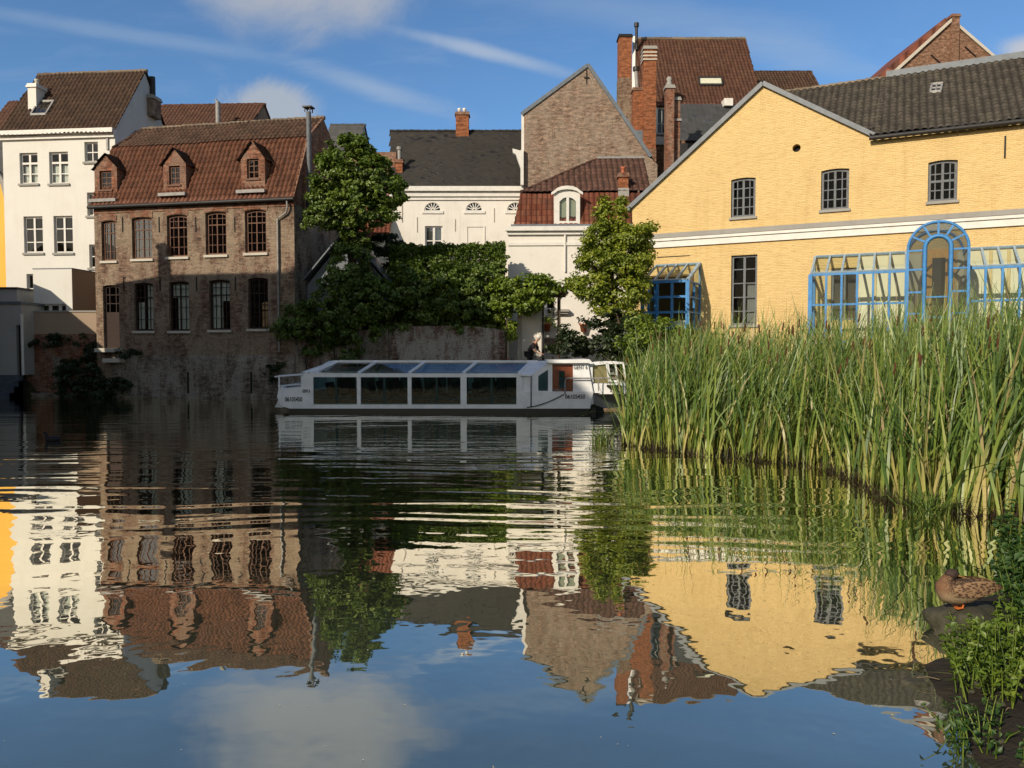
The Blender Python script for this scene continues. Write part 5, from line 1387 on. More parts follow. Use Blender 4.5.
# ------------------------------------------------------------------ garden wall, terrace, shed
GW = F(296, 36.15, -.11, -.6)
r = GW.root('garden_wall', 'old quay garden wall of flaking whitewashed brick below the hedge', 'wall')
x1 = GW.lx(505, 0, 340); zt = GW.lz(430, 327)
pts = [(.03, 0), (x1, 0), (x1, zt - .15), (GW.lx(470, 0, 330), zt + .05), (GW.lx(385, 0, 330), zt + .05), (GW.lx(380, 0, 330), zt - .12), (.03, zt - .1)]
mb = MB(); mb.prism(pts, 0, .45); mb.build('wall', 'brick_flaking', r)
mb = MB()
for px, a_, b_ in ((285, 0, 0), (302, 372, 345), (330, 378, 338), (384, 392, 330)):
    if a_: x_ = GW.lx(px, 0, 350); mb.box(x_ - .25, x_ + .25, -.25, -.003, 0, GW.lz(px, b_))
mb.build('buttress', 'brick_pale_base', r)
TQ = F(505, 34.9, -.1, -.6)
r = TQ.root('quay_wall', 'low brick quay wall carrying the small terrace behind the boat', 'wall')
x1 = TQ.lx(668, 0, 380); mb = MB(); mb.box(.03, x1, 0, .4, 0, 1.78); mb.build('wall', 'brick_weathered', r)
mb = MB(); mb.box(0, x1, -.06, .5, 1.783, 1.9); mb.build('coping', 'stone_grey', r)
SD = F(299, 36.9, -.05, 1.2)
r = SD.root('garden_shed', 'grey pitched shed roof half buried in ivy beside brick house', 'shed')
y0_, yd = 0, 3.4
ap = SD.loc(347, 232, .3); el = SD.loc(300, 289, .3); er = SD.loc(396, 289, .3)
mb = MB(); mb.prism([(el[0] + .2, 0), (er[0] - .2, 0), (er[0] - .2, er[1]), (ap[0], ap[1] - .15), (el[0] + .2, el[1])], .3, yd); mb.build('wall', 'zinc', r)
for p0, p1 in ((el, ap), (er, ap)):
    a_, b_ = Vector((p0[0], 0, p0[1])), Vector((p1[0], 0, p1[1]))
    mb = MB(); mb.add([(a_.x, -.15, a_.z), (b_.x, -.15, b_.z), (b_.x, yd + .2, b_.z), (a_.x, yd + .2, a_.z), (a_.x, -.15, a_.z + .1), (b_.x, -.15, b_.z + .1), (b_.x, yd + .2, b_.z + .1), (a_.x, yd + .2, a_.z + .1)], [(0, 1, 2, 3), (4, 5, 6, 7), (0, 1, 5, 4), (1, 2, 6, 5), (2, 3, 7, 6), (3, 0, 4, 7)]); mb.build('roof', 'zinc', r)
# porch hut the person stands before
PH = F(518, 36.4, 0.0, 1.2)
r = PH.root('garden_hut', 'narrow white rendered hut under the vine, behind the person', 'hut')
x1 = PH.lx(541.5, 0, 330); zt = PH.lz(530, 306)
dl = loop(PH.lx(517, 0, 340) + .02, PH.lx(520.5, 0, 340), 0, PH.lz(519, 330))
mb = MB(); mb.box(.18, x1, 0, 1.2, 0, zt); mb.build('wall', 'white_wall_old', r)
mb = MB(); mb.box(-.02, .17, -.02, .5, 0, zt - .2); mb.build('post', 'stone_pale', r)
mb = MB(); xx = PH.lx(543, -.1, 330); mb.tube([(xx, -.15, 0), (xx, -.15, PH.lz(543, 303))], .05, 8); mb.build('pole', 'dark_metal', r)
mb = MB(); mb.box(-.1, x1 + .1, -.25, 1.3, zt + .003, zt + .1); mb.build('roof', 'zinc', r)
# ------------------------------------------------------------------ unseen houses on the near left bank, shaped to shade the far quay
def unseen_bank_house(name, label, x0, x1, y0, y1, ze, zr, ridge='x', wm='brick_red', stack=None):
    """unseen house on the left bank, shaped to cast shade; its windowed front faces the water (+x)"""
    cx, cy = (x0 + x1) / 2, (y0 + y1) / 2
    r = empty(name, (cx, cy, 1.0), label, 'house')
    hx, hy = (x1 - x0) / 2, (y1 - y0) / 2
    ze -= 1; zr -= 1
    top = [(hy, ze), (-hy, zr)] if ridge == 'x' else [(hy, ze), (-hy, ze)]
    ny, nz = int((2 * hy - 1.6) / 2.4), int((ze - 1.0) / 3.3)
    holes = [loop(-hy + 1.2 + 2.4 * i, -hy + 2.4 + 2.4 * i, 1.2 + 3.3 * j, 3.2 + 3.3 * j) for i in range(ny) for j in range(nz)]
    pm = MB(); wall_panel(pm, [(-hy, 0), (hy, 0)] + top, holes, 0, .2)
    mb = MB(); mb.add([(hx - v.y, v.x, v.z) for v in pm.v], pm.f)
    if ridge == 'x':
        mb.add([(-hx, y, z) for y, z in [(-hy, 0), (hy, 0)] + top], [(0, 1, 2, 3)])
        for y, z in ((-hy, zr), (hy, ze)): mb.add([(-hx, y, 0), (hx, y, 0), (hx, y, z), (-hx, y, z)], [(0, 1, 2, 3)])
        rp = [(-hx - .2, hy + .2, ze - .15), (hx + .2, hy + .2, ze - .15), (hx + .2, -hy - .1, zr + .05), (-hx - .2, -hy - .1, zr + .05)]
    else:
        mb.add([(-hx, -hy, 0), (-hx, hy, 0), (-hx, hy, ze), (-hx, -hy, ze)], [(0, 1, 2, 3)])
        for y in (-hy, hy): mb.add([(-hx, y, 0), (hx, y, 0), (hx, y, ze), (0, y, zr), (-hx, y, ze)], [(0, 1, 2, 3, 4)])
        rp = [(hx + .2, -hy - .1, ze - .1), (hx + .2, hy + .1, ze - .1), (0, hy + .1, zr), (0, -hy - .1, zr), (-hx - .2, hy + .1, ze - .1), (-hx - .2, -hy - .1, ze - .1)]
    mb.build('wall', wm, r)
    p = MB()
    for h in holes: p.add([(hx - .15, a_, b_) for a_, b_ in h], [(0, 1, 2, 3)])
    p.build('pane', 'glass', r)
    mb = MB(); mb.add(rp, [(0, 1, 2, 3), (4, 5, 3, 2)] if ridge != 'x' else [(0, 1, 2, 3)]); mb.build('roof', 'tile_brown', r)
    if stack: chimney(r, stack[0] - cx, stack[1] - cy, stack[2] - 4, stack[2] - 1, .45, .45, 'brick_red')
    return r
unseen_bank_house('unseen_warehouse', 'unseen brick storehouse on the left bank, roof sloped to shade the far quay', -26.6, -23.3, 9.8, 28.4, 11.6, 22.0, 'x', stack=(-23.9, 28.0, 13.2))
unseen_bank_house('unseen_pale_house', 'unseen tall pale rendered house on the left bank, sized to shade the boat', -33.0, -23.3, -9.0, 9.6, 22.3, 24.0, 'y', 'white_wall_old')
unseen_bank_house('unseen_quay_house', 'unseen low brick house on the left bank, sized to shade the quay wall', -36.0, -26.0, 28.9, 36.6, 7.3, 9.4, 'y')

# ------------------------------------------------------------------ tour boat
BT = F(275, 28.0, -.03, 0.0)
r = BT.root('tour_boat', 'long white sightseeing boat with slanted glass roof moored along the quay', 'boat')
bx = lambda px, y=0.: BT.lx(px, y, 390)
bz = lambda py, px=420, y=0.: BT.lz(px, py, y)
BW = 3.3
def P2(px, py, y=0.): return BT.loc(px, py, y)
hull = [P2(277, 397), P2(278.5, 389), P2(301, 387), P2(302.5, 378.5), P2(313, 378), P2(313.3, 404.5), P2(519, 404.5), P2(520, 391), P2(594, 391.5), P2(591, 408), P2(290, 408.5), P2(281, 406)]
mb = MB(); mb.prism(hull[:4][0:3] + [P2(313, 387), P2(313.3, 404.5), P2(519, 404.5), P2(520, 391.5), P2(593.5, 391.5), P2(590, 408.6), P2(290, 408.6), P2(281, 406)], 0, .12)
mb.prism([P2(277.5, 397), P2(278.5, 389), P2(301, 387), P2(313, 387), P2(313.3, 404.5), P2(519, 404.5), P2(520, 391.5), P2(593.5, 391.5), P2(590, 408.6), P2(290, 408.6), P2(281, 406)], BW - .12, BW)
zd = .32
mb.box(bx(283), bx(590), .12, BW - .12, .18, zd)
mb.box(bx(278), bx(313), .12, BW - .12, .55, bz(391))
mb.prism([P2(277, 397), P2(278.5, 389), P2(281, 389), P2(283, 406), P2(281, 406)], .12, BW - .12)
hu = mb.build('hull', 'boat_white', r)
mb = MB(); mb.box(bx(314), bx(519), .13, BW - .13, zd + .004, zd + .02); mb.build('deck', 'boat_grey', r)
xb0, xb1 = bx(592), bx(650)
mb = MB(); zt, zb_ = bz(393), .12
mb.add([(xb0, .05, zt), (xb0, BW - .05, zt), (xb1, BW - .9, zt + .05), (xb1, .9, zt + .05), (xb0 - .1, .05, zb_), (xb0 - .1, BW - .05, zb_), (xb1 - .9, BW - 1.3, zb_), (xb1 - .9, 1.3, zb_)], [(0, 1, 2, 3), (0, 3, 7, 4), (3, 2, 6, 7), (1, 5, 6, 2), (4, 7, 6, 5)])
mb.build('bow', 'boat_grey', r)
mb = MB(); mb.box(bx(288), bx(596), .06, BW - .06, -.35, .175)
mb.add([(bx(585), .03, bz(408)), (bx(594), .03, bz(404)), (bx(604), .25, .16), (bx(606), .35, -.1), (bx(585), .03, -.1), (bx(585), BW, bz(408)), (bx(594), BW, bz(404)), (bx(604), BW - .25, .16), (bx(606), BW - .35, -.1), (bx(585), BW, -.1)], [(0, 1, 2, 3, 4), (5, 9, 8, 7, 6), (1, 6, 7, 2), (2, 7, 8, 3)])
mb.build('black_band', 'boat_black', r)
# stern platform and rail
mb = MB(); mb.prism([P2(271, 408), P2(276, 398), P2(280, 398), P2(280, 408.5)], .4, 1.1); mb.build('rudder', 'boat_white', r)
mb = MB()
zt, zm_ = bz(376, 280), bz(386, 280)
for y in (.08, BW - .08):
    mb.tube([(bx(274), y, zt - .03), (bx(301.5), y, zt + .05)], .03, 6); mb.tube([(bx(277), y, zm_), (bx(301), y, zm_ + .05)], .022, 6)
    mb.tube([(bx(278.5), y, bz(397)), (bx(278.5), y, zt)], .03, 6); mb.tube([(bx(301), y, bz(389)), (bx(301), y, zt + .03)], .03, 6)
mb.tube([(bx(278.5), .08, zt), (bx(278.5), BW - .08, zt)], .03, 6); mb.tube([(bx(278.5), .08, zm_), (bx(278.5), BW - .08, zm_)], .022, 6)
mb.build('stern_rail', 'boat_white', r)
mb = MB(); mb.box(bx(279), bx(282), .15, .5, bz(394), bz(386)); mb.box(bx(281), bx(284.5), .2, .45, bz(391.5), bz(388.5)); mb.build('outboard_mount', 'boat_white', r)
# side panel next to the stern
mb = MB(); mb.box(bx(302), bx(313.2), 0.003, .14, bz(404.6), bz(376.5)); mb.box(bx(302), bx(313.2), BW - .14, BW - .003, bz(404.6), bz(376.5)); mb.box(bx(302), bx(303.5), .14, BW - .14, bz(395), bz(377)); mb.build('end_panel', 'boat_white', r)
# window frame grid
posts = [313, 358.7, 409.5, 463.5, 519.5]
zr0, zr1 = bz(377.2), bz(373.4)
yrg, zrg = 1.15, BT.lz(450, 361.8, 1.15)
mb = MB()
for y in (0, BW - .14):
    mb.box(bx(303), bx(521), y, y + .14, zr0, zr1)
    for i, px in enumerate(posts[1:], 1): w = .07 if i < 3 else .11; mb.box(bx(px) - w, bx(px) + w, y + .004, y + .13, bz(404.6), zr0 + .003)
mb.build('window_frame', 'boat_white', r)
for y in (.07, BW - .07):
    for i in range(4):
        xa_, xb_ = bx(posts[i]), bx(posts[i + 1])
        w_ = MB(); xm_ = (xa_ + xb_) / 2
        if y < 1:
            w_.box(xm_ - .035, xm_ + .035, y - .03, y + .03, bz(404), zr0)
            w_.box(xa_ + .06, xb_ - .1, y - .025, y + .025, bz(399), bz(399) + .04)
            if i in (0, 3): w_.box(xa_ + .1, xm_, y + .035, y + .05, bz(404), bz(399))
        else:
            w_.box(xm_ - .03, xm_ + .03, y - .03, y + .03, bz(404), zr0)
        wo = w_.build('window', 'seat_green' if y < 1 else 'boat_white', r)
        g_ = MB(); g_.poly([(xa_, y, bz(404.6)), (xb_, y, bz(404.6)), (xb_, y, zr0), (xa_, y, zr0)]); g_.build('pane', 'glass_boat', wo)
# glass roof: two slopes and a flat top
ribs = posts
fr, gl = MB(), MB()
sh = .42
yo = BW - yrg
for side in (0, 1):
    ye, yr_ = (.07, yrg) if side == 0 else (BW - .07, yo)
    z0_, z1_ = zr1 + .02, zrg
    for i, px in enumerate(ribs):
        fr.bar((bx(px), ye, z0_), (bx(px) + sh, yr_, z1_), .13 if i else .3, .07)
    fr.bar((bx(303), ye, z0_), (bx(303) + .9, yr_, z1_), .2, .07)
    fr.bar((bx(303) + .8, yr_, z1_), (bx(521) + .6, yr_, z1_), .14, .1)
    gl.add([(bx(313), ye, z0_), (bx(519), ye, z0_), (bx(519) + sh, yr_, z1_), (bx(313) + sh, yr_, z1_)], [(0, 1, 2, 3)])
gl.add([(bx(313) + sh, yrg, zrg), (bx(519) + sh, yrg, zrg), (bx(519) + sh, yo, zrg), (bx(313) + sh, yo, zrg)], [(0, 1, 2, 3)])
for i, px in enumerate(ribs): fr.bar((bx(px) + sh, yrg, zrg), (bx(px) + sh, yo, zrg), .1, .07)
rf = fr.build('roof_frame', 'boat_white', r); gl.build('roof_pane', 'glass_roof', rf)
mb = MB(); mb.add([(bx(303), .07, zr1 + .03), (bx(313) + .1, .07, zr1 + .03), (bx(313) + sh + .3, yrg, zrg + .02), (bx(303) + .9, yrg, zrg + .02), (bx(303) + .9, yo, zrg + .02), (bx(313) + sh + .3, yo, zrg + .02), (bx(303), BW - .07, zr1 + .03), (bx(313) + .1, BW - .07, zr1 + .03)], [(0, 1, 2, 3), (3, 2, 5, 4), (4, 5, 7, 6)]); mb.build('roof_end', 'boat_white', r)
mb = MB(); mb.add([(bx(518), -.02, zr1 - .02), (bx(531), -.02, zr1 - .04), (bx(548) + .35, yrg, zrg + .05), (bx(519) + sh + .1, yrg, zrg + .02), (bx(518), -.02, zr1 - .08), (bx(531), -.02, zr1 - .10), (bx(548) + .35, yrg, zrg - .02), (bx(519) + sh + .1, yrg, zrg - .05)], [(0, 1, 2, 3), (7, 6, 5, 4), (0, 4, 5, 1), (1, 5, 6, 2)])
mb.add([(bx(548) + .35, yrg, zrg + .05), (bx(519) + sh + .1, yrg, zrg + .02), (bx(519) + sh + .1, yo, zrg + .02), (bx(548) + .35, yo, zrg + .05)], [(0, 1, 2, 3)]); mb.build('roof_panel', 'boat_white', r)
# wheelhouse
win = [P2(538.3, 391, .1), P2(548, 391, .1), P2(548, 369.5, .1), P2(538.3, 376, .1)]
dor = [P2(552.3, 396.5, .1), P2(573, 396.5, .1), P2(573, 364.2, .1), P2(552.3, 364.2, .1)]
cabin = [P2(519.5, 404, .1), P2(593.5, 404, .1), P2(593, 392, .1), P2(588.3, 365.5, .1), P2(590, 362, .1), P2(549, 362.5, .1), P2(529, 377, .1), P2(519.5, 377, .1)]
mb = MB(); wall_panel(mb, cabin, [win, dor], .1, .1)
fs_ = MB(); fs_.add([(a_, BW - .1, b_) for a_, b_ in cabin], [tuple(range(8))])
zc = P2(560, 360.5, .1)[1]
po_ = MB(); po_.box(bx(590) - .03, bx(593), .2, 1.0, .4, P2(590, 366, .1)[1]); pq_ = MB(); pq_.box(bx(590) - .03, bx(593), BW - 1.0, BW - .2, .4, P2(590, 366, .1)[1])
cab = mb.build('cabin', 'boat_white', r)
fs_.build('cabin_side', 'boat_white', cab); po_.build('cabin_front', 'boat_white', cab); pq_.build('cabin_front', 'boat_white', cab)
mb = MB(); mb.prism([P2(547, 363, .1), P2(546, 360.2, .1), P2(589, 359.2, .1), P2(591.5, 361.5, .1), P2(590, 363, .1)], -.05, BW + .05); mb.build('cabin_roof', 'boat_white', cab)
mb = MB(); mb.poly([(a_, .16, b_) for a_, b_ in win]); mb.build('cabin_pane', 'glass_boat', cab)
x0, x1, z0, z1 = dor[0][0], dor[1][0], dor[0][1], dor[2][1]
wl = loop(x0 + .24, x1 - .30, z0 + .28, z1 - .25)
mb = MB(); wall_panel(mb, loop(x0, x1, z0, z1), [wl], .17, .04); dr = mb.build('door', 'wood_mahogany', r); dr['label'] = 'mahogany brown wheelhouse door with a window'
mb = MB(); mb.poly([(a_, .19, b_) for a_, b_ in wl]); mb.build('door_pane', 'glass_boat', dr)
mb = MB(); mb.box(wl[0][0] + .01, wl[1][0] - .01, .215, .235, wl[2][1] - .22, wl[2][1] - .08); mb.build('door_rail', 'blind_cream', dr)
# windscreen frame, blinds, seat
mb = MB(); y = .25
zt = P2(610, 362, y)[1]; zb_ = P2(610, 384, y)[1]
def quadring(pp, w, yy_):
    for i in range(4):
        a_, b_ = pp[i], pp[(i + 1) % 4]; mb.bar((a_[0], yy_, a_[1]), (b_[0], yy_, b_[1]), w, w, up=(0, 1, 0))
q1 = [P2(593, 384, y), P2(609.5, 384, y), P2(606.5, 363, y), P2(589.5, 365, y)]
q2 = [P2(610.5, 384, y), P2(626, 384, y), P2(623, 363, y), P2(607.5, 363, y)]
for yy_ in (y, BW - y): quadring(q1, .07, yy_); quadring(q2, .07, yy_)
mb.bar((q2[2][0], y, q2[2][1]), (q2[2][0], BW - y, q2[2][1]), .07, .07); mb.bar((q1[2][0], y, q1[2][1]), (q1[2][0], BW - y, q1[2][1]), .05, .05)
mb.bar((q2[1][0], y, q2[1][1]), (q2[1][0], BW - y, q2[1][1]), .07, .07)
ws = mb.build('windscreen', 'boat_white', r)
for yy_ in (y + .01, BW - y - .01):
    for q_ in (q1, q2): mb = MB(); mb.poly([(a_, yy_, b_) for a_, b_ in q_]); mb.build('pane', 'glass_clear', ws)
mb = MB(); mb.poly([(a_, y + .05, b_) for a_, b_ in q1]); mb.build('blind', 'tan_blind', ws)
mb = MB(); mb.box(bx(592), bx(627), .2, BW - .2, bz(393.5) - .02, zb_ - .02) ; mb.build('foredeck', 'boat_white', r)
mb = MB(); mb.box(bx(607), bx(621), -.02, .5, bz(386.5), bz(384.8)); mb.box(bx(610.5), bx(611.5), .0, .05, bz(392), bz(386.5)); mb.box(bx(613), bx(621), 0.02, .4, bz(391.5), bz(387)); mb.build('bench', 'boat_black', r)
# handrail
mb = MB(); y = -.04; za_ = bz(378.2, 590)
mb.tube([(bx(565), y, bz(394)), (bx(565), y, bz(381)), (bx(565.7), y, za_ - .03), (bx(567), y, za_), (bx(617), y, za_), (bx(619), y, za_ - .05), (bx(619.5), y, bz(391))], .028, 6)
mb.tube([(bx(598.5), y, za_), (bx(598.5), y, bz(391))], .022, 6); mb.tube([(bx(552), .06, bz(390)), (bx(562), .06, bz(390))], .02, 6); mb.build('handrail', 'grey_metal', r)
# seats and tables inside
mb = MB()
for i in range(9):
    for y in (.35, 1.9):
        x_ = bx(326) + i * .77
        mb.box(x_, x_ + .45, y, y + 1.0, .32, .55); mb.bar((x_ + .02, y + .5, .55), (x_ - .10, y + .5, 1.06), .95, .08, up=(1, 0, 0)); 
mb.build('seat', 'seat_green', r)
mb = MB()
for i in range(0, 9, 3):
    x_ = bx(330) + i * .77; mb.box(x_ + .2, x_ + .85, .25, 1.1, .78, .82); mb.tube([(x_ + .5, .7, .32), (x_ + .5, .7, .78)], .03, 6)
mb.build('table', 'wood_brown', r)
# rope
mb = MB(); pts = []
for i in range(13):
    t_ = i / 12; x_ = bx(527) + (bx(564) - bx(527)) * t_; pts.append((x_, -.03, bz(407) + (bz(394) - bz(407)) * (t_ ** 1.6)))
mb.tube(pts, .018, 5); mb.tube([(bx(531), -.03, bz(376)), (bx(531), -.03, bz(407))], .02, 5); mb.build('rope', 'rope_dark', r)
# lettering
def text(parent, s, x, y, z, size, mat, name='lettering', xs=1.0, rx=math.pi / 2):
    cu = bpy.data.curves.new(name, 'FONT'); cu.body = s; cu.size = size; cu.extrude = .002; cu.offset = .004
    cu.materials.append(M[mat])
    o = bpy.data.objects.new(name, cu); COL.objects.link(o); o.parent = parent
    bpy.context.view_layer.update()
    me = bpy.data.meshes.new_from_object(o.evaluated_get(bpy.context.evaluated_depsgraph_get()))
    bpy.data.objects.remove(o, do_unlink=True)
    for v in me.vertices: v.co = Vector((v.co.x * xs, -v.co.z, v.co.y))
    o = bpy.data.objects.new(name, me); COL.objects.link(o); o.parent = parent
    o.location = (x, y, z)
    if not me.materials: me.materials.append(M[mat])
    return o
text(r, '06105450', bx(565), -.012, bz(398.6, 575), .215, 'ink_dark', xs=.84)
text(r, 'GENT 6', bx(573.6), .088, P2(580, 369.2, .1)[1], .21, 'ink_grey', xs=.70)
text(r, '06105450', bx(285), -.012, bz(401.3, 290), .22, 'ink_dark', xs=.72)
text(r, 'GENT 6', bx(302.3), -.006, bz(392.6, 307), .16, 'ink_dark', xs=.52)

# ------------------------------------------------------------------ person on the terrace
def skin_fig(name, mat, joints, edges, parent=None, root=0, lv=2):
    me = bpy.data.meshes.new(name)
    me.from_pydata([j[0] for j in joints], edges, [])
    o = bpy.data.objects.new(name, me); COL.objects.link(o)
    me.materials.append(M[mat])
    md = o.modifiers.new('skin', 'SKIN'); md.use_smooth_shade = True
    if not me.skin_vertices:
        bpy.context.view_layer.objects.active = o
    sv = me.skin_vertices[0].data
    for i, j in enumerate(joints):
        rr = j[1]; sv[i].radius = rr if isinstance(rr, tuple) else (rr, rr)
        sv[i].use_root = (i == root)
    sb = o.modifiers.new('sub', 'SUBSURF'); sb.levels = lv; sb.render_levels = lv
    if parent is not None: o.parent = parent
    return o
pp = at(529, 353, 35.7)
pr = empty('person', (pp.x, pp.y, 1.30), 'white haired person in dark navy top bending over a terrace table', 'person', rz=R(-25))
J = [((0, 0, .86), (.15, .12)), ((.10, 0, 1.02), (.15, .11)), ((.26, 0, 1.22), (.17, .12)), ((.36, 0, 1.36), (.075, .07)), ((.42, 0, 1.43), (.055, .055)), ((.47, 0, 1.50), (.085, .09)), ((.50, 0, 1.59), (.075, .08)),
     ((0, .10, .82), .09), ((.06, .11, .46), .062), ((0, .11, .08), .042), ((.14, .12, .03), .035),
     ((0, -.10, .82), .09), ((.05, -.11, .46), .062), ((-.02, -.11, .08), .042), ((.12, -.12, .03), .035),
     ((.28, .20, 1.27), .06), ((.34, .25, 1.00), .045), ((.52, .20, .84), .032), ((.60, .18, .80), .028),
     ((.28, -.20, 1.27), .06), ((.34, -.25, 1.00), .045), ((.52, -.20, .84), .032), ((.60, -.18, .80), .028)]
E = [(0, 1), (1, 2), (2, 3), (3, 4), (4, 5), (5, 6), (0, 7), (7, 8), (8, 9), (9, 10), (0, 11), (11, 12), (12, 13), (13, 14), (2, 15), (15, 16), (16, 17), (17, 18), (2, 19), (19, 20), (20, 21), (21, 22)]
skin_fig('body', 'skin', J, E, pr)
sc = lambda rr, k: (rr[0] * k, rr[1] * k) if isinstance(rr, tuple) else (rr * k, rr * k)
sh_i = [0, 1, 2, 15, 16, 19, 20]
Js = [(J[i][0], sc(J[i][1], 1.22)) for i in sh_i]
skin_fig('shirt', 'shirt_navy', Js, [(0, 1), (1, 2), (2, 3), (3, 4), (2, 5), (5, 6)], pr)
tr_i = [0, 7, 8, 9, 11, 12, 13]
skin_fig('trousers', 'trousers_dark', [(J[i][0], sc(J[i][1], 1.2)) for i in tr_i], [(0, 1), (1, 2), (2, 3), (0, 4), (4, 5), (5, 6)], pr)
mb = MB(); mb.ellipsoid((.475, 0, 1.585), (.115, .098, .10), 14, 9, .08, 3); mb.build('hair', 'hair_white', pr)
mb = MB()
for s_1 in (-1, 1):
    for k in range(4): mb.tube([(.60, s_1 * .18 + (k - 1.5) * .018, .80), (.645, s_1 * .18 + (k - 1.5) * .022, .785), (.675 - .01 * (k == 3), s_1 * .18 + (k - 1.5) * .022, .765)], [.010, .009, .007], 6)
    mb.tube([(.585, s_1 * .18 - s_1 * .03, .80), (.62, s_1 * .18 - s_1 * .055, .79)], [.011, .008], 6)
mb.tube([(.575, 0, 1.505), (.605, 0, 1.49)], [.018, .012], 6)
mb.build('fingers', 'skin', pr)

# terrace things
tp = at(543, 353, 35.6)
r = empty('garden_table', (tp.x, tp.y, 1.25), 'small dark garden table on the terrace beside the pole', 'table')
mb = MB(); mb.box(-.6, .55, -.35, .35, .70, .74); mb.build('tabletop', 'dark_metal', r)
for sx_ in (-.5, .45):
    for sy in (-.28, .28): mb = MB(); mb.tube([(sx_, sy, -.02), (sx_, sy, .70)], .02, 6); mb.build('leg', 'dark_metal', r)
cp = at(522, 353, 35.5)
r = empty('garden_chair', (cp.x, cp.y, 1.25), 'grey garden chair left of the person on the terrace', 'chair')
mb = MB(); mb.box(-.22, .22, -.22, .22, .43, .47); mb.build('seat', 'stone_grey', r)
mb = MB(); mb.box(-.22, -.18, -.22, .22, .5, .9); mb.build('backrest', 'stone_grey', r)
for sx_ in (-.2, .2):
    for sy in (-.2, .2): mb = MB(); mb.tube([(sx_, sy, 0), (sx_, sy, .5 if sx_ < 0 else .43)], .018, 6); mb.build('leg', 'stone_grey', r)
for px, py, lab in ((547, 328.5, 'terracotta wall pot with a trailing plant left of the other pot'), (583.5, 329, 'terracotta wall pot hanging nearer the tree, without trailing plant')):
    q_x, q_z = SH.loc(px, py + 3, -.2)
    w_ = SH.w(q_x, -.2, q_z)
    r = empty('wall_pot', w_, lab, 'flower pot', 'terracotta pots on the white wall')
    mb = MB(); mb.lathe((0, 0, 0), [(.02, 0), (.13, 0), (.19, .34), (.22, .34), (.22, .42), (.17, .42), (.15, .36)], 12); mb.build('pot', 'terracotta', r)
# ------------------------------------------------------------------ foliage
def leaf_mesh(name, C, size, mat, parent=None, seed=0, up=.35, droop=0.0, aspect=.62, outward=None):
    rng = np.random.default_rng(seed)
    n = len(C)
    N = rng.normal(0, 1, (n, 3)); N[:, 2] = np.abs(N[:, 2]) + up
    if outward is not None: N += outward * 1.1
    N /= np.linalg.norm(N, axis=1, keepdims=True)
    T = rng.normal(0, 1, (n, 3)); T[:, 2] -= droop
    T -= (T * N).sum(1, keepdims=True) * N; T /= np.linalg.norm(T, axis=1, keepdims=True)
    B = np.cross(N, T)
    s = size * rng.uniform(.6, 1.25, (n, 1))
    fold = N * s * .16
    v0 = C - T * s * .5; v1 = C + B * s * aspect * .5 + T * s * .05 + fold; v2 = C + T * s * .55 - fold * .8; v3 = C - B * s * aspect * .5 + T * s * .05 + fold
    V = np.stack([v0, v1, v2, v3], 1).reshape(-1, 3)
    idx = np.arange(n * 4).reshape(n, 4)
    tri = np.concatenate([idx[:, [0, 1, 2]], idx[:, [0, 2, 3]]], 0)
    return np_obj(name, V, tri, 3, mat, parent)
def lobes_points(lobes, n, seed, clump=.22, per=42, shell=.5, rough=.45):
    rng = np.random.default_rng(seed)
    vol = np.array([(l[1] * l[2] * l[3]) ** (2 / 3) for l in lobes]); vol /= vol.sum()
    nc = max(8, n // per)
    ks = rng.choice(len(lobes), nc, p=vol)
    d = rng.normal(0, 1, (nc, 3)); d /= np.linalg.norm(d, axis=1, keepdims=True)
    rad = shell + (1 - shell) * rng.random(nc) ** .6
    rad *= 1 + rough * np.array([mnoise.noise(Vector(x * 2.3) + Vector((seed, k, 0))) for x, k in zip(d, ks)])
    cen = np.array([l[0] for l in lobes]); R3 = np.array([[l[1], l[2], l[3]] for l in lobes])
    cl = cen[ks] + d * R3[ks] * rad[:, None]
    reps = rng.integers(int(per * .5), int(per * 1.5), nc)
    ii = np.repeat(np.arange(nc), reps)
    off = rng.normal(0, 1, (len(ii), 3)); off /= np.maximum(np.linalg.norm(off, axis=1, keepdims=True), 1e-6)
    cs = clump * rng.uniform(.5, 1.4, nc)
    pts = cl[ii] + off * (rng.random((len(ii), 1)) ** .5) * cs[ii][:, None] * np.array([1.15, 1.15, .75])
    return pts, d[ii]
def lobe(px, py, Y, rx, rz=None, ry=None):
    """lobe centre from a viewing direction and distance; radii in picture units at that distance"""
    p = at(px, py, Y); k = Y / FPX
    return (np.array(p), rx * k, (ry or rx) * k, (rz or rx) * k)
def foliage(name, label, cat, lobes, n, size, mat, seed, base=None, group=None, trunk=None, clump=.22, per=42, part='crown', **kw):
    cen = sum(l[0] for l in lobes) / len(lobes)
    if base is None: base = (cen[0], cen[1], float(ground_z(np.array([cen[0]]), np.array([cen[1]]))[0]))
    r = empty(name, base, label, cat, group)
    pts, out = lobes_points(lobes, n, seed, clump, per)
    o = leaf_mesh(part, pts - np.array(base), size, mat, r, seed, outward=out, **kw)
    if trunk:
        for path, rad in trunk:
            mb = MB(); mb.tube([Vector(p) - Vector(base) for p in path], rad, 9)
            mb.build('trunk' if rad[0] > .09 else 'limb', 'bark', r)
    return r
Y = 35.3
tb = at(352, 353, 36.4); tb.z = 1.2
fk = at(353, 228, 35.9)
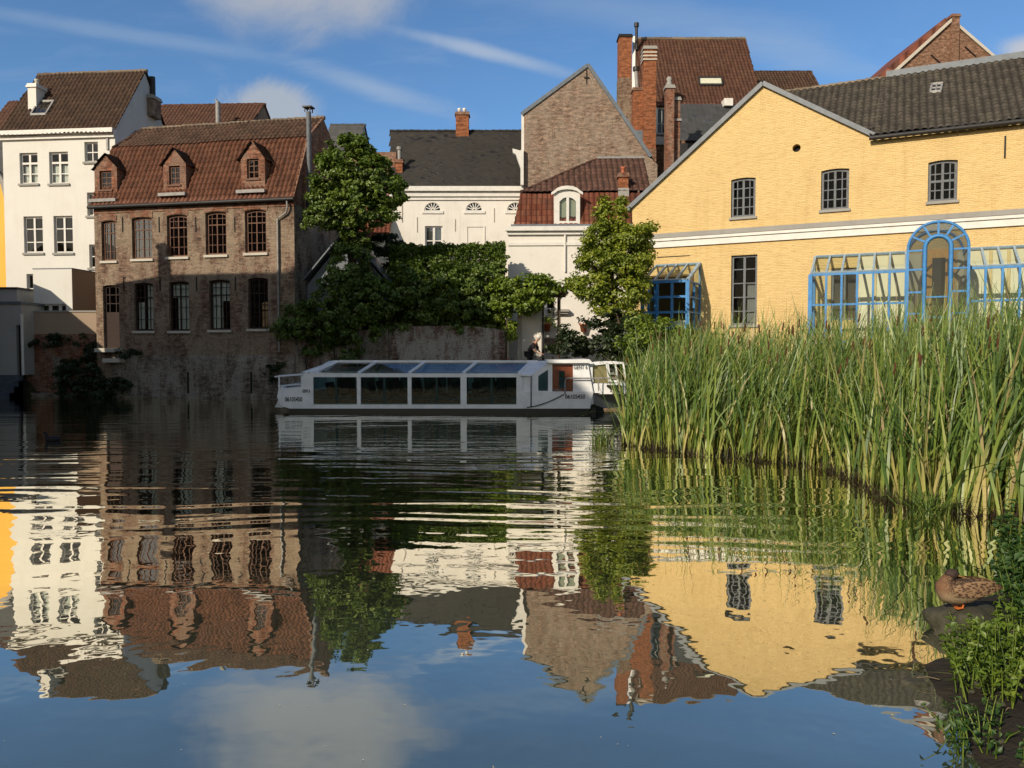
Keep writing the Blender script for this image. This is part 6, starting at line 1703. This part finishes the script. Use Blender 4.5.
foliage('round_tree', 'dark green round crowned tree beside the brick gable wall', 'tree',
        [lobe(352, 168, Y, 27, 30), lobe(338, 190, Y, 26, 26), lobe(372, 178, Y, 24, 22), lobe(384, 192, Y, 22, 20), lobe(350, 205, Y, 34, 22), lobe(325, 216, Y, 20, 14), lobe(372, 208, Y, 22, 18), lobe(396, 186, Y, 9, 8), lobe(332, 165, Y, 14, 14), lobe(362, 150, Y, 12, 12), lobe(318, 190, Y, 10, 12), lobe(402, 200, Y, 6, 5), lobe(308, 222, Y, 7, 5), lobe(345, 143, Y, 7, 6), lobe(388, 216, Y, 8, 5), lobe(320, 160, Y, 6, 6), lobe(382, 162, Y, 7, 6)],
        24000, .19, 'leaf_tree', 101, base=tb, clump=.24, per=40,
        trunk=[([tb, at(353, 280, 36.3), at(352, 250, 36.1), fk, at(350, 212, Y)], [.24, .22, .19, .17, .12]),
               ([fk, at(364, 216, Y), at(378, 200, Y), at(390, 188, Y)], [.085, .07, .05, .02]), ([fk, at(340, 212, Y), at(328, 195, Y)], [.085, .07, .03]), ([fk, at(354, 195, Y), at(352, 165, Y)], [.085, .07, .03])])
Y = 35.3
foliage('ivy', 'mass of dark ivy spilling over the shed and the garden wall', 'ivy',
        [lobe(350, 262, Y, 25, 24), lobe(334, 312, Y, 38, 18), lobe(298, 320, Y, 24, 14), lobe(375, 300, Y, 36, 20), lobe(352, 288, Y, 33, 20), lobe(352, 240, Y, 18, 14), lobe(318, 340, Y, 18, 16), lobe(360, 330, Y, 28, 14), lobe(282, 330, Y, 12, 8), lobe(346, 356, Y, 13, 22, 12)],
        21000, .18, 'leaf_hedge', 102, clump=.24)
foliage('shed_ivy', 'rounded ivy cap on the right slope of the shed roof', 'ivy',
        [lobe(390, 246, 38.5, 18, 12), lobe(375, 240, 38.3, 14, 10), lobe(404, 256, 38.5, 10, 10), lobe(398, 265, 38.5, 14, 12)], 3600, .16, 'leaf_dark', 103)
# clipped hedge: dense box of leaves
rng = np.random.default_rng(5)
a, b = at(392, 262, 38.2), at(505, 262, 38.2)
hz0, hz1 = 3.0, at(450, 249.5, 38.2).z
n = 30000
hx = rng.uniform(a.x, b.x, n); hy = rng.uniform(37.4, 39.0, n); hz = rng.uniform(hz0, hz1, n)
face = rng.random(n)
hy = np.where(face < .55, 37.4 + rng.normal(0, .07, n), hy); hz = np.where((face > .55) & (face < .85), hz1 + rng.normal(0, .07, n), hz)
topw = np.array([mnoise.noise(Vector((x * .8, 0, 1))) * .34 + mnoise.noise(Vector((x * 3.0, y * 2, 1))) * .22 for x, y in zip(hx, hy)])
hz = hz + topw * (hz > hz1 - .6); hy = hy + topw * .8
hr = empty('hedge', (float((a.x + b.x) / 2), 38.2, 1.2), 'clipped dark green hedge in front of the fanlight house', 'hedge')
leaf_mesh('foliage', np.stack([hx, hy, hz], 1) - np.array([(a.x + b.x) / 2, 38.2, 1.2]), .17, 'leaf_hedge', hr, 104)
Y = 35.9
foliage('wall_creeper', 'broad creeper hanging down in front of the hedge and wall', 'creeper',
        [lobe(410, 292, Y, 26, 18), lobe(440, 295, Y, 30, 18), lobe(425, 318, Y, 22, 8), lobe(462, 328, Y, 18, 10), lobe(395, 322, Y, 16, 10), lobe(448, 272, Y, 14, 10), lobe(430, 262, 37.2, 10, 8), lobe(500, 262, 37.0, 8, 12), lobe(470, 300, Y, 30, 22), lobe(490, 325, Y, 17, 24), lobe(455, 310, Y, 28, 12), lobe(420, 308, Y, 28, 9), lobe(480, 282, Y, 26, 18), lobe(404, 275, Y, 18, 15), lobe(497, 345, Y, 8, 14)],
        22000, .18, 'leaf_hedge', 105, clump=.25)
pg = at(532, 353, 35.5)
r = empty('pergola', (pg.x, pg.y, 1.3), 'thin timber pergola almost hidden under the bright green vine', 'pergola')
zp = at(532, 296, 35.5).z - 1.3
for dx_ in (-1.15, 1.25):
    for dy_ in (-.25, .9): mb = MB(); mb.box(dx_ - .04, dx_ + .04, dy_ - .04, dy_ + .04, -.1, zp); mb.build('post', 'bark', r)
for dy_ in (-.25, .9): mb = MB(); mb.box(-1.5, 1.6, dy_ - .04, dy_ + .04, zp + .002, zp + .12); mb.build('beam', 'bark', r)
for k in range(6): mb = MB(); mb.box(-1.35 + k * .52, -1.29 + k * .52, -.5, 1.15, zp + .123, zp + .2); mb.build('rafter', 'bark', r)
foliage('grape_vine', 'bright green vine over the terrace pergola against the white house', 'vine',
        [lobe(512, 290, 35.4, 24, 17), lobe(535, 290, 35.4, 22, 14), lobe(555, 287, 35.6, 18, 10), lobe(525, 303, 35.2, 20, 12), lobe(503, 305, 35.3, 13, 18), lobe(540, 305, 35.4, 9, 12), lobe(508, 326, 35.4, 7, 16)],
        9500, .20, 'leaf_vine', 106, clump=.24)
Y = 33.6
tb = at(620, 353, Y); tb.z = 1.0
foliage('acacia_tree', 'feathery light green tree overlapping the left end of the yellow house', 'tree',
        [lobe(612, 216, Y, 15, 16), lobe(606, 236, Y, 24, 15), lobe(632, 238, Y, 22, 14), lobe(600, 262, Y, 26, 16), lobe(628, 262, Y, 28, 17), lobe(592, 288, Y, 22, 13), lobe(622, 292, Y, 28, 18), lobe(636, 276, Y, 12, 12), lobe(628, 312, Y, 14, 10), lobe(606, 308, Y, 16, 9), lobe(644, 246, Y, 9, 8), lobe(578, 282, Y, 8, 6), lobe(648, 228, Y, 6, 5), lobe(588, 246, Y, 9, 7), lobe(622, 203, Y, 6, 7), lobe(602, 206, Y, 5, 8), lobe(650, 262, Y, 6, 6)],
        24000, .15, 'leaf_light', 107, base=tb, clump=.26, per=34,
        trunk=[([tb, at(618, 320, Y), at(612, 290, Y), at(612, 255, Y), at(612, 225, Y)], [.16, .14, .11, .07, .03]), ([at(612, 290, Y), at(596, 270, Y), at(588, 255, Y)], [.07, .05, .02]), ([at(614, 282, Y), at(632, 262, Y), at(640, 245, Y)], [.07, .05, .02]), ([at(624, 345, Y - .5), at(618, 318, Y - .5), at(614, 305, Y - .5)], [.05, .04, .02])])
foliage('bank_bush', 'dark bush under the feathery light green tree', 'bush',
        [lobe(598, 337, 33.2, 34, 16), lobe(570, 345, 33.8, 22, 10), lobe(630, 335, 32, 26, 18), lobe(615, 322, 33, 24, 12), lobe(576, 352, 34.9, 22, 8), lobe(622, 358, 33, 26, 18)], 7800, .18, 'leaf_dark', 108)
foliage('low_bush', 'low olive green bush below the blue bay window', 'bush',
        [lobe(658, 333, 30, 30, 13), lobe(688, 340, 30, 22, 11), lobe(640, 345, 29, 22, 13), lobe(705, 345, 30, 14, 9), lobe(636, 322, 31, 15, 9), lobe(660, 362, 30, 34, 22), lobe(692, 366, 30, 26, 20)], 10500, .15, 'leaf_vine', 109)
foliage('pot_plant', 'small leafy plant before the white wall right of the pole', 'plant',
        [lobe(573, 337, 36.0, 14, 6), lobe(585, 345, 35.8, 14, 7)], 800, .16, 'leaf_dark', 110)
for (px, py, s_, lab) in ((507, 352.5, 111, 'red flowering planter left of the hut post'), (556, 352.5, 112, 'red flowering planter right of the dark pole')):
    p_ = at(px, py, 35.0)
    r = empty('flower_planter', (p_.x, p_.y, 1.32), lab, 'planter', 'red flower planters on the terrace edge')
    mb = MB(); mb.box(-.42, .42, -.12, .12, 0, .26); mb.build('trough', 'terracotta', r)
    rg = np.random.default_rng(s_); C = np.stack([rg.normal(0, .22, 260), rg.normal(0, .09, 260), .36 + rg.normal(0, .09, 260)], 1)
    leaf_mesh('flower', C[:150], .09, 'red_flower', r, s_); leaf_mesh('leaves', C[150:], .10, 'leaf_dark', r, s_ + 50)
# shrubs on the left quay
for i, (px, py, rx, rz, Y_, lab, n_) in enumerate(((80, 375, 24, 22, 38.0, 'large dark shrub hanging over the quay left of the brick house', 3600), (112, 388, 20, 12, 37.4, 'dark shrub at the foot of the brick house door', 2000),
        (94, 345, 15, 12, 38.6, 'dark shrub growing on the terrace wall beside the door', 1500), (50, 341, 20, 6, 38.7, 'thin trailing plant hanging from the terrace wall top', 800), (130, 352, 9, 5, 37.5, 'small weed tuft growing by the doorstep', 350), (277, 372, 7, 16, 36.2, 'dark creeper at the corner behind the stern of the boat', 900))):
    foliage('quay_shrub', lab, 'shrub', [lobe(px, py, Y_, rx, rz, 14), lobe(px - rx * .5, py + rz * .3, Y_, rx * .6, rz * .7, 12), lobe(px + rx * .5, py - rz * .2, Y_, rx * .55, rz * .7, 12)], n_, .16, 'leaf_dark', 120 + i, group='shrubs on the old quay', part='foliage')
pt = (lambda e: e)(None)
for o_ in [o_ for o_ in COL.objects if o_.name.startswith('wall_pot')][:1]:
    rg = np.random.default_rng(9); C = np.concatenate([np.stack([rg.normal(0, .16, 120), rg.normal(0, .1, 120), .55 + rg.normal(0, .13, 120)], 1), np.stack([.2 + np.linspace(0, .9, 60), rg.normal(-.05, .05, 60), .4 - np.linspace(0, .9, 60) ** 1.3 + rg.normal(0, .04, 60)], 1)])
    leaf_mesh('trailing_plant', C, .12, 'leaf_vine', o_, 9)

# ------------------------------------------------------------------ reeds
RE = [(2.52, 17.95), (2.95, 17.2), (3.9, 16.05), (4.85, 15.15), (5.75, 14.3), (5.62, 12.5), (5.42, 11.1), (5.75, 10.35), (6.45, 9.75), (8.2, 9.5), (11.5, 10.5), (13.5, 14.0), (12.0, 19.0), (9.0, 23.0), (6.0, 26.5), (4.2, 24.5), (3.2, 21.5)]
rng = np.random.default_rng(77)
def rand_in(poly, n):
    P = np.array(poly); out = []
    lo, hi = P.min(0), P.max(0); k = 0
    while k < n:
        q = rng.uniform(lo, hi, (n * 2, 2)); ins = np.zeros(len(q), bool)
        for i in range(len(P)):
            a, b = P[i], P[i - 1]
            c = (a[1] > q[:, 1]) != (b[1] > q[:, 1]); ins ^= c & (q[:, 0] < (b[0] - a[0]) * (q[:, 1] - a[1]) / (b[1] - a[1] + 1e-12) + a[0])
        q = q[ins]; out.append(q); k += len(q)
    return np.concatenate(out)[:n]
def edge_dist(q):
    P = np.array(RE[:10]); d = np.full(len(q), 1e9)
    for i in range(len(P) - 1):
        a, b = P[i], P[i + 1]; ab = b - a
        t_ = np.clip(((q - a) @ ab) / (ab @ ab), 0, 1); d = np.minimum(d, np.linalg.norm(q - a - t_[:, None] * ab, axis=1))
    return d
q = rand_in(RE, 21000); ed = edge_dist(q)
keep = rng.random(len(q)) < np.where(ed < 1.6, 1.0, np.where(ed < 4, .55, .30)); q = q[keep]; ed = ed[keep]
# clumping
cn = np.array([mnoise.noise(Vector((x * 1.3, y * 1.3, 0))) for x, y in q]); keep = rng.random(len(q)) < np.clip(.75 + cn * .8, .2, 1); q = q[keep]; ed = ed[keep]; cn = cn[keep]
nb = len(q)
zb = np.maximum(ground_z(q[:, 0], q[:, 1]), -.05)
hn = np.array([mnoise.noise(Vector((x * .45, y * .45, 7))) for x, y in q])
H = (2.35 + .55 * hn + rng.normal(0, .34, nb)) * np.where(rng.random(nb) < .15, rng.uniform(.35, .8, nb), 1.0)
H = np.clip(H * np.clip(.72 + ed * .45, .72, 1.0), .5, 3.1) * .97 + np.clip((q[:, 0] - 5) * .05, 0, .3)
az = rng.normal(R(20), R(75), nb)                 # lean direction, mostly to the right with the wind
lean = np.abs(rng.normal(.05, .14, nb)); bend = np.abs(rng.normal(.10, .20, nb)) + (rng.random(nb) < .17) * rng.uniform(.2, .95, nb)
wd = rng.uniform(.010, .021, nb)
S = 6
ts = np.linspace(0, 1, S + 1)
dx, dy = np.cos(az), np.sin(az)
fa = rng.uniform(0, math.pi, nb); tw = rng.normal(0, .8, nb)
V = np.zeros((nb, S + 1, 2, 3)); UVv = np.zeros((nb, S + 1, 2, 2))
for i, t_ in enumerate(ts):
    off = H * (lean * t_ + bend * t_ ** 2.6)
    zz = H * t_ - H * bend * bend * .7 * t_ ** 3
    c = np.stack([q[:, 0] + dx * off, q[:, 1] + dy * off, zb + zz], 1)
    w_ = wd * (1 - t_ ** 2.2) * (0.8 + .4 * min(1, t_ * 4)) + .0015
    a_ = fa + tw * t_
    sd = np.stack([np.cos(a_), np.sin(a_), np.zeros(nb)], 1) * w_[:, None]
    V[:, i, 0] = c - sd; V[:, i, 1] = c + sd
    UVv[:, i, :, 1] = t_
idx = np.arange(nb * (S + 1) * 2).reshape(nb, S + 1, 2)
Fc = np.stack([idx[:, :-1, 0], idx[:, :-1, 1], idx[:, 1:, 1], idx[:, 1:, 0]], -1).reshape(-1, 4)
ro = np_obj('reeds', V.reshape(-1, 3), Fc, 4, 'reed', None, UVv.reshape(-1, 2), smooth=True)
tag(ro, 'dense bed of tall green reeds with dry yellow stalks at the waterline', 'reeds', kind='stuff')
# brown seed heads on stems
mb = MB(); qq = rand_in(RE, 420)
hh = edge_dist(qq)
for (x, y), e_ in zip(qq, hh):
    if e_ > 4.5 or rng.random() < .3: continue
    z_ = float(ground_z(np.array([x]), np.array([y]))[0]); h_ = rng.uniform(1.7, 2.35); l_ = rng.normal(.12, .15); l2 = rng.normal(0, .1)
    mb.cur = 1; mb.tube([(x, y, z_), (x + l_ * .5, y + l2 * .5, z_ + h_ * .6), (x + l_, y + l2, z_ + h_ + .45)], [.006, .005, .002], 4, False)
    mb.cur = 0; mb.tube([(x + l_ * .8, y + l2 * .8, z_ + h_), (x + l_ * .83, y + l2 * .83, z_ + h_ + .02), (x + l_ * .92, y + l2 * .92, z_ + h_ + .17), (x + l_ * .93, y + l2 * .93, z_ + h_ + .19)], [.005, .016, .016, .004], 6, False)
so_ = mb.build('cattail_heads', ['cattail_brown', 'reed'], ro)
so_['kind'] = 'stuff'
# dead thatch along the waterline, coloured dark to stand for the shade band there
P_ = np.array(RE[:10]); nl = 5200
sg = rng.integers(0, len(P_) - 1, nl); tt_ = rng.random((nl, 1))
ln = np.linalg.norm(P_[1:] - P_[:-1], axis=1); sg = rng.choice(len(P_) - 1, nl, p=ln / ln.sum())
bq = P_[sg] * (1 - tt_) + P_[sg + 1] * tt_
nrm = np.stack([-(P_[sg + 1] - P_[sg])[:, 1], (P_[sg + 1] - P_[sg])[:, 0]], 1); nrm /= np.linalg.norm(nrm, axis=1, keepdims=True)
sgn = np.sign(((np.array([8.0, 18.0]) - bq) * nrm).sum(1, keepdims=True))
bq = bq + nrm * sgn * rng.uniform(-.05, .55, (nl, 1))
a_ = rng.uniform(0, 2 * math.pi, nl); el = rng.uniform(.1, 1.25, nl); L_ = rng.uniform(.08, .32, nl)
d3 = np.stack([np.cos(a_) * np.cos(el), np.sin(a_) * np.cos(el), np.sin(el)], 1) * L_[:, None]
s3 = np.stack([-np.sin(a_), np.cos(a_), np.zeros(nl)], 1) * rng.uniform(.004, .011, nl)[:, None]
b3 = np.stack([bq[:, 0], bq[:, 1], np.full(nl, -.02)], 1)
V = np.stack([b3 - s3, b3 + s3, b3 + d3 + s3 * .4, b3 + d3 - s3 * .4], 1).reshape(-1, 3)
lo_ = np_obj('reed_litter_shade', V, np.arange(nl * 4).reshape(nl, 4), 4, 'dead_reed_shade', ro)
lo_['kind'] = 'stuff'
# short sedge at the left tip of the reed bed
def tuft(name, label, c, n, h, spread, seed, mat='reed', group=None):
    rg = np.random.default_rng(seed)
    r = empty(name, c, label, 'grass tuft', group)
    V = []; Fc = []; U_ = []
    for k in range(n):
        a_ = rg.uniform(0, 2 * math.pi); hh_ = h * rg.uniform(.5, 1.1); sp = spread * rg.uniform(.3, 1.2); b0 = rg.normal(0, spread * .15, 2); w_ = rg.uniform(.006, .012)
        s_ = np.array([-math.sin(a_), math.cos(a_), 0]) * w_
        i0 = len(V)
        for i in range(5):
            t_ = i / 4
            p = np.array([b0[0] + math.cos(a_) * sp * t_ ** 1.5, b0[1] + math.sin(a_) * sp * t_ ** 1.5, hh_ * (t_ - .45 * t_ ** 3)])
            V += [p - s_ * (1 - t_ * .9), p + s_ * (1 - t_ * .9)]; U_ += [(0, .35 + t_ * .6)] * 2
        for i in range(4): Fc.append((i0 + 2 * i, i0 + 2 * i + 1, i0 + 2 * i + 3, i0 + 2 * i + 2))
    np_obj('blades', np.array(V), np.array(Fc), 4, mat, r, np.array(U_), smooth=True)
    return r
tuft('sedge_tuft', 'arching sedge tuft at the left tip of the reeds', (2.2, 18.6, -.05), 150, .75, .8, 1)
tuft('bank_grass', 'low grass tuft where the reeds meet the muddy bank', (5.55, 10.2, 0), 140, .55, .8, 2)

# ------------------------------------------------------------------ near right bank: rock, plants, ducks
def rock(name, label, c, rr, seed):
    r = MB()
    r.ellipsoid((0, 0, 0), rr, 28, 18, .35, seed)
    for i, v in enumerate(r.v):
        k = 1 + .05 * mnoise.noise(v * 9 + Vector((seed, 0, 0))) + .03 * mnoise.noise(v * 22)
        r.v[i] = Vector((v.x * k, v.y * k, min(v.z * k, rr[2] * .82)))
    o = r.build(name, 'stone_rock'); o.location = c
    return tag(o, label, 'rock')
dk = onz(965, 606, .22)
rock('rock', 'mossy grey rock under the standing duck at the water edge', (dk.x + .03, dk.y + .02, .01), (.29, .24, .24), 3)
rock('rock', 'small wet stone half sunk in the mud below the duck', (2.62, 4.95, -.03), (.10, .08, .06), 5)
tuftpos = None
def herb(name, label, c, n, h, spread, lsize, mat, seed, group=None):
    rg = np.random.default_rng(seed)
    r = empty(name, c, label, 'plant', group)
    st = MB(); C = []
    for k in range(n):
        a_ = rg.uniform(0, 2 * math.pi); rad = spread * math.sqrt(rg.random()); hh_ = h * rg.uniform(.45, 1.05) * (1 - .45 * (rad / spread) ** 2)
        bx_, by_ = math.cos(a_) * rad, math.sin(a_) * rad
        tx, ty = bx_ * 1.25 + rg.normal(0, .05), by_ * 1.25 + rg.normal(0, .05)
        st.tube([(bx_, by_, -.05), ((bx_ + tx) / 2, (by_ + ty) / 2, hh_ * .55), (tx, ty, hh_)], [.005, .004, .002], 4, False)
        nl = int(hh_ / .035)
        for j in range(nl):
            t_ = .2 + .8 * (j + rg.random()) / nl
            for s_ in (0, 1):
                b_ = rg.uniform(0, 6.28); C.append((bx_ + (tx - bx_) * t_ + math.cos(b_) * lsize * .5, by_ + (ty - by_) * t_ + math.sin(b_) * lsize * .5, hh_ * t_ + rg.normal(0, .012)))
    st.build('stem', 'leaf_bank', r)
    leaf_mesh('leaves', np.array(C), lsize, mat, r, seed, up=.9, droop=.4, aspect=.55)
    return r
def gz(x, y): return float(ground_z(np.array([x]), np.array([y]))[0])
for i, (px, py, h_, sp_, ls, n_, mt, lab) in enumerate((
    (1005, 662, .42, .30, .050, 50, 'leaf_bank', 'bright green leafy herb clump below the duck at the bank edge'),
    (1012, 690, .40, .32, .048, 50, 'leaf_bank', 'bright green herb clump at the right picture edge on the mud'),
    (1050, 598, .62, .30, .075, 40, 'leaf_nettle', 'tall nettle clump right behind the tail of the duck'),
    (1040, 562, .80, .42, .080, 44, 'leaf_nettle', 'tallest nettle clump in front of the reeds at the right edge'),
    (1000, 735, .22, .26, .045, 36, 'leaf_nettle', 'low dark weeds on the mud at the bottom right corner'),
        (1062, 640, .6, .35, .07, 30, 'leaf_nettle', 'broad leaved nettle clump between the duck and the bright herbs'))):
    p_ = onz(px, py, .1); z_ = gz(p_.x, p_.y)
    herb('bank_plant', lab, (p_.x, p_.y, max(z_, 0)), n_, h_, sp_, ls, mt, 200 + i, 'leafy plants on the near bank')
tuft('dry_grass', 'tuft of pale dry grass hanging over the mud under the herbs', (onz(1000, 700).x, onz(1000, 700).y, .02), 60, .2, .3, 8)

def duck():
    r = empty('duck', (dk.x, dk.y, .205), 'brown mottled duck with tucked head standing on the rock', 'duck', rz=R(-6))
    st = [(-.215, .155, .005, .006), (-.205, .150, .045, .045), (-.18, .135, .078, .078), (-.13, .125, .098, .092), (-.06, .125, .108, .096), (.02, .132, .105, .088), (.09, .145, .085, .068), (.15, .158, .06, .045), (.20, .165, .038, .022), (.25, .165, .024, .010), (.275, .163, .006, .004)]
    mb = MB(); vs = []; n = 18
    for x, z, ry, rz in st:
        for k in range(n):
            a_ = 2 * math.pi * k / n; vs.append((x, ry * math.cos(a_), z + rz * math.sin(a_)))
    fs = [(i * n + k, i * n + (k + 1) % n, (i + 1) * n + (k + 1) % n, (i + 1) * n + k) for i in range(len(st) - 1) for k in range(n)]
    mb.add(vs, fs, True)
    # neck drawn back into the shoulders, head
    mb.tube([(-.13, 0, .17), (-.135, 0, .215), (-.115, -.005, .245)], [.062, .048, .036], 12)
    b = mb.build('body', 'duck_body', r)
    mb = MB(); mb.ellipsoid((-.105, -.008, .262), (.050, .036, .038), 16, 12); mb.tube([(-.12, 0, .215), (-.112, -.004, .245)], [.040, .034], 12)
    h = mb.build('head', 'duck_head', r)
    mb = MB(); mb.add([(-.065, -.026, .262), (-.065, .008, .262), (-.012, .0, .243), (-.012, -.024, .243), (-.065, -.026, .248), (-.065, .008, .248), (-.012, .0, .238), (-.012, -.024, .238)], [(0, 1, 2, 3), (4, 7, 6, 5), (0, 3, 7, 4), (1, 5, 6, 2), (2, 6, 7, 3)], False); mb.build('bill', 'duck_bill', h)
    mb = MB()
    for sy in (-1, 1): mb.ellipsoid((-.095, -.008 + sy * .033, .268), (.006, .005, .006), 8, 6)
    mb.build('eye', 'iron_black', h)
    for sy in (-1, 1):
        mb = MB(); vs = []; fs = []
        xs_ = np.linspace(-.13, .265, 14); m_ = 7
        for i, x in enumerate(xs_):
            t_ = i / 13; hgt = .075 * math.sin(math.pi * min(1, t_ * .8 + .16)) ** .8
            zc_ = .150 + .028 * t_; yo_ = .108 * (1 - t_ ** 2.2) + .010
            for k in range(m_):
                u_ = k / (m_ - 1) * 2 - 1
                vs.append((x, sy * (yo_ * math.sqrt(max(.05, 1 - .5 * (max(0, u_) ** 1.5))) + .004), zc_ + hgt * (u_ * .75 + .12)))
        for i in range(13):
            for k in range(m_ - 1): fs.append((i * m_ + k, i * m_ + k + 1, (i + 1) * m_ + k + 1, (i + 1) * m_ + k))
        mb.add(vs, fs, True); mb.build('wing', 'duck_wing', r)
    mb = MB(); mb.add([(.22, -.022, .175), (.22, .022, .175), (.325, .012, .162), (.325, -.012, .162), (.22, -.022, .160), (.22, .022, .160), (.325, .012, .158), (.325, -.012, .158)], [(0, 1, 2, 3), (4, 7, 6, 5), (0, 3, 7, 4), (1, 5, 6, 2), (2, 6, 7, 3)]); mb.build('tail', 'duck_wing', r)
    for sy, fx in ((-.028, -.03), (.03, -.02)):
        mb = MB(); mb.tube([(fx, sy, .07), (fx + .006, sy, .035), (fx, sy, .006)], [.012, .007, .007], 7)
        mb.add([(fx + .012, sy, .006), (fx - .05, sy - .032, .004), (fx - .058, sy, .004), (fx - .05, sy + .032, .004), (fx, sy, .016)], [(0, 1, 4), (1, 2, 4), (2, 3, 4), (3, 0, 4), (0, 3, 2, 1)])
        mb.build('leg', 'duck_leg', r)
    return r
duck()
w_ = onz(53, 441)
r = empty('waterbird', w_, 'small dark waterbird swimming in the shaded water at the left', 'bird', rz=R(20))
mb = MB(); mb.ellipsoid((0, 0, .045), (.17, .085, .075), 16, 10); mb.tube([(-.11, 0, .08), (-.14, 0, .14), (-.15, 0, .19)], [.045, .032, .03], 10); mb.ellipsoid((-.165, 0, .205), (.045, .032, .034), 12, 8); mb.build('body', 'coot_black', r)
mb = MB(); mb.tube([(-.2, 0, .2), (-.245, 0, .192)], [.014, .004], 6); mb.build('bill', 'duck_bill', r)
# stones and litter on the mud
mb = MB(); k = 0
while k < 150:
    x, y = rng.uniform(2.2, 4.6), rng.uniform(3.7, 7.2)
    d_ = float(sdist(np.array([x]), np.array([y]))[0])
    if d_ < .04 or d_ > 1.2: continue
    k += 1; s_ = rng.uniform(.008, .035) * (1.6 if rng.random() < .1 else 1)
    mb.cur = 0 if rng.random() < .6 else 1
    if mb.cur == 0: mb.ellipsoid((x, y, max(gz(x, y), -.02) + s_ * .2), (s_, s_ * rng.uniform(.6, 1), s_ * .55), 8, 6, .4, k)
    else:
        a_ = rng.uniform(0, 6.28); z_ = max(gz(x, y), 0) + .02; l_ = rng.uniform(.03, .16)
        mb.tube([(x, y, z_), (x + math.cos(a_) * l_ * .5, y + math.sin(a_) * l_ * .5, z_ + .012), (x + math.cos(a_) * l_, y + math.sin(a_) * l_, z_)], [.003, .0035, .002], 4, False)
tag(mb.build('bank_litter', ['stone_rock', 'dry_stalk']), 'small stones and dry stalk bits lying on the wet mud', 'litter', kind='stuff')
# floating specks
mb = MB()
for k in range(45):
    px = rng.uniform(0, 900); py = rng.uniform(470, 768)
    p_ = onz(px, py, .003); s_ = rng.uniform(.004, .012); a_ = rng.uniform(0, 6.28)
    mb.add([p_ + Vector((math.cos(a_ + q_) * s_ * (1 if i % 2 else .5), math.sin(a_ + q_) * s_ * (1 if i % 2 else .5), 0)) for i, q_ in enumerate((0, 1.57, 3.14, 4.71))], [(0, 1, 2, 3)])
fo = mb.build('floating_leaves', 'blind_cream'); tag(fo, 'tiny pale leaf specks floating on the calm near water', 'leaves', kind='stuff')
